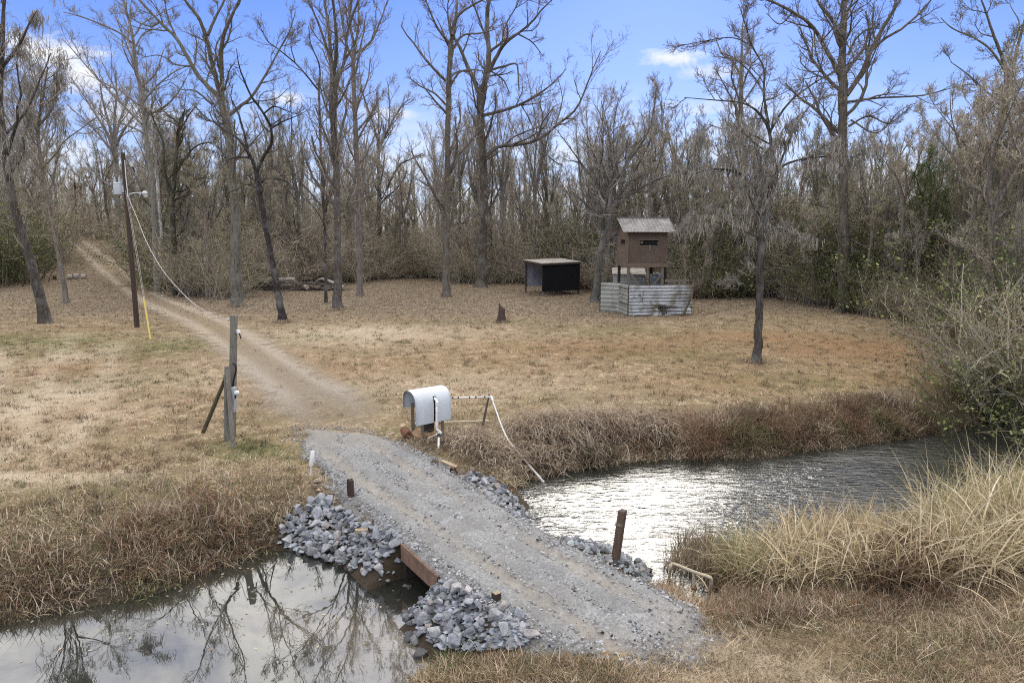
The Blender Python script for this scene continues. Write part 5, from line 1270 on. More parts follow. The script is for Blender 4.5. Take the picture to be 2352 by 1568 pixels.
# far bank of the stream: drooping bleached clumps then russet weeds
FB = [(905, 1015), (1000, 975), (1130, 985), (1250, 960), (1450, 935), (1650, 925), (1850, 905), (2050, 895), (2250, 900), (2420, 880), (2420, 925), (2200, 975), (2060, 1008), (1900, 1028), (1750, 1049), (1550, 1052), (1400, 1066), (1250, 1086), (1170, 1112), (1120, 1108), (1050, 1085), (960, 1045)]
q = scatter(FB, 15000, .5); eb = -sdpoly(q[:, 0], q[:, 1], wpoly(FB)); q = q[(rng.random(len(q)) < .06 + eb / 1.6 + .3 * nz(q[:, 0], q[:, 1], 1.7, 73)) | (sdpoly(q[:, 0], q[:, 1], STREAM) < .9)]; k = (sdpoly(q[:, 0], q[:, 1], STREAM) > -.25) & (sdpoly(q[:, 0], q[:, 1], ROAD) > .15); q = off_things(q[k]); N = len(q)
xf = np.clip((q[:, 0] - 3.5) / 6, 0, 1); cl = nz(q[:, 0], q[:, 1], 1.2, 81)
w_ = rng.random(N) < xf * .75
col = np.where(w_[:, None], pick([RUSSET, OLIVE, PINKTAN], [1.6, .8, .8], N), pick([PINKTAN, STRAW, OLIVE], [1.6, 1.2, .5], N))
dn = sdpoly(q[:, 0], q[:, 1], STREAM)
h_ = (.08 + .17 * np.clip(cl + .5, 0, 1.5)) * (1 + .5 * np.exp(-(dn / .8) ** 2)); col = col * (1 + .35 * np.clip(nz(q[:, 0], q[:, 1], 2.1, 82), -.8, .8))[:, None]
pt_ = nz(q[:, 0], q[:, 1], 1.0, 84); k = rng.random(N) < .45 + .8 * pt_; q, h_, col, pt_ = q[k], h_[k], col[k], pt_[k]; N = len(q); h_ = h_ * (1 + .6 * np.clip(pt_, 0, 1)); col = col * (1 + .35 * np.clip(nz(q[:, 0], q[:, 1], 1.4, 85), -1, 1))[:, None]
ch = [tufts(q, 9, h_, np.full(N, .10), col, .018, (.1, 1.2), (.4, 1.8), 4)]
def clump(px, py, n, h0, cols, az0=-1.9, rad=.35, w=.016, lean=(.1, .7), droop=(1.2, 2.5), azs=.9, r0=None):
    p = GP(px, py); xy = p[:2] + rng.normal(0, rad, (n, 2)); z_ = H(xy[:, 0], xy[:, 1])
    return blades(np.stack([xy[:, 0], xy[:, 1], z_], -1), h0 * rng.uniform(.55, 1.25, n), w * rng.uniform(.6, 1.5, n), rng.normal(az0, azs, n), rng.uniform(*lean, n), rng.uniform(*droop, n), 6, pickcol(cols, n, .25))
for (x, y, n, h0) in ((1100, 1015, 700, .8), (1135, 1040, 700, .75), (1165, 1070, 400, .6), (1235, 985, 900, 1.05), (1290, 985, 900, 1.1), (1345, 975, 800, 1.0), (1400, 975, 800, 1.0), (1455, 975, 500, .85), (1330, 1020, 600, .75), (1250, 1035, 500, .75), (1500, 985, 450, .8)):
    ch.append(clump(x + 12, y + 22, n // 4, h0 * .6, [(.12, .085, .06), (.17, .115, .075)], -1.5, .3))  # dark clump set below each pale one as painted undercut shade
    ch.append(clump(x, y, n, h0, [(.52, .43, .33), (.60, .51, .40), (.42, .335, .25), (.28, .215, .15)], -1.5 if x > 1200 else -1.2, .42))
for x in np.arange(1430, 2330, 42):
    y = np.interp(x, [1430, 1700, 1900, 2100, 2330], [1025, 1015, 995, 975, 920]); ch.append(clump(x + rng.normal(0, 10), y + rng.normal(0, 8), 260, rng.uniform(.3, .9), [RUSSET, PINKTAN, OLIVE, STRAW, [(.12, .08, .055), (.17, .11, .07)]][rng.integers(0, 5)], -1.6, .3, .016, (.0, .8), (.4, 2.0)))
    ch.append(clump(x + rng.normal(0, 14), y - 42 + rng.normal(0, 10), 170, rng.uniform(.25, .7), [RUSSET, [(.14, .09, .06), (.2, .13, .085)], PINKTAN][rng.integers(0, 3)], -1.6, .35, .014, (.0, .9), (.2, 1.4), 2.5))
grass('far_bank_grass', ch, 'bleached drooping grass and russet weeds overhanging the far bank of the stream')

# reeds on the near bank at the right
ch = []
for (pts, n, h0, cols, lean_, dr_) in (([(1660, 1345), (1690, 1290), (1800, 1262), (1950, 1245), (2080, 1235), (2230, 1195), (2420, 1140), (2480, 1300), (2200, 1350), (2050, 1360), (1800, 1365)], 6200, 1.0, [(.50, .40, .25), (.58, .475, .31), (.30, .26, .13), (.66, .56, .40), (.36, .30, .17), (.42, .31, .18), (.24, .17, .10)], (.0, .75), (.2, 2.3)),
                                   ([(2080, 1230), (2230, 1190), (2450, 1120), (2500, 1290), (2200, 1330)], 2300, 1.65, [(.54, .45, .28), (.64, .56, .39), (.40, .33, .19), (.30, .27, .13)], (.0, .6), (.3, 2.1)),
                                   ([(1520, 1330), (1560, 1290), (1640, 1290), (1670, 1330), (1640, 1345), (1560, 1345)], 1100, .65, [(.26, .20, .14), (.33, .26, .18), (.20, .16, .10)], (.0, .5), (.1, 1.2)),
                                   ([(1640, 1310), (1700, 1290), (1740, 1330), (1700, 1362)], 700, .9, [(.24, .23, .11), (.36, .31, .18)], (.0, .8), (.4, 1.8))):
    q = scatter(pts, n, .3); q = q[(sdpoly(q[:, 0], q[:, 1], ROAD) > .35)]; q = q[np.min([((q - G(a_, b_, WZ)[:2]) ** 2).sum(1) for a_, b_ in ((1594, 1376), (1626, 1372), (1600, 1350), (1610, 1395))], 0) > .45 ** 2]; n = len(q); z_ = np.maximum(H(q[:, 0], q[:, 1]), WZ - .2)
    ch.append(blades(np.stack([q[:, 0], q[:, 1], z_], -1), h0 * rng.uniform(.45, 1.25, n) * (1 + .28 * nz(q[:, 0], q[:, 1], 1.5, 95)), rng.uniform(.009, .026, n), rng.normal(.4, 1.6, n), rng.uniform(*lean_, n), rng.uniform(*dr_, n), 6, pickcol(cols, n, .25), .08))
q = scatter([(1660, 1350), (1690, 1290), (1800, 1262), (1950, 1245), (2080, 1235), (2230, 1195), (2420, 1140), (2480, 1300), (2200, 1350), (2050, 1362), (1800, 1370)], 3200, .3); N = len(q); ch.append(tufts(q, 7, rng.uniform(.2, .5, N), np.full(N, .12), pick([[(.14, .10, .06), (.20, .15, .09), (.26, .20, .12)], OLIVE], [2, .7], N), .014, (.1, 1.4), (.2, 1.8), 4, zoff=.02))
for (x, y, n, h0) in ((2060, 1330, 500, .7), (2090, 1290, 500, .75), (2030, 1345, 300, .5), (1760, 1345, 300, .45), (1880, 1335, 250, .5), (2180, 1320, 300, .6), (1700, 1350, 260, .45)): ch.append(clump(x, y, n, h0, [(.11, .075, .05), (.16, .10, .065), (.21, .14, .09)], -1.6, .3, .016, (.0, 1.0), (.3, 1.6), 2.5))
for (x, y, n, h0) in ((1720, 1320, 90, 1.1), (1850, 1310, 90, 1.2), (1960, 1300, 90, 1.2), (2150, 1290, 110, 1.5), (2260, 1280, 120, 1.7), (2330, 1250, 120, 1.8)): ch.append(clump(x, y, n, h0, [(.62, .54, .39), (.56, .47, .31)], -1.6, .45, .024, (.1, .9), (.8, 2.2), 2.5))
ch.append(clump(1830, 1345, 60, .8, [(.50, .45, .32), (.42, .38, .24)], -1.6, .12, .024, (.2, 1.0), (.8, 2.0), 1.6))
ch.append(clump(1800, 1330, 50, .8, [(.50, .45, .32), (.42, .38, .24)], -1.6, .12, .024, (.2, 1.0), (.8, 2.0), 1.6))
grass('reeds', ch, 'tall straw and green reeds on the near right bank of the stream', cat='reeds')

RAILP = [GP(1594, 1376)[:2], GP(1626, 1372)[:2], GP(1610, 1390)[:2], GP(1600, 1350)[:2]]
def off_rail(q): return q[np.min([((q - p) ** 2).sum(1) for p in RAILP], 0) > .36 ** 2]
# russet low weeds between reeds and grass, and the matted near grass
ch = []
q = scatter([(1490, 1350), (1560, 1320), (1660, 1345), (1800, 1362), (2050, 1350), (2200, 1340), (2300, 1320), (2250, 1375), (2050, 1405), (1850, 1420), (1640, 1425), (1540, 1400)], 3600, .3); q = off_rail(q[sdpoly(q[:, 0], q[:, 1], ROAD) > .1]); N = len(q)
ch.append(tufts(q, 8, rng.uniform(.10, .28, N), np.full(N, .08), pick([RUSSET, PINKTAN, OLIVE], [1.5, 1.1, .4], N) * (1 + .4 * np.clip(nz(q[:, 0], q[:, 1], 1.8, 97), -.8, .8))[:, None], .010, (.0, 1.3), (.2, 1.3), 3))
q = scatter([(2020, 1290), (2090, 1250), (2130, 1300), (2100, 1350), (2010, 1350)], 1200, .2); N = len(q)
ch.append(tufts(q, 8, rng.uniform(.25, .5, N), np.full(N, .1), pick([RUSSET], [1], N) * .8, .012, (.0, 1.0), (.2, 1.3), 3))
grass('russet_weeds', ch, 'low reddish brown weeds between the reeds and the mown foreground')
ch = []
NG = [(1420, 1500), (1620, 1420), (1750, 1405), (2050, 1395), (2300, 1340), (2500, 1290), (2700, 1400), (2700, 1700), (1000, 1700), (945, 1570), (1010, 1500), (1100, 1500), (1230, 1475), (1300, 1500)]
q = scatter(NG, 17000, 0); q = off_things(q[(sdpoly(q[:, 0], q[:, 1], ROAD) > .05 + rng.normal(0, .1, len(q))) & (sdpoly(q[:, 0], q[:, 1], POND) > .0)]); N = len(q)
_, gr, og, pale, _ = zone(q[:, 0], q[:, 1]); cl = nz(q[:, 0], q[:, 1], 2.4, 91); u_ = rng.random(N)
k = rng.random(N) > pale * .7; q, gr, og, cl, u_ = q[k], gr[k], og[k], cl[k], u_[k]; N = len(q)
col = pick([STRAW, PINKTAN], [2, 1], N, .25); col = np.where((u_ < gr * .7 + .08)[:, None], pick([OLIVE, GREEN], [2, 1], N), col); col = np.where((u_ > 1 - og * .5 - .10)[:, None], pick([RUSSET], [1], N), col)
ch.append(tufts(q, 8, .07 + .06 * np.clip(cl + .5, 0, 1.5), np.full(N, .07), col * (.75 + .25 * np.clip(cl + .6, 0, 1))[:, None], .008, (.3, 1.45), (.1, .9), 3))
q = scatter(NG, 700, 0); q = q[(sdpoly(q[:, 0], q[:, 1], ROAD) > .3) & (sdpoly(q[:, 0], q[:, 1], POND) > .1)]; N = len(q)
ch.append(tufts(q, 5, rng.uniform(.2, .5, N), np.full(N, .07), pick([STRAW], [1], N), .009, (.6, 1.5), (.0, .6), 4))
for (x, y, n, h0, cols) in ((1035, 1530, 130, .32, GREEN), (1010, 1560, 220, .3, STRAW), (970, 1575, 150, .3, STRAW), (1140, 1545, 150, .25, STRAW), (2290, 1480, 25, .7, STRAW), (2330, 1440, 20, .7, STRAW)): ch.append(clump(x, y, n, h0, cols, -1.5, .16, .012, (.1, .9), (.3, 1.5), 2.5))
q = scatter([(930, 1590), (980, 1545), (1060, 1520), (1250, 1500), (1420, 1520), (1450, 1600)], 2600, 0); q = q[sdpoly(q[:, 0], q[:, 1], ROAD) > .15]; N = len(q); ch.append(tufts(q, 7, rng.uniform(.08, .2, N), np.full(N, .07), pick([STRAW, RUSSET, OLIVE], [1.4, 1, .8], N), .009, (.1, 1.2), (.2, 1.2), 3))
grass('near_grass', ch, 'matted straw grass with green patches on the near bank')
q = scatter([(540, 1035), (560, 1005), (610, 1015), (610, 1050)], 60, 0); N = len(q)
ch = [tufts(q, 10, rng.uniform(.08, .17, N), np.full(N, .06), pick([GREEN, OLIVE], [1, 1.4], N), .012, (.0, .9), (.2, 1), 3)]
for (x, y, s) in ((1738, 832, 1.0), (648, 740, .7), (546, 704, 1.), (776, 712, .9), (926, 786, .5), (1152, 740, .6)):
    p = GP(x, y); q = p[:2] + rng.normal(0, .45 * s, (140, 2)); ch.append(tufts(q, 7, rng.uniform(.15, .4, 140) * s, np.full(140, .08), pick([PINKTAN, RUSSET, OLIVE], [1.5, 1, .5], 140), .014, (.0, 1), (.3, 1.5), 3))
grass('foot_grass', ch, 'rough grass left standing round posts and tree feet')

# fallen leaves at the edge of the wood
LF = np.array([(-52, 118), (-60, 60), (-30, 40), (-10, 40), (10, 42), (24, 36), (40, 30), (52, 42), (40, 62), (10, 80), (-20, 84), (-44, 90)])
q = scatter(LF, 70000, 1.2, world=True); lit = zone(q[:, 0], q[:, 1])[0]; td = sdline(q[:, 0], q[:, 1], TP2[:, :2])
q = q[(rng.random(len(q)) < lit * .95 + .06) & ((td > 1.7) | (rng.random(len(q)) < .3))]; N = len(q)
v = leafquads(np.stack([q[:, 0], q[:, 1], H(q[:, 0], q[:, 1]) + rng.uniform(.02, .10, N)], -1), rng.uniform(.07, .15, N), pickcol([(.30, .235, .17), (.22, .165, .115), (.38, .31, .235), (.15, .115, .085), (.46, .39, .31), (.27, .19, .125)], N, .25))
tag(build('leaf_litter', v[0], [v[1]], M_LEAF, None, v[2]), 'brown fallen leaves thick along the edge of the wood', 'leaves', kind='stuff')

# leaves drifting on the still pond
q = scatter([(0, 1450), (150, 1410), (420, 1345), (640, 1285), (760, 1330), (900, 1380), (940, 1480), (700, 1560), (200, 1600), (0, 1600)], 260, 0); q = q[(sdpoly(q[:, 0], q[:, 1], POND) < -.05) & (rng.random(len(q)) < .25 + .9 * np.exp(sdpoly(q[:, 0], q[:, 1], POND) / .6))]; N = len(q)
a_ = rng.uniform(0, 6.28, N); s_ = rng.uniform(.02, .05, N); d1 = np.stack([np.cos(a_) * s_, np.sin(a_) * s_, 0 * a_], -1); d2 = np.stack([-np.sin(a_) * s_ * .5, np.cos(a_) * s_ * .5, 0 * a_], -1); c_ = np.stack([q[:, 0], q[:, 1], np.full(N, WZ + .006)], -1)
tag(build('floating_leaves', np.stack([c_ - d1, c_ - d2, c_ + d1, c_ + d2], 1).reshape(-1, 3), [(np.arange(N) * 4)[:, None] + np.arange(4)], M_LEAF, None, np.repeat(pickcol([(.42, .36, .26), (.34, .27, .17), (.5, .45, .33)], N, .2), 4, 0)), 'pale fallen leaves drifting on the still pond', 'leaves', kind='stuff')
# ------------------------------------------------------------------ trees
GREYBARK, BROWNBARK, DARKBARK, PALEBARK = (.27, .242, .21), (.235, .20, .165), (.085, .073, .062), (.30, .28, .255)
MOSSY = (.19, .172, .135)
def limbs_from(traces, seed, jit=.45):
    r = np.random.default_rng(seed); base = GP(traces[0][0][0], traces[0][0][1]); Y0 = base[1]
    known = []; out = []
    for ti, tr in enumerate(traces):
        pts = []; rad = []
        if ti == 0: y = Y0; sl = r.uniform(-.06, .06)
        else:
            d = [((k[0] - tr[0][0]) ** 2 + (k[1] - tr[0][1]) ** 2, k[2]) for k in known]; y = min(d)[1]; sl = r.uniform(-jit, jit)
        for j, (px, py, w) in enumerate(tr):
            if j: y += sl * pxsize(math.hypot(px - tr[j - 1][0], py - tr[j - 1][1]), np.array([0, y, 3]))
            p = AT(px, py, y); pts.append(p); rad.append(pxsize(w, p) / 2 * .82)
            known.append((px, py, y))
            if j:
                for f in (.25, .5, .75): known.append((px * f + tr[j - 1][0] * (1 - f), py * f + tr[j - 1][1] * (1 - f), y))
        if ti == 0:                            # root flare
            b0_ = pts[0].copy(); u = pts[1] - pts[0]; L = np.linalg.norm(u)
            r1 = rad[0]; z_ = float(H(b0_[0], b0_[1]))
            pts = [np.array([b0_[0], b0_[1], z_ - .25]), np.array([b0_[0], b0_[1], z_ + .02]) , b0_ + u * min(.25, .7 / L)] + pts[1:]
            rad = [r1 * 1.45, r1 * 1.25, r1 * .88] + rad[1:]
        K = 44 if ti == 0 else 20
        P, R = resample(pts, rad, K)
        P[2:-1] += r.normal(0, .10, (K - 3, 3)) * R[2:-1, None]; R[2:-1] *= 1 + r.normal(0, .04, K - 3)
        out.append((P, R))
    for tr, (P, R) in list(zip(traces, out)):  # limbs that leave the picture go on above it
        if tr[-1][1] < 40 and R[-1] > .035:
            d0 = P[-1] - P[-3]; d0 /= np.linalg.norm(d0)
            for k in range(3):
                d = d0 + r.normal(0, .33, 3); d[2] = max(d[2], .45); q = [P[-2] if k else P[-1]]; L = r.uniform(5.5, 9.5) * min(1.15, .5 + R[-1] * 6)
                for m_ in range(4): d = d / np.linalg.norm(d) + r.normal(0, .14, 3); q.append(q[-1] + d / np.linalg.norm(d) * L / 4)
                out.append(resample(q, np.linspace(R[-1] * (.95 if k == 0 else .7), .02, 5), 20))
    return base, out

def crown_from(pl_trunk, pl_crown, r, limbs, barkc, twigc, n_per_m=.9, lf=(.36, .52, .52, .55), ang=(42, 40, 38, 36), nn=(7, 5, 2), upw=.35, trunk_t=.5, leaf=None, nleaf=0, maxl=6.0, wob=.16):
    P1, R1 = [], []
    for i, (P, R) in enumerate(limbs):
        L = np.linalg.norm(np.diff(P, axis=0), axis=1).sum()
        pl_trunk.tubes(P[None], R[None], 10 if i == 0 else 7, jitcol(barkc, 1, .06, .02, r))
        n = max(3, int(L * n_per_m * (.6 if i == 0 else 1)))
        p, q = grow(r, P[None], R[None], n, lf[0], ang[0], trunk_t if i == 0 else .12, 8, upw, wob, .55, .35, .8, maxl, .022)
        P1.append(p); R1.append(q)
    P1, R1 = np.vstack(P1), np.vstack(R1)
    pl_trunk.tubes(P1, R1, 4, jitcol(barkc, len(P1), .12, .03, r))
    P2, R2 = grow(r, P1, R1, nn[0], lf[1], ang[1], .15, 6, upw * .8, .2, .6, .35, .4, 3.5, .014)
    pl_crown.tubes(P2, R2, 3, jitcol(twigc, len(P2), .18, .04, r))
    P3, R3 = grow(r, P2, R2, nn[1], lf[2], ang[2], .15, 4, upw * .6, .2, .65, .4, .25, 1.8, .010)
    pl_crown.tubes(P3, R3, 3, jitcol(twigc, len(P3), .2, .05, r))
    P4, R4 = grow(r, P3, R3, nn[2], lf[3], ang[3], .2, 3, upw * .5, .2, .8, .6, .18, .9, .010)
    pl_crown.tubes(P4, R4, 3, jitcol(twigc, len(P4), .22, .06, r))
    if nleaf:
        i_ = r.integers(0, len(P4), nleaf); pp = P4[i_, r.integers(0, 3, nleaf)] + r.normal(0, .05, (nleaf, 3))
        pl_crown.add(*leafquads(pp, r.uniform(.04, .10, nleaf), pickcol(leaf, nleaf, .3, r), r=r))
    return P1, P2

def moss_on(root, base, r, P, n_cl, per=14, ln=(.35, 1.3), zmax=None, col=(.31, .29, .25)):
    n_cl = int(n_cl * .62); ln = (ln[0] * .6, ln[1] * .75); c = P[r.integers(0, len(P), n_cl), r.integers(1, P.shape[1], n_cl)]
    c = c[c[:, 2] > 4.5]
    if zmax is not None: c = c[c[:, 2] < zmax]
    n_cl = len(c)
    if n_cl < 60: return
    i_ = np.repeat(np.arange(n_cl), per); M = len(i_)
    pos = c[i_] + r.normal(0, 1, (M, 3)) * np.array([.20, .20, .10])
    hl = np.repeat(r.uniform(*ln, n_cl), per) * r.uniform(.4, 1.2, M)
    K = 6; w = np.empty((M, K, 3)); w[:, 0] = pos; lat = r.normal(0, .25, (M, 2))
    for k in range(1, K):
        lat = lat * .6 + r.normal(0, .28, (M, 2)); w[:, k, :2] = w[:, k - 1, :2] + lat * (hl / K)[:, None]; w[:, k, 2] = w[:, k - 1, 2] - hl / K
    fa = r.uniform(0, 6.28, M); wd = r.uniform(.02, .055, M)[:, None] * np.array([.5, 1.2, .9, 1.0, .6, .15])[None] * .5
    off = np.stack([np.cos(fa), np.sin(fa), 0 * fa], -1)[:, None] * wd[..., None]
    V = np.stack([w - off, w + off], 2).reshape(-1, 3); b0 = (np.arange(M) * K * 2)[:, None]; k2 = (np.arange(K - 1) * 2)[None]
    F_ = np.stack([b0 + k2, b0 + k2 + 1, b0 + k2 + 3, b0 + k2 + 2], -1).reshape(-1, 4); C = np.repeat(jitcol(col, M, .25, .03, r), K * 2, 0)
    pl = Plant(); pl.add(V, F_, C); pl.build('hanging_moss', M_MOSS, root, base, False)

def traced(name, label, traces, seed, bark=GREYBARK, twig=(.24, .21, .175), moss=0, mosskw=None, leaf=None, nleaf=0, sprouts=46, **kw):
    r = np.random.default_rng(seed)
    base, limbs = limbs_from(traces, seed)
    root = thing(name, base, label, 'tree')
    a, b_ = Plant(), Plant()
    P1, P2 = crown_from(a, b_, r, limbs, bark, twig, leaf=leaf, nleaf=nleaf, **kw)
    P, R = limbs[0]
    if sprouts:
        p1, r1 = grow(r, P[None], R[None] * .2, sprouts, .10, 70, .2, 5, -.05, .3, .5, .4, .7, 2.6, .010); b_.tubes(p1, r1, 3, jitcol(twig, len(p1), .2, .05, r))
        p2, r2 = grow(r, p1, r1, 6, .5, 50, .1, 4, .0, .3, .7, .5, .3, 1.3, .009); b_.tubes(p2, r2, 3, jitcol(twig, len(p2), .2, .05, r))
        nl = sprouts * 22; i_ = r.integers(0, len(p2), nl); b_.add(*leafquads(p2[i_, r.integers(1, 4, nl)] + r.normal(0, .08, (nl, 3)), r.uniform(.05, .12, nl), pickcol(leaf or TANLEAF, nl, .3, r), r=r))
    a.build('trunk', M_BARK, root, base); b_.build('crown', M_TWIG, root, base, False)
    if moss: moss_on(root, base, r, P2, moss, **(mosskw or {}))
    return root
def c1(*pts): return [(x * .51, y * .51, w * .51) for x, y, w in pts]              # traced on enlarged views of the photograph
def c2(*pts): return [(752.6 + x * .51, y * .51, w * .51) for x, y, w in pts]
def c3(*pts): return [(1505.3 + x * .51, y * .51, w * .51) for x, y, w in pts]
TANLEAF = [(.33, .28, .155), (.28, .245, .12), (.40, .345, .21), (.24, .21, .105)]
OLEAF = [(.26, .25, .10), (.33, .29, .13), (.38, .33, .17)]

traced('leaning_tree', 'thick mossy tree leaning left at the left end of the field', [c1((205, 1455, 66), (160, 1260, 50), (110, 1080, 44), (55, 880, 40), (15, 620, 34), (0, 400, 30), (12, 200, 26), (15, 60, 18), (30, -60, 12)), c1((10, 300, 22), (60, 240, 16), (100, 180, 13), (125, 120, 9), (165, 50, 5)), c1((5, 450, 20), (-60, 330, 16), (-120, 200, 12)), c1((30, 800, 20), (80, 740, 15), (110, 690, 9), (105, 620, 5))], 1, DARKBARK, moss=330, mosskw=dict(ln=(.5, 2.0)), leaf=OLEAF, nleaf=900, n_per_m=.8)
traced('slim_leaning_tree', 'slim moss hung tree leaning left just left of the dirt track', [c1((300, 1366, 32), (265, 1150, 24), (225, 950, 20), (195, 800, 18), (172, 600, 15), (195, 430, 12), (215, 300, 8)), c1((190, 760, 12), (120, 690, 9), (90, 590, 6)), c1((180, 560, 12), (240, 480, 8), (262, 380, 5)), c1((178, 620, 11), (130, 500, 8), (125, 400, 5))], 2, BROWNBARK, moss=240, mosskw=dict(ln=(.5, 1.8)), n_per_m=1.2)
traced('vase_tree', 'upright vase shaped bare tree where the track meets the wood', [c1((535, 1130, 40), (530, 900, 29), (521, 700, 27), (515, 640, 26)), c1((518, 680, 20), (470, 580, 13), (420, 500, 10), (370, 420, 7), (320, 350, 5)), c1((516, 660, 20), (490, 560, 14), (462, 450, 9), (450, 380, 6)), c1((515, 650, 20), (518, 520, 14), (525, 420, 9), (520, 330, 6)), c1((520, 660, 18), (555, 590, 13), (600, 530, 9), (650, 470, 6)), c1((519, 640, 16), (540, 540, 11), (580, 440, 8), (590, 360, 5)), c1((518, 700, 16), (440, 600, 9), (380, 540, 6), (300, 470, 4))], 3, GREYBARK, n_per_m=.9, upw=.5)
traced('tall_leaning_tree', 'tall grey tree leaning left behind the utility pole', [c1((712, 1312, 46), (700, 1000, 33), (685, 800, 30), (655, 600, 26), (640, 450, 22), (610, 280, 18), (595, 150, 15), (560, 20, 10), (550, -80, 7)), c1((640, 560, 15), (520, 440, 11), (400, 310, 8), (340, 240, 6), (285, 180, 4)), c1((600, 200, 13), (540, 150, 10), (430, 100, 8), (360, 75, 6), (285, 55, 4)), c1((608, 215, 11), (650, 150, 8), (720, 125, 5), (790, 90, 3)), c1((660, 520, 14), (740, 480, 10), (800, 420, 8), (840, 350, 5)), c1((630, 400, 12), (700, 330, 8), (735, 230, 5)), c1((650, 600, 12), (560, 560, 8), (470, 560, 5), (420, 500, 3))], 4, GREYBARK, leaf=TANLEAF, nleaf=700, n_per_m=.8)
traced('great_forked_tree', 'huge grey forked tree with green tinged limbs behind the crooked dark tree', [c1((1070, 1378, 72), (1062, 1200, 56), (1060, 1000, 50), (1045, 750, 44), (1030, 600, 42), (1000, 470, 38), (990, 420, 36)), c1((992, 440, 30), (960, 410, 26), (900, 350, 23), (850, 270, 21), (800, 180, 19), (720, 100, 16), (640, 15, 13), (590, -40, 10)), c1((992, 430, 28), (960, 300, 24), (930, 180, 22), (900, 90, 19), (850, 25, 15), (815, -30, 12)), c1((1000, 450, 27), (1000, 330, 24), (998, 200, 22), (1030, 100, 18), (1080, 0, 14), (1100, -60, 10)), c1((935, 160, 18), (970, 80, 14), (1010, 0, 11), (1020, -60, 8)), c1((1020, 530, 20), (1080, 480, 17), (1130, 440, 15), (1200, 330, 12), (1260, 220, 9), (1300, 150, 7), (1330, 60, 4)), c1((865, 300, 12), (790, 290, 8), (720, 250, 6), (640, 260, 4)), c1((955, 470, 14), (880, 410, 9), (820, 405, 6), (770, 370, 4)), c1((800, 180, 12), (760, 90, 9), (740, 0, 6)), c1((720, 100, 10), (680, 120, 7), (620, 100, 5), (540, 50, 3)), c1((1010, 560, 14), (940, 540, 9), (880, 480, 6))], 5, MOSSY, (.22, .20, .15), leaf=OLEAF, nleaf=2200, n_per_m=.75, maxl=5, trunk_t=.6)
traced('crooked_dark_tree', 'crooked nearly black tree with zigzag limbs in front of the brush heap', [c1((1272, 1442, 46), (1230, 1200, 33), (1190, 980, 29), (1165, 850, 28), (1155, 770, 25)), c1((1155, 780, 20), (1130, 710, 18), (1090, 645, 16), (1040, 600, 12), (970, 555, 8), (940, 500, 5)), c1((1120, 700, 16), (1105, 620, 14), (1085, 550, 12), (1070, 500, 9), (1040, 440, 6), (1050, 380, 4)), c1((1158, 770, 20), (1190, 700, 17), (1225, 640, 16), (1215, 560, 14), (1180, 500, 13), (1130, 430, 11), (1095, 350, 9), (1075, 290, 7), (1065, 220, 4)), c1((1168, 830, 14), (1210, 800, 11), (1290, 820, 8), (1340, 860, 6), (1370, 900, 3)), c1((1218, 580, 11), (1270, 550, 8), (1330, 525, 5), (1380, 500, 3)), c1((1190, 510, 10), (1235, 480, 8), (1290, 500, 5), (1340, 515, 3)), c1((1120, 710, 12), (1060, 710, 8), (1000, 730, 5)), c1((1165, 850, 10), (1110, 830, 6), (1060, 860, 3))], 6, (.045, .04, .036), (.09, .08, .068), sprouts=0, n_per_m=.8, lf=(.28, .5, .5, .5), nn=(4, 3, 2), maxl=2.6, wob=.3, trunk_t=.75)
traced('thin_dark_tree', 'thin dark trunked tree close left of the thick grey trunk', [c1((1468, 1362, 21), (1465, 1100, 15), (1445, 700, 13), (1436, 400, 12), (1425, 380, 11)), c1((1436, 410, 11), (1380, 340, 9), (1330, 285, 8), (1250, 220, 7), (1200, 180, 5), (1160, 90, 3)), c1((1436, 400, 10), (1440, 300, 8), (1400, 200, 6), (1390, 120, 4)), c1((1330, 285, 6), (1310, 200, 5), (1330, 120, 3))], 7, DARKBARK, n_per_m=.9, moss=60, trunk_t=.3)
traced('thick_grey_tree', 'thick straight grey trunk crowned by steep rising limbs', [c1((1522, 1392, 58), (1521, 1250, 44), (1520, 1000, 39), (1510, 700, 36), (1500, 450, 36), (1500, 330, 34)), c1((1500, 360, 26), (1490, 250, 22), (1480, 130, 17), (1460, 0, 13), (1450, -60, 9)), c1((1500, 350, 25), (1515, 220, 20), (1510, 100, 17), (1495, -20, 13)), c1((1505, 400, 22), (1550, 280, 17), (1565, 150, 15), (1600, 40, 12), (1640, -50, 8)), c1((1495, 300, 18), (1450, 150, 13), (1410, 50, 10), (1370, -30, 7)), c1((1505, 500, 14), (1560, 400, 10), (1600, 300, 7)), c1((1500, 560, 14), (1460, 460, 10), (1440, 380, 6))], 8, (.15, .13, .108), moss=140, mosskw=dict(zmax=12), n_per_m=.9, upw=.6, trunk_t=.35)
traced('twin_stem_tree', 'tall brown trunk beside the thick grey one, forking high up', [c2((145, 1332, 40), (143, 1150, 33), (140, 900, 30), (125, 600, 27), (115, 300, 23), (125, 200, 20)), c2((122, 240, 17), (160, 220, 14), (200, 180, 12), (240, 90, 9), (270, 0, 6), (290, -50, 4)), c2((120, 210, 17), (100, 100, 13), (105, 0, 10), (120, -60, 7)), c2((118, 280, 14), (80, 180, 10), (60, 60, 8), (45, -20, 5)), c2((125, 600, 13), (190, 520, 9), (235, 440, 6)), c2((124, 210, 13), (140, 100, 10), (135, 0, 7))], 9, BROWNBARK, leaf=TANLEAF, nleaf=700, moss=120, mosskw=dict(zmax=13), n_per_m=.9, upw=.5, trunk_t=.3)
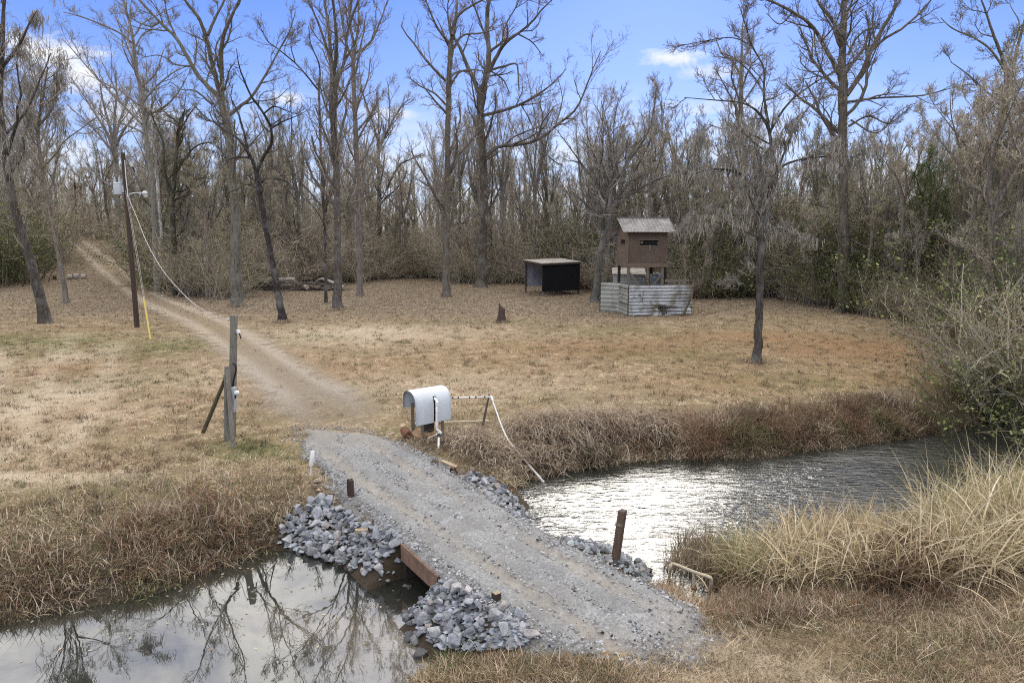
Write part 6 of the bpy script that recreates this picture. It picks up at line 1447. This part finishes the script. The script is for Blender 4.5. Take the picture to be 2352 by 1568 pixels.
traced('split_tree', 'low branching bare tree with V shaped fork left of the straight trunks', [c2((236, 1240, 32), (232, 900, 22), (228, 700, 20), (227, 610, 18)), c2((228, 640, 14), (200, 540, 10), (170, 460, 8), (150, 390, 5)), c2((230, 650, 15), (270, 590, 11), (300, 530, 9), (340, 470, 7), (375, 445, 4)), c2((268, 850, 13), (300, 780, 11), (335, 735, 9), (380, 715, 7), (430, 690, 4)), c2((228, 620, 11), (230, 520, 8), (220, 420, 5)), c2((275, 580, 8), (280, 480, 6), (270, 370, 4))], 10, (.10, .088, .075), n_per_m=1.1, moss=110, upw=.5)
traced('straight_tree', 'straight tall dark grey trunk left of the lean to shed, forking near the sky', [c2((535, 1336, 54), (533, 1200, 39), (535, 1000, 34), (538, 800, 33), (543, 550, 30), (547, 350, 29), (556, 200, 26), (560, 170, 24)), c2((558, 180, 20), (570, 100, 17), (600, 60, 15), (650, 25, 11), (720, -10, 8)), c2((556, 200, 18), (530, 175, 15), (490, 120, 12), (465, 60, 9), (440, 0, 6)), c2((562, 160, 18), (578, 80, 15), (580, -10, 12), (575, -70, 9)), c2((545, 400, 15), (590, 330, 11), (640, 315, 8), (700, 320, 5)), c2((540, 480, 12), (480, 420, 10), (420, 390, 8), (360, 345, 5)), c2((556, 230, 13), (610, 160, 11), (690, 150, 9), (760, 130, 6))], 11, (.165, .14, .112), moss=90, mosskw=dict(zmax=12), leaf=TANLEAF, nleaf=500, n_per_m=.8, trunk_t=.35)
traced('great_limb_tree', 'big dark tree with a long low limb reaching right over the shed', [c2((690, 1292, 70), (697, 1150, 50), (705, 900, 43), (698, 700, 42), (690, 560, 42), (685, 440, 40), (690, 420, 38)), c2((688, 440, 28), (660, 365, 24), (620, 275, 20), (595, 215, 17), (570, 170, 13), (545, 100, 9), (540, 20, 6)), c2((690, 430, 34), (715, 340, 31), (725, 250, 29), (718, 150, 26), (720, 50, 22), (735, -40, 17)), c2((722, 330, 23), (775, 230, 20), (815, 180, 18), (860, 150, 15), (920, 100, 12), (955, 55, 9), (1010, 0, 6)), c2((700, 520, 19), (780, 500, 17), (870, 470, 14), (930, 435, 13), (985, 400, 9), (1040, 350, 6), (1075, 310, 4)), c2((708, 720, 24), (735, 680, 21), (780, 657, 20), (870, 650, 18), (960, 622, 16), (1050, 550, 14), (1120, 490, 11), (1165, 390, 9), (1195, 310, 6), (1230, 230, 4)), c2((735, 315, 14), (790, 300, 12), (850, 288, 10), (858, 350, 8), (862, 410, 6)), c2((655, 330, 13), (600, 320, 10), (560, 345, 7), (530, 400, 4)), c2((722, 200, 14), (690, 110, 11), (660, 30, 8)), c2((780, 225, 11), (800, 120, 9), (850, 30, 6)), c2((860, 155, 9), (920, 190, 7), (960, 240, 4)), c2((735, 320, 10), (790, 360, 8), (820, 420, 5)), c2((870, 470, 8), (910, 540, 6), (930, 600, 4)), c2((960, 622, 9), (990, 700, 7), (1060, 750, 4))], 12, (.12, .10, .08), (.20, .17, .135), n_per_m=.75, leaf=TANLEAF, nleaf=600, trunk_t=.6)
traced('slanting_tree', 'grey twiggy tree slanting right behind the shed and hut', [c2((1205, 1360, 52), (1218, 1230, 40), (1232, 1120, 34), (1255, 1020, 31), (1290, 930, 27), (1320, 840, 22), (1345, 740, 16), (1390, 640, 11)), c2((1240, 1120, 18), (1225, 950, 14), (1222, 800, 11), (1240, 620, 8), (1235, 480, 5)), c2((1290, 930, 17), (1390, 860, 13), (1500, 800, 9), (1600, 780, 5)), c2((1250, 1040, 14), (1180, 940, 10), (1120, 880, 7), (1060, 860, 4)), c2((1325, 820, 14), (1290, 700, 10), (1290, 560, 7), (1310, 440, 4)), c2((1360, 720, 12), (1440, 600, 9), (1470, 480, 6), (1480, 380, 3))], 13, (.125, .11, .095), (.24, .215, .19), n_per_m=1.3, moss=110, mosskw=dict(ln=(.3, 1.1)), leaf=TANLEAF, nleaf=1200, trunk_t=.3)
traced('moss_hung_tree', 'nearest spreading tree draped in grey moss on the field right of the hut', [[(1738, 832, 27)] + c3((468, 1400, 41), (472, 1250, 39), (480, 1080, 38), (495, 980, 36), (512, 900, 35), (535, 820, 30), (545, 785, 26)), c3((532, 830, 22), (545, 770, 20), (525, 690, 19), (515, 600, 18), (490, 540, 15), (445, 490, 12), (380, 462, 9), (250, 450, 6), (130, 440, 4)), c3((498, 930, 20), (445, 850, 17), (385, 785, 14), (300, 762, 11), (210, 772, 8), (130, 805, 5)), c3((515, 600, 16), (488, 420, 13), (490, 310, 11), (435, 205, 9), (400, 95, 7), (375, 20, 4)), c3((518, 590, 14), (600, 465, 11), (720, 372, 9), (830, 310, 6), (900, 270, 3)), c3((548, 780, 17), (590, 738, 13), (700, 712, 10), (850, 702, 7), (950, 720, 4)), c3((480, 1075, 9), (380, 1035, 7), (280, 1000, 5), (165, 998, 3)), c3((545, 780, 14), (600, 640, 10), (650, 540, 8), (700, 470, 5)), c3((490, 420, 10), (430, 330, 8), (350, 260, 6), (290, 240, 4)), c3((440, 840, 9), (460, 740, 7), (440, 640, 5), (360, 580, 3)), c3((485, 1050, 8), (560, 1030, 6), (620, 1060, 3)), c3((435, 205, 7), (340, 170, 6), (200, 190, 5), (100, 210, 3)), c3((515, 650, 10), (420, 600, 8), (330, 590, 6), (240, 560, 4)), c3((720, 372, 6), (760, 250, 5), (790, 170, 3)), c3((470, 1250, 5), (410, 1210, 4), (350, 1260, 2))], 14, (.075, .066, .057), (.22, .20, .175), moss=900, mosskw=dict(ln=(.3, 1.3), zmax=11), sprouts=0, n_per_m=1.3, lf=(.26, .5, .5, .5), maxl=3.2, upw=.12, trunk_t=.55)
traced('giant_back_tree', 'tallest massive grey brown trunk rising out of the right thicket', [c3((845, 1402, 84), (848, 1250, 60), (850, 1000, 50), (847, 800, 46), (845, 600, 46), (846, 420, 50), (842, 300, 44), (845, 150, 37), (848, 50, 31), (853, -40, 25)), c3((835, 350, 26), (800, 280, 24), (770, 225, 23), (712, 125, 21), (620, 55, 16), (540, 15, 12), (470, -15, 8)), c3((838, 190, 20), (800, 100, 17), (745, 30, 13), (715, -30, 9)), c3((860, 430, 28), (925, 335, 27), (980, 212, 24), (1040, 100, 20), (1090, 20, 15), (1130, -50, 10)), c3((965, 235, 17), (1040, 170, 15), (1110, 130, 13), (1190, 60, 11), (1250, -10, 8)), c3((862, 460, 14), (1000, 442, 11), (1200, 430, 9), (1330, 398, 6), (1420, 380, 4)), c3((868, 570, 12), (960, 522, 10), (1040, 555, 7), (1110, 520, 4)), c3((848, 100, 16), (880, 20, 12), (910, -50, 8)), c3((715, 130, 10), (720, 220, 8), (740, 300, 5)), c3((870, 250, 14), (900, 180, 10), (960, 130, 7), (1010, 130, 4)), c3((620, 55, 8), (560, 110, 6), (500, 60, 4)), c3((880, 540, 10), (1000, 600, 7), (1100, 500, 5), (1180, 460, 3))], 15, (.15, .125, .10), (.145, .125, .10), n_per_m=.8, leaf=OLEAF, nleaf=1500, moss=70, mosskw=dict(zmax=13), trunk_t=.5)
traced('right_edge_tree', 'forked olive barked tree leaning right at the right end of the wood', [[(2268, 770, 28), (2274, 600, 23)] + c3((1535, 750, 30), (1550, 620, 31), (1580, 480, 31), (1597, 340, 30)), c3((1598, 350, 24), (1625, 240, 20), (1645, 160, 15), (1665, 80, 10), (1690, -20, 6)), c3((1592, 340, 22), (1555, 240, 18), (1520, 150, 14), (1490, 60, 11), (1460, -20, 7)), c3((1590, 355, 16), (1530, 250, 12), (1460, 185, 10), (1340, 130, 7), (1285, 80, 4)), c3((1580, 480, 14), (1640, 400, 10), (1720, 330, 6)), c3((1575, 500, 13), (1500, 420, 9), (1400, 330, 7), (1330, 280, 4)), c3((1590, 270, 9), (1640, 120, 7), (1600, 30, 4))], 16, MOSSY, (.17, .16, .11), n_per_m=.9, leaf=OLEAF, nleaf=1600, trunk_t=.4)
traced('vine_wrapped_tree', 'thin forked tree wrapped in green vines inside the right thicket', [c3((1222, 1425, 22), (1250, 1300, 18), (1270, 1200, 17), (1252, 1120, 15), (1232, 950, 13), (1245, 850, 10), (1230, 740, 6)), c3((1270, 1200, 13), (1320, 1080, 10), (1350, 960, 7), (1400, 850, 5)), c3((1240, 1000, 9), (1200, 880, 6), (1170, 790, 4)), c3((1250, 1130, 10), (1300, 1010, 7), (1320, 900, 5))], 17, (.075, .08, .04), (.10, .11, .055), n_per_m=1.8, leaf=[(.09, .13, .035), (.13, .17, .05), (.17, .19, .07)], nleaf=9000, trunk_t=.3)
traced('pine_side_tree', 'straight brown tree behind the moss draped tree, left of the massive trunk', [c3((375, 1330, 36), (377, 1000, 28), (380, 700, 26), (385, 450, 24), (388, 300, 20), (390, 250, 17)), c3((386, 350, 14), (350, 280, 11), (300, 240, 8), (270, 170, 5)), c3((390, 280, 14), (430, 200, 10), (445, 120, 6)), c3((389, 260, 13), (390, 150, 9), (400, 60, 5)), c3((383, 520, 12), (320, 400, 8), (270, 310, 5)), c3((385, 480, 12), (450, 380, 8), (500, 300, 5))], 18, BROWNBARK, leaf=TANLEAF, nleaf=900, n_per_m=.9, trunk_t=.35)
traced('tangled_tree', 'dark many limbed tree in the thicket between track and great forked tree', [c1((795, 1330, 34), (790, 1150, 28), (775, 950, 25), (785, 800, 22), (800, 640, 17), (810, 560, 12), (830, 500, 8)), c1((778, 900, 17), (740, 760, 13), (735, 640, 11), (700, 560, 8), (680, 500, 5)), c1((790, 780, 15), (850, 690, 11), (900, 650, 8), (960, 640, 5)), c1((785, 960, 16), (850, 860, 12), (850, 760, 9), (880, 690, 6)), c1((810, 560, 9), (760, 520, 7), (720, 480, 5), (690, 420, 3)), c1((805, 600, 9), (850, 520, 6), (890, 470, 4))], 19, (.075, .07, .045), (.13, .12, .085), n_per_m=1.1, leaf=OLEAF, nleaf=1500, wob=.3, trunk_t=.3)
traced('sycamore', 'white barked sycamore stem behind the tall leaning tree', [c1((735, 1290, 22), (728, 1050, 18), (718, 950, 17), (708, 800, 17), (690, 660, 14), (668, 540, 12), (650, 440, 10), (640, 330, 7)), c1((700, 740, 10), (740, 640, 7), (770, 560, 4)), c1((668, 540, 8), (630, 470, 6), (600, 420, 4)), c1((645, 420, 7), (660, 320, 5), (655, 240, 3))], 20, (.62, .60, .57), (.28, .26, .23), n_per_m=.9)
traced('far_left_tree', 'thin moss hung tree at the dark shrub on the far left', [c1((160, 1120, 26), (158, 900, 20), (150, 700, 17), (140, 500, 13), (135, 380, 8)), c1((150, 720, 12), (100, 600, 9), (60, 480, 6), (50, 400, 4)), c1((150, 700, 12), (200, 600, 8), (225, 480, 6), (240, 380, 4)), c1((142, 520, 9), (175, 400, 6), (180, 320, 4))], 21, BROWNBARK, moss=200, mosskw=dict(ln=(.4, 1.8)), n_per_m=1.2, upw=.5)
# second pole far along the track
p_ = GP(179, 550); t_ = AT(171, 418, p_[1]); fp = thing('utility_pole', p_, 'small distant wooden pole with a lamp at the end of the track', 'utility pole')
mb = MB(); mb.tube([p_ - (0, 0, .3), lerp(p_, t_, .5), t_], [.2, .17, .14], 10); part(mb, 'pole', M_POLE, fp, True)
mb = MB(); a_ = AT(172, 425, p_[1]); mb.tube(resample([a_, a_ + (.4, 0, .3), a_ + (.9, 0, .35)], [1] * 3, 8)[0], .05, 6); ao = part(mb, 'lamp_arm', M_GALV, fp, True)
mb = MB(); mb.tube([a_ + (.8, 0, .33), a_ + (1.0, 0, .33), a_ + (1.4, 0, .36)], [.08, .16, .1], 8); subpart(mb, 'lamp_head', M_GALV, ao, fp, True)
mb = MB(); mb.beam(AT(178, 524, p_[1] - .25), AT(178, 517, p_[1] - .25), .3, .2); part(mb, 'meter_box', M_BLACK, fp)

# ------------------------------------------------------------------ the wood behind: bare trees, each an object
EDGE = np.array([(-400, 640), (0, 650), (60, 640), (110, 618), (135, 585), (160, 553), (330, 553), (352, 585), (385, 660), (420, 680), (520, 690), (600, 664), (700, 652), (780, 655), (900, 640), (1000, 642), (1100, 655), (1180, 650), (1260, 652), (1360, 668), (1420, 682), (1600, 690), (1700, 685), (1800, 690), (1900, 712), (2000, 728), (2100, 742), (2200, 775), (2290, 820), (2352, 860), (2700, 930)], float)
EX = np.linspace(-430, 2770, 260); EYT = GH(EX, np.interp(EX, EDGE[:, 0], EDGE[:, 1]))[:, 1]
def edgeY(px): return np.interp(np.atleast_1d(px), EX, EYT)
def wood_tree(seed, h, bark, twig, style, nn=(6, 6, 2), leaf=None, nleaf=0):
    r = np.random.default_rng(seed)
    a, b_ = Plant(), Plant(); limbs = []
    r0 = h * r.uniform(.0085, .013); lean = r.normal(0, .03, 2); fork = r.uniform(.42, .65)
    K = 6; zz = np.linspace(-.3, h * fork, K)
    T = np.stack([zz * lean[0] + r.normal(0, .07, K), zz * lean[1] + r.normal(0, .07, K), zz], -1); T[0] = (0, 0, -.3)
    limbs.append(resample(T, np.linspace(r0 * 1.25, r0 * .72, K), 20))
    top = T[-1]; ns = int(r.integers(3, 6))
    for s in range(ns):
        a0 = s * 6.28 / ns + r.uniform(-.5, .5); sp_ = r.uniform(.12, .34) if style == 'up' else r.uniform(.3, .7); st = lerp(T[-2], T[-1], r.uniform(.2, 1)); L = h * (1 - fork) * r.uniform(.75, 1.08)
        pts = [st]; d = np.array([math.cos(a0) * sp_, math.sin(a0) * sp_, 1.0])
        for k in range(4): d = d + r.normal(0, .11, 3); d[2] = max(d[2], .4); pts.append(pts[-1] + d / np.linalg.norm(d) * L / 4)
        limbs.append(resample(pts, np.linspace(r0 * .55, r0 * .10, 5), 20))
    crown_from(a, b_, r, limbs, bark, twig, n_per_m=.8, lf=(.30, .55, .55, .55), ang=(38, 36, 36, 36), nn=nn, upw=.55 if style == 'up' else .25, trunk_t=.3, leaf=leaf, nleaf=nleaf, maxl=4.5)
    tr = a.build('trunk', M_BARK); cr = b_.build('crown', M_TWIG, None, None, False)
    for o in (tr, cr): COL.objects.unlink(o)
    return tr.data, cr.data, h
TW1, TW2, TW3 = (.37, .33, .268), (.35, .32, .235), (.43, .385, .325)
VAR = [wood_tree(200, 22, GREYBARK, TW1, 'up'), wood_tree(201, 21, BROWNBARK, TW2, 'up', leaf=TANLEAF, nleaf=1200), wood_tree(202, 19, GREYBARK, TW3, 'up'), wood_tree(203, 23, (.11, .095, .08), TW2, 'up'), wood_tree(204, 18, BROWNBARK, TW1, 'wide', leaf=OLEAF, nleaf=1500), wood_tree(205, 20, (.12, .105, .085), TW1, 'wide'), wood_tree(206, 16, GREYBARK, TW3, 'up'), wood_tree(207, 22, MOSSY, (.15, .14, .10), 'up', leaf=OLEAF, nleaf=1600), wood_tree(208, 13, BROWNBARK, TW2, 'wide', leaf=TANLEAF, nleaf=1500), wood_tree(209, 24, GREYBARK, TW1, 'up')]
def put(name, datas, loc, rz, sc, label, cat, grp):
    e = thing(name, loc, label, cat, grp); e.rotation_euler = (0, 0, rz); e.scale = sc
    for nm, me in datas:
        o = bpy.data.objects.new(nm, me); COL.objects.link(o); o.parent = e
    return e
r = np.random.default_rng(77); placed = []
def wood_label(px):
    if px < 340: return 'slim bare tree in the wood at the far end of the track', 'wood at the end of the track'
    if px < 860: return 'slim bare tree in the wood behind the brush heap', 'wood behind the brush heap'
    if px < 1400: return 'slim bare tree in the wood behind the black shed', 'wood behind the black shed'
    return 'slim bare tree in the thick wood behind and right of the hut', 'wood right of the hut'
n_w = 0; tries = 0
while n_w < 225 and tries < 9000:
    tries += 1
    px = r.uniform(-260, 2640); ey_ = float(edgeY(px)[0]); Y_ = ey_ + 1.0 + r.exponential(17) if px < 1500 else ey_ + 1.5 + r.exponential(20)
    if Y_ > ey_ + 75: continue
    x_ = (px - CX) / FPX * Y_ * (CT + .02)
    if any((x_ - q[0]) ** 2 + (Y_ - q[1]) ** 2 < 2.0 ** 2 for q in placed): continue
    placed.append((x_, Y_)); v = VAR[r.integers(0, len(VAR))]
    hs = r.uniform(.64, 1.03)
    if px > 1500:
        hs *= np.interp(Y_, [30, 80], [.5, .92])
        if r.random() < .2: placed.pop(); continue
        v = VAR[(4, 7, 1, 0, 6, 7)[r.integers(0, 6)]]
    if px < 330: hs *= 1.0
    lb, gp_ = wood_label(px)
    put('bare_tree', (('trunk', v[0]), ('crown', v[1])), (x_, Y_, float(H(x_, Y_))), r.uniform(0, 6.28), (hs * r.uniform(.85, 1.1),) * 2 + (hs,), lb, 'tree', gp_); n_w += 1

# brush and thickets along the edge, each an object
def bush(seed, h, w, stemc, leafs, nst, nleaf, lsz=(.04, .10)):
    r = np.random.default_rng(seed); pl, pc = Plant(), Plant(); n = nst
    P = np.empty((n, 7, 3)); P[:, 0] = np.stack([r.normal(0, w * .3, n), r.normal(0, w * .3, n), np.full(n, -.1)], -1)
    d = np.stack([r.normal(0, .35, n), r.normal(0, .35, n), np.ones(n)], -1); hh = h * r.uniform(.4, 1.1, n)
    for k in range(1, 7):
        d = d + r.normal(0, .22, (n, 3)); d[:, 2] = np.maximum(d[:, 2], .05); d /= np.linalg.norm(d, axis=1, keepdims=True); P[:, k] = P[:, k - 1] + d * (hh / 6)[:, None]
    R = np.linspace(.03, .008, 7)[None] * r.uniform(.5, 1.3, (n, 1)); pl.tubes(P, R, 3, jitcol(stemc, n, .25, .05, r))
    P2, R2 = grow(r, P, R, 7, .4, 45, .15, 4, .15, .25, .7, .5, .3, 1.6, .008); pl.tubes(P2, R2, 3, jitcol(stemc, len(P2), .25, .05, r))
    P3, R3 = grow(r, P2, R2, 3, .5, 45, .1, 3, .1, .25, .8, .6, .2, .8, .007); pl.tubes(P3, R3, 3, jitcol(stemc, len(P3), .25, .05, r))
    i_ = r.integers(0, len(P3), nleaf); pos = P3[i_, r.integers(0, 3, nleaf)] + r.normal(0, .10, (nleaf, 3)); pos[:, 2] = np.maximum(pos[:, 2], .03)
    cl = np.repeat(1 + .25 * np.sin(pos[:, :1] * 2.1 + pos[:, 2:] * 1.7), 3, 1)
    pc.add(*leafquads(pos, r.uniform(*lsz, nleaf), np.clip(pickcol(leafs, nleaf, .3, r) * cl, .005, .8), r=r))
    a_ = pl.build('stems', M_TWIG, smooth=False); b_ = pc.build('foliage', M_LEAF, smooth=False)
    for o in (a_, b_): COL.objects.unlink(o)
    return a_.data, b_.data
BROWNST, GREYST = (.335, .295, .22), (.40, .345, .275)
DG = [(.13, .17, .05), (.18, .215, .075), (.095, .13, .045), (.27, .27, .11)]
OB = [(.30, .265, .12), (.40, .33, .18), (.24, .225, .10), (.46, .385, .24), (.19, .20, .075)]
RB = [(.24, .18, .11), (.18, .14, .085), (.30, .235, .15), (.18, .18, .08), (.14, .15, .06)]
BV = {'ob': [bush(300 + k, h, 2.6, BROWNST, OB, 60, 3600) for k, h in enumerate((3.2, 4.2, 5.0))],
      'dg': [bush(310 + k, h, 2.8, (.10, .09, .06), DG, 60, 5200, (.06, .15)) for k, h in enumerate((3.6, 5.2, 6.5))],
      'gr': [bush(320 + k, h, 3.0, GREYST, OB, 80, 1600) for k, h in enumerate((3.6, 5.0, 6.5))],
      'rb': [bush(330 + k, h, 2.4, (.21, .15, .105), RB, 70, 2600) for k, h in enumerate((1.8, 2.6))],
      'yl': [bush(340, 5.0, 2.6, BROWNST, [(.36, .27, .11), (.28, .22, .09), (.22, .19, .08)], 50, 2200)]}
BL = {'ob': ('tangled olive brown thicket bush at the edge of the wood', 'olive brown thicket'), 'dg': ('dense dark green leafy bush in the thicket', 'dark green bushes'), 'gr': ('grey twiggy leafless bush under the trees', 'grey twiggy bushes'), 'rb': ('low reddish brown bush at the foot of the wood', 'reddish brown bushes')}
def put_bush(kind, x_, y_, s, label=None, grp=None, name='shrub'):
    d_ = BV[kind][r.integers(0, len(BV[kind]))]; lb, gp_ = (label, grp) if label else BL[kind]
    put(name, (('stems', d_[0]), ('foliage', d_[1])), (x_, y_, float(H(x_, y_))), r.uniform(0, 6.28), (s * r.uniform(.9, 1.3), s * r.uniform(.9, 1.3), s), lb, 'bush', gp_)
def at_px(px, Y_): return (px - CX) / FPX * Y_ * (CT + .02)
nb_ = 0
for px in np.arange(-240, 2620, 27):
    ey_ = float(edgeY(px)[0])
    if 120 < px < 345: rows = [(2, .5), (12, .7)]
    else: rows = [(.8, .62), (5, .85), (11, 1.0)] if px < 1480 else [(1.2, .6), (5, .85), (10, 1.0), (17, 1.1)]
    for dy, s in rows:
        if r.random() < (.45 if px < 1480 and dy < 2 else .2): continue
        qx = px + r.normal(0, 12); Y_ = ey_ + dy + r.uniform(-.6, 2.5)
        if px < 60: pr_k = dict(dg=.3, ob=.3, gr=.3, rb=.1)
        elif px < 345: pr_k = dict(gr=.8, rb=.2)
        elif px < 560: pr_k = dict(ob=.65, dg=.13, gr=.22)
        elif px < 900: pr_k = dict(ob=.35, gr=.4, rb=.2, dg=.05)
        elif px < 1480: pr_k = dict(ob=.55, gr=.33, dg=.06, rb=.06)
        elif px < 1900: pr_k = dict(ob=.62, gr=.14, dg=.19, rb=.05)
        else: pr_k = dict(ob=.52, dg=.44, gr=.04)
        ks = list(pr_k); k = ks[r.choice(len(ks), p=np.array([pr_k[q] for q in ks]) / sum(pr_k.values()))]
        if px > 2100 and dy < 6: k = 'rb' if r.random() < .65 else 'ob'
        put_bush(k, at_px(qx, Y_), Y_, s * r.uniform(.75, 1.15) * (1.75 if px < 1480 else 1.6 if px < 2150 else 1.25) * (1 if dy > 2 else .8)); nb_ += 1
for k, (px, dy, s) in enumerate(((2280, -1.0, .7), (2330, -2.0, .9), (2390, -1.5, .9), (2240, 0, .6), (2352, 1.0, 1.1), (2430, -3, .9), (2180, .2, .5), (2260, -3.5, .7), (2310, -4.5, .8), (2370, -5, .9), (2225, -2.2, .6), (2345, -3.2, 1.0), (2290, -2.4, .9), (2400, -4, 1.1), (2200, -1.2, .7))):
    Y_ = float(edgeY(px)[0]) + dy; put_bush(('rb', 'ob', 'rb', 'ob', 'dg')[k % 5], at_px(px, Y_), Y_, s * 1.15)
for (px, py, s, lab) in ((-10, 655, 1.6, 'big dark evergreen bush at the far left behind the leaning tree'), (42, 648, 1.2, 'smaller green evergreen bush beside the big one at the far left')):
    p = GP(px, py); put_bush('dg', p[0], p[1], s, lab, None)
for (px, Y_, s, lab) in ((1235, 80, 1.15, 'yellowing leafy small tree above the black shed'), (1180, 86, 1.2, 'yellowing leafy small tree left of the black shed')): put_bush('yl', at_px(px, Y_), Y_, s, lab, None)

# bare saplings that fill the middle height of the wood edge
SV = [wood_tree(400 + k, 9 + 1.9 * k, BROWNBARK, (TW3, TW2, TW1, TW3)[k], 'up', nn=(8, 6, 2), leaf=(OB, TANLEAF, OB, OLEAF)[k], nleaf=1800) for k in range(4)]
for k in range(190):
    px = r.uniform(-250, 2620); ey_ = float(edgeY(px)[0]); Y_ = ey_ + 1 + r.uniform(0, 1) ** 1.5 * 22; v = SV[r.integers(0, 4)]; x_ = at_px(px, Y_); hs = r.uniform(.7, 1.15)
    if 1405 < px < 1600 and Y_ < 58: continue
    put('bare_sapling', (('trunk', v[0]), ('crown', v[1])), (x_, Y_, float(H(x_, Y_))), r.uniform(0, 6.28), (hs * 1.15, hs * 1.15, hs), *(('thin twiggy sapling at the edge of the wood left of the black shed', 'tree', 'saplings left of the black shed') if px < 1240 else ('thin twiggy sapling in the thicket behind and right of the black shed', 'tree', 'saplings right of the black shed')))

# far rows of the wood that read as one mass
V, F_, C, n = [], [], [], 0
pl = Plant(); N = 820
px = r.uniform(-420, 2760, N); Y_ = edgeY(px) + r.uniform(30, 85, N); x_ = at_px(px, Y_); h_ = r.uniform(8, 17.5, N); zb = H(x_, Y_)
P = np.stack([x_[:, None] + np.cumsum(r.normal(0, .22, (N, 7)), 1), Y_[:, None] + np.cumsum(r.normal(0, .22, (N, 7)), 1), zb[:, None] + np.linspace(0, 1, 7)[None] * h_[:, None]], -1)
R = np.linspace(.15, .03, 7)[None] * r.uniform(.6, 1.5, (N, 1)); pl.tubes(P, R, 5, jitcol((.21, .185, .155), N, .25, .04, r))
P2, R2 = grow(r, P, R, 16, .26, 38, .12, 5, .45, .15, .6, .4, .8, 6, .02); pl.tubes(P2, R2, 3, jitcol((.31, .285, .235), len(P2), .2, .04, r))
P3, R3 = grow(r, P2, R2, 5, .45, 38, .15, 3, .3, .15, .7, .5, .5, 3, .014); pl.tubes(P3, R3, 3, jitcol((.33, .30, .245), len(P3), .2, .04, r))
N = 2600; px = r.uniform(-420, 2760, N); Y_ = edgeY(px) + r.uniform(12, 80, N); x_ = at_px(px, Y_); h_ = r.uniform(3, 10, N); zb = H(x_, Y_)
P = np.stack([x_[:, None] + np.cumsum(r.normal(0, .22, (N, 5)), 1), Y_[:, None] + np.cumsum(r.normal(0, .22, (N, 5)), 1), zb[:, None] + np.linspace(0, 1, 5)[None] * h_[:, None]], -1)
R = np.linspace(.06, .015, 5)[None] * r.uniform(.6, 1.5, (N, 1)); pl.tubes(P, R, 3, jitcol((.23, .205, .165), N, .25, .04, r))
P2, R2 = grow(r, P, R, 9, .45, 48, .08, 4, .2, .2, .7, .5, .5, 3, .014); pl.tubes(P2, R2, 3, jitcol((.31, .285, .215), len(P2), .25, .05, r))
P3, R3 = grow(r, P2, R2, 4, .55, 48, .1, 3, .2, .2, .8, .6, .3, 1.6, .012); pl.tubes(P3, R3, 3, jitcol((.33, .305, .225), len(P3), .25, .06, r))
tag(pl.build('distant_wood', M_TWIG, None, None, False), 'grey brown mass of bare trees deep in the wood', 'wood', kind='stuff')
# ------------------------------------------------------------------ render settings
SC.view_settings.view_transform = 'Standard'
try: SC.view_settings.look = 'None'
except Exception: pass
SC.view_settings.exposure = 0.80; SC.view_settings.gamma = 1.0
SC.cycles.max_bounces = 6; SC.cycles.diffuse_bounces = 3; SC.cycles.glossy_bounces = 3; SC.cycles.transmission_bounces = 3; SC.cycles.transparent_max_bounces = 12
SC.cycles.use_denoising = False
SC.cycles.filter_width = 1.1
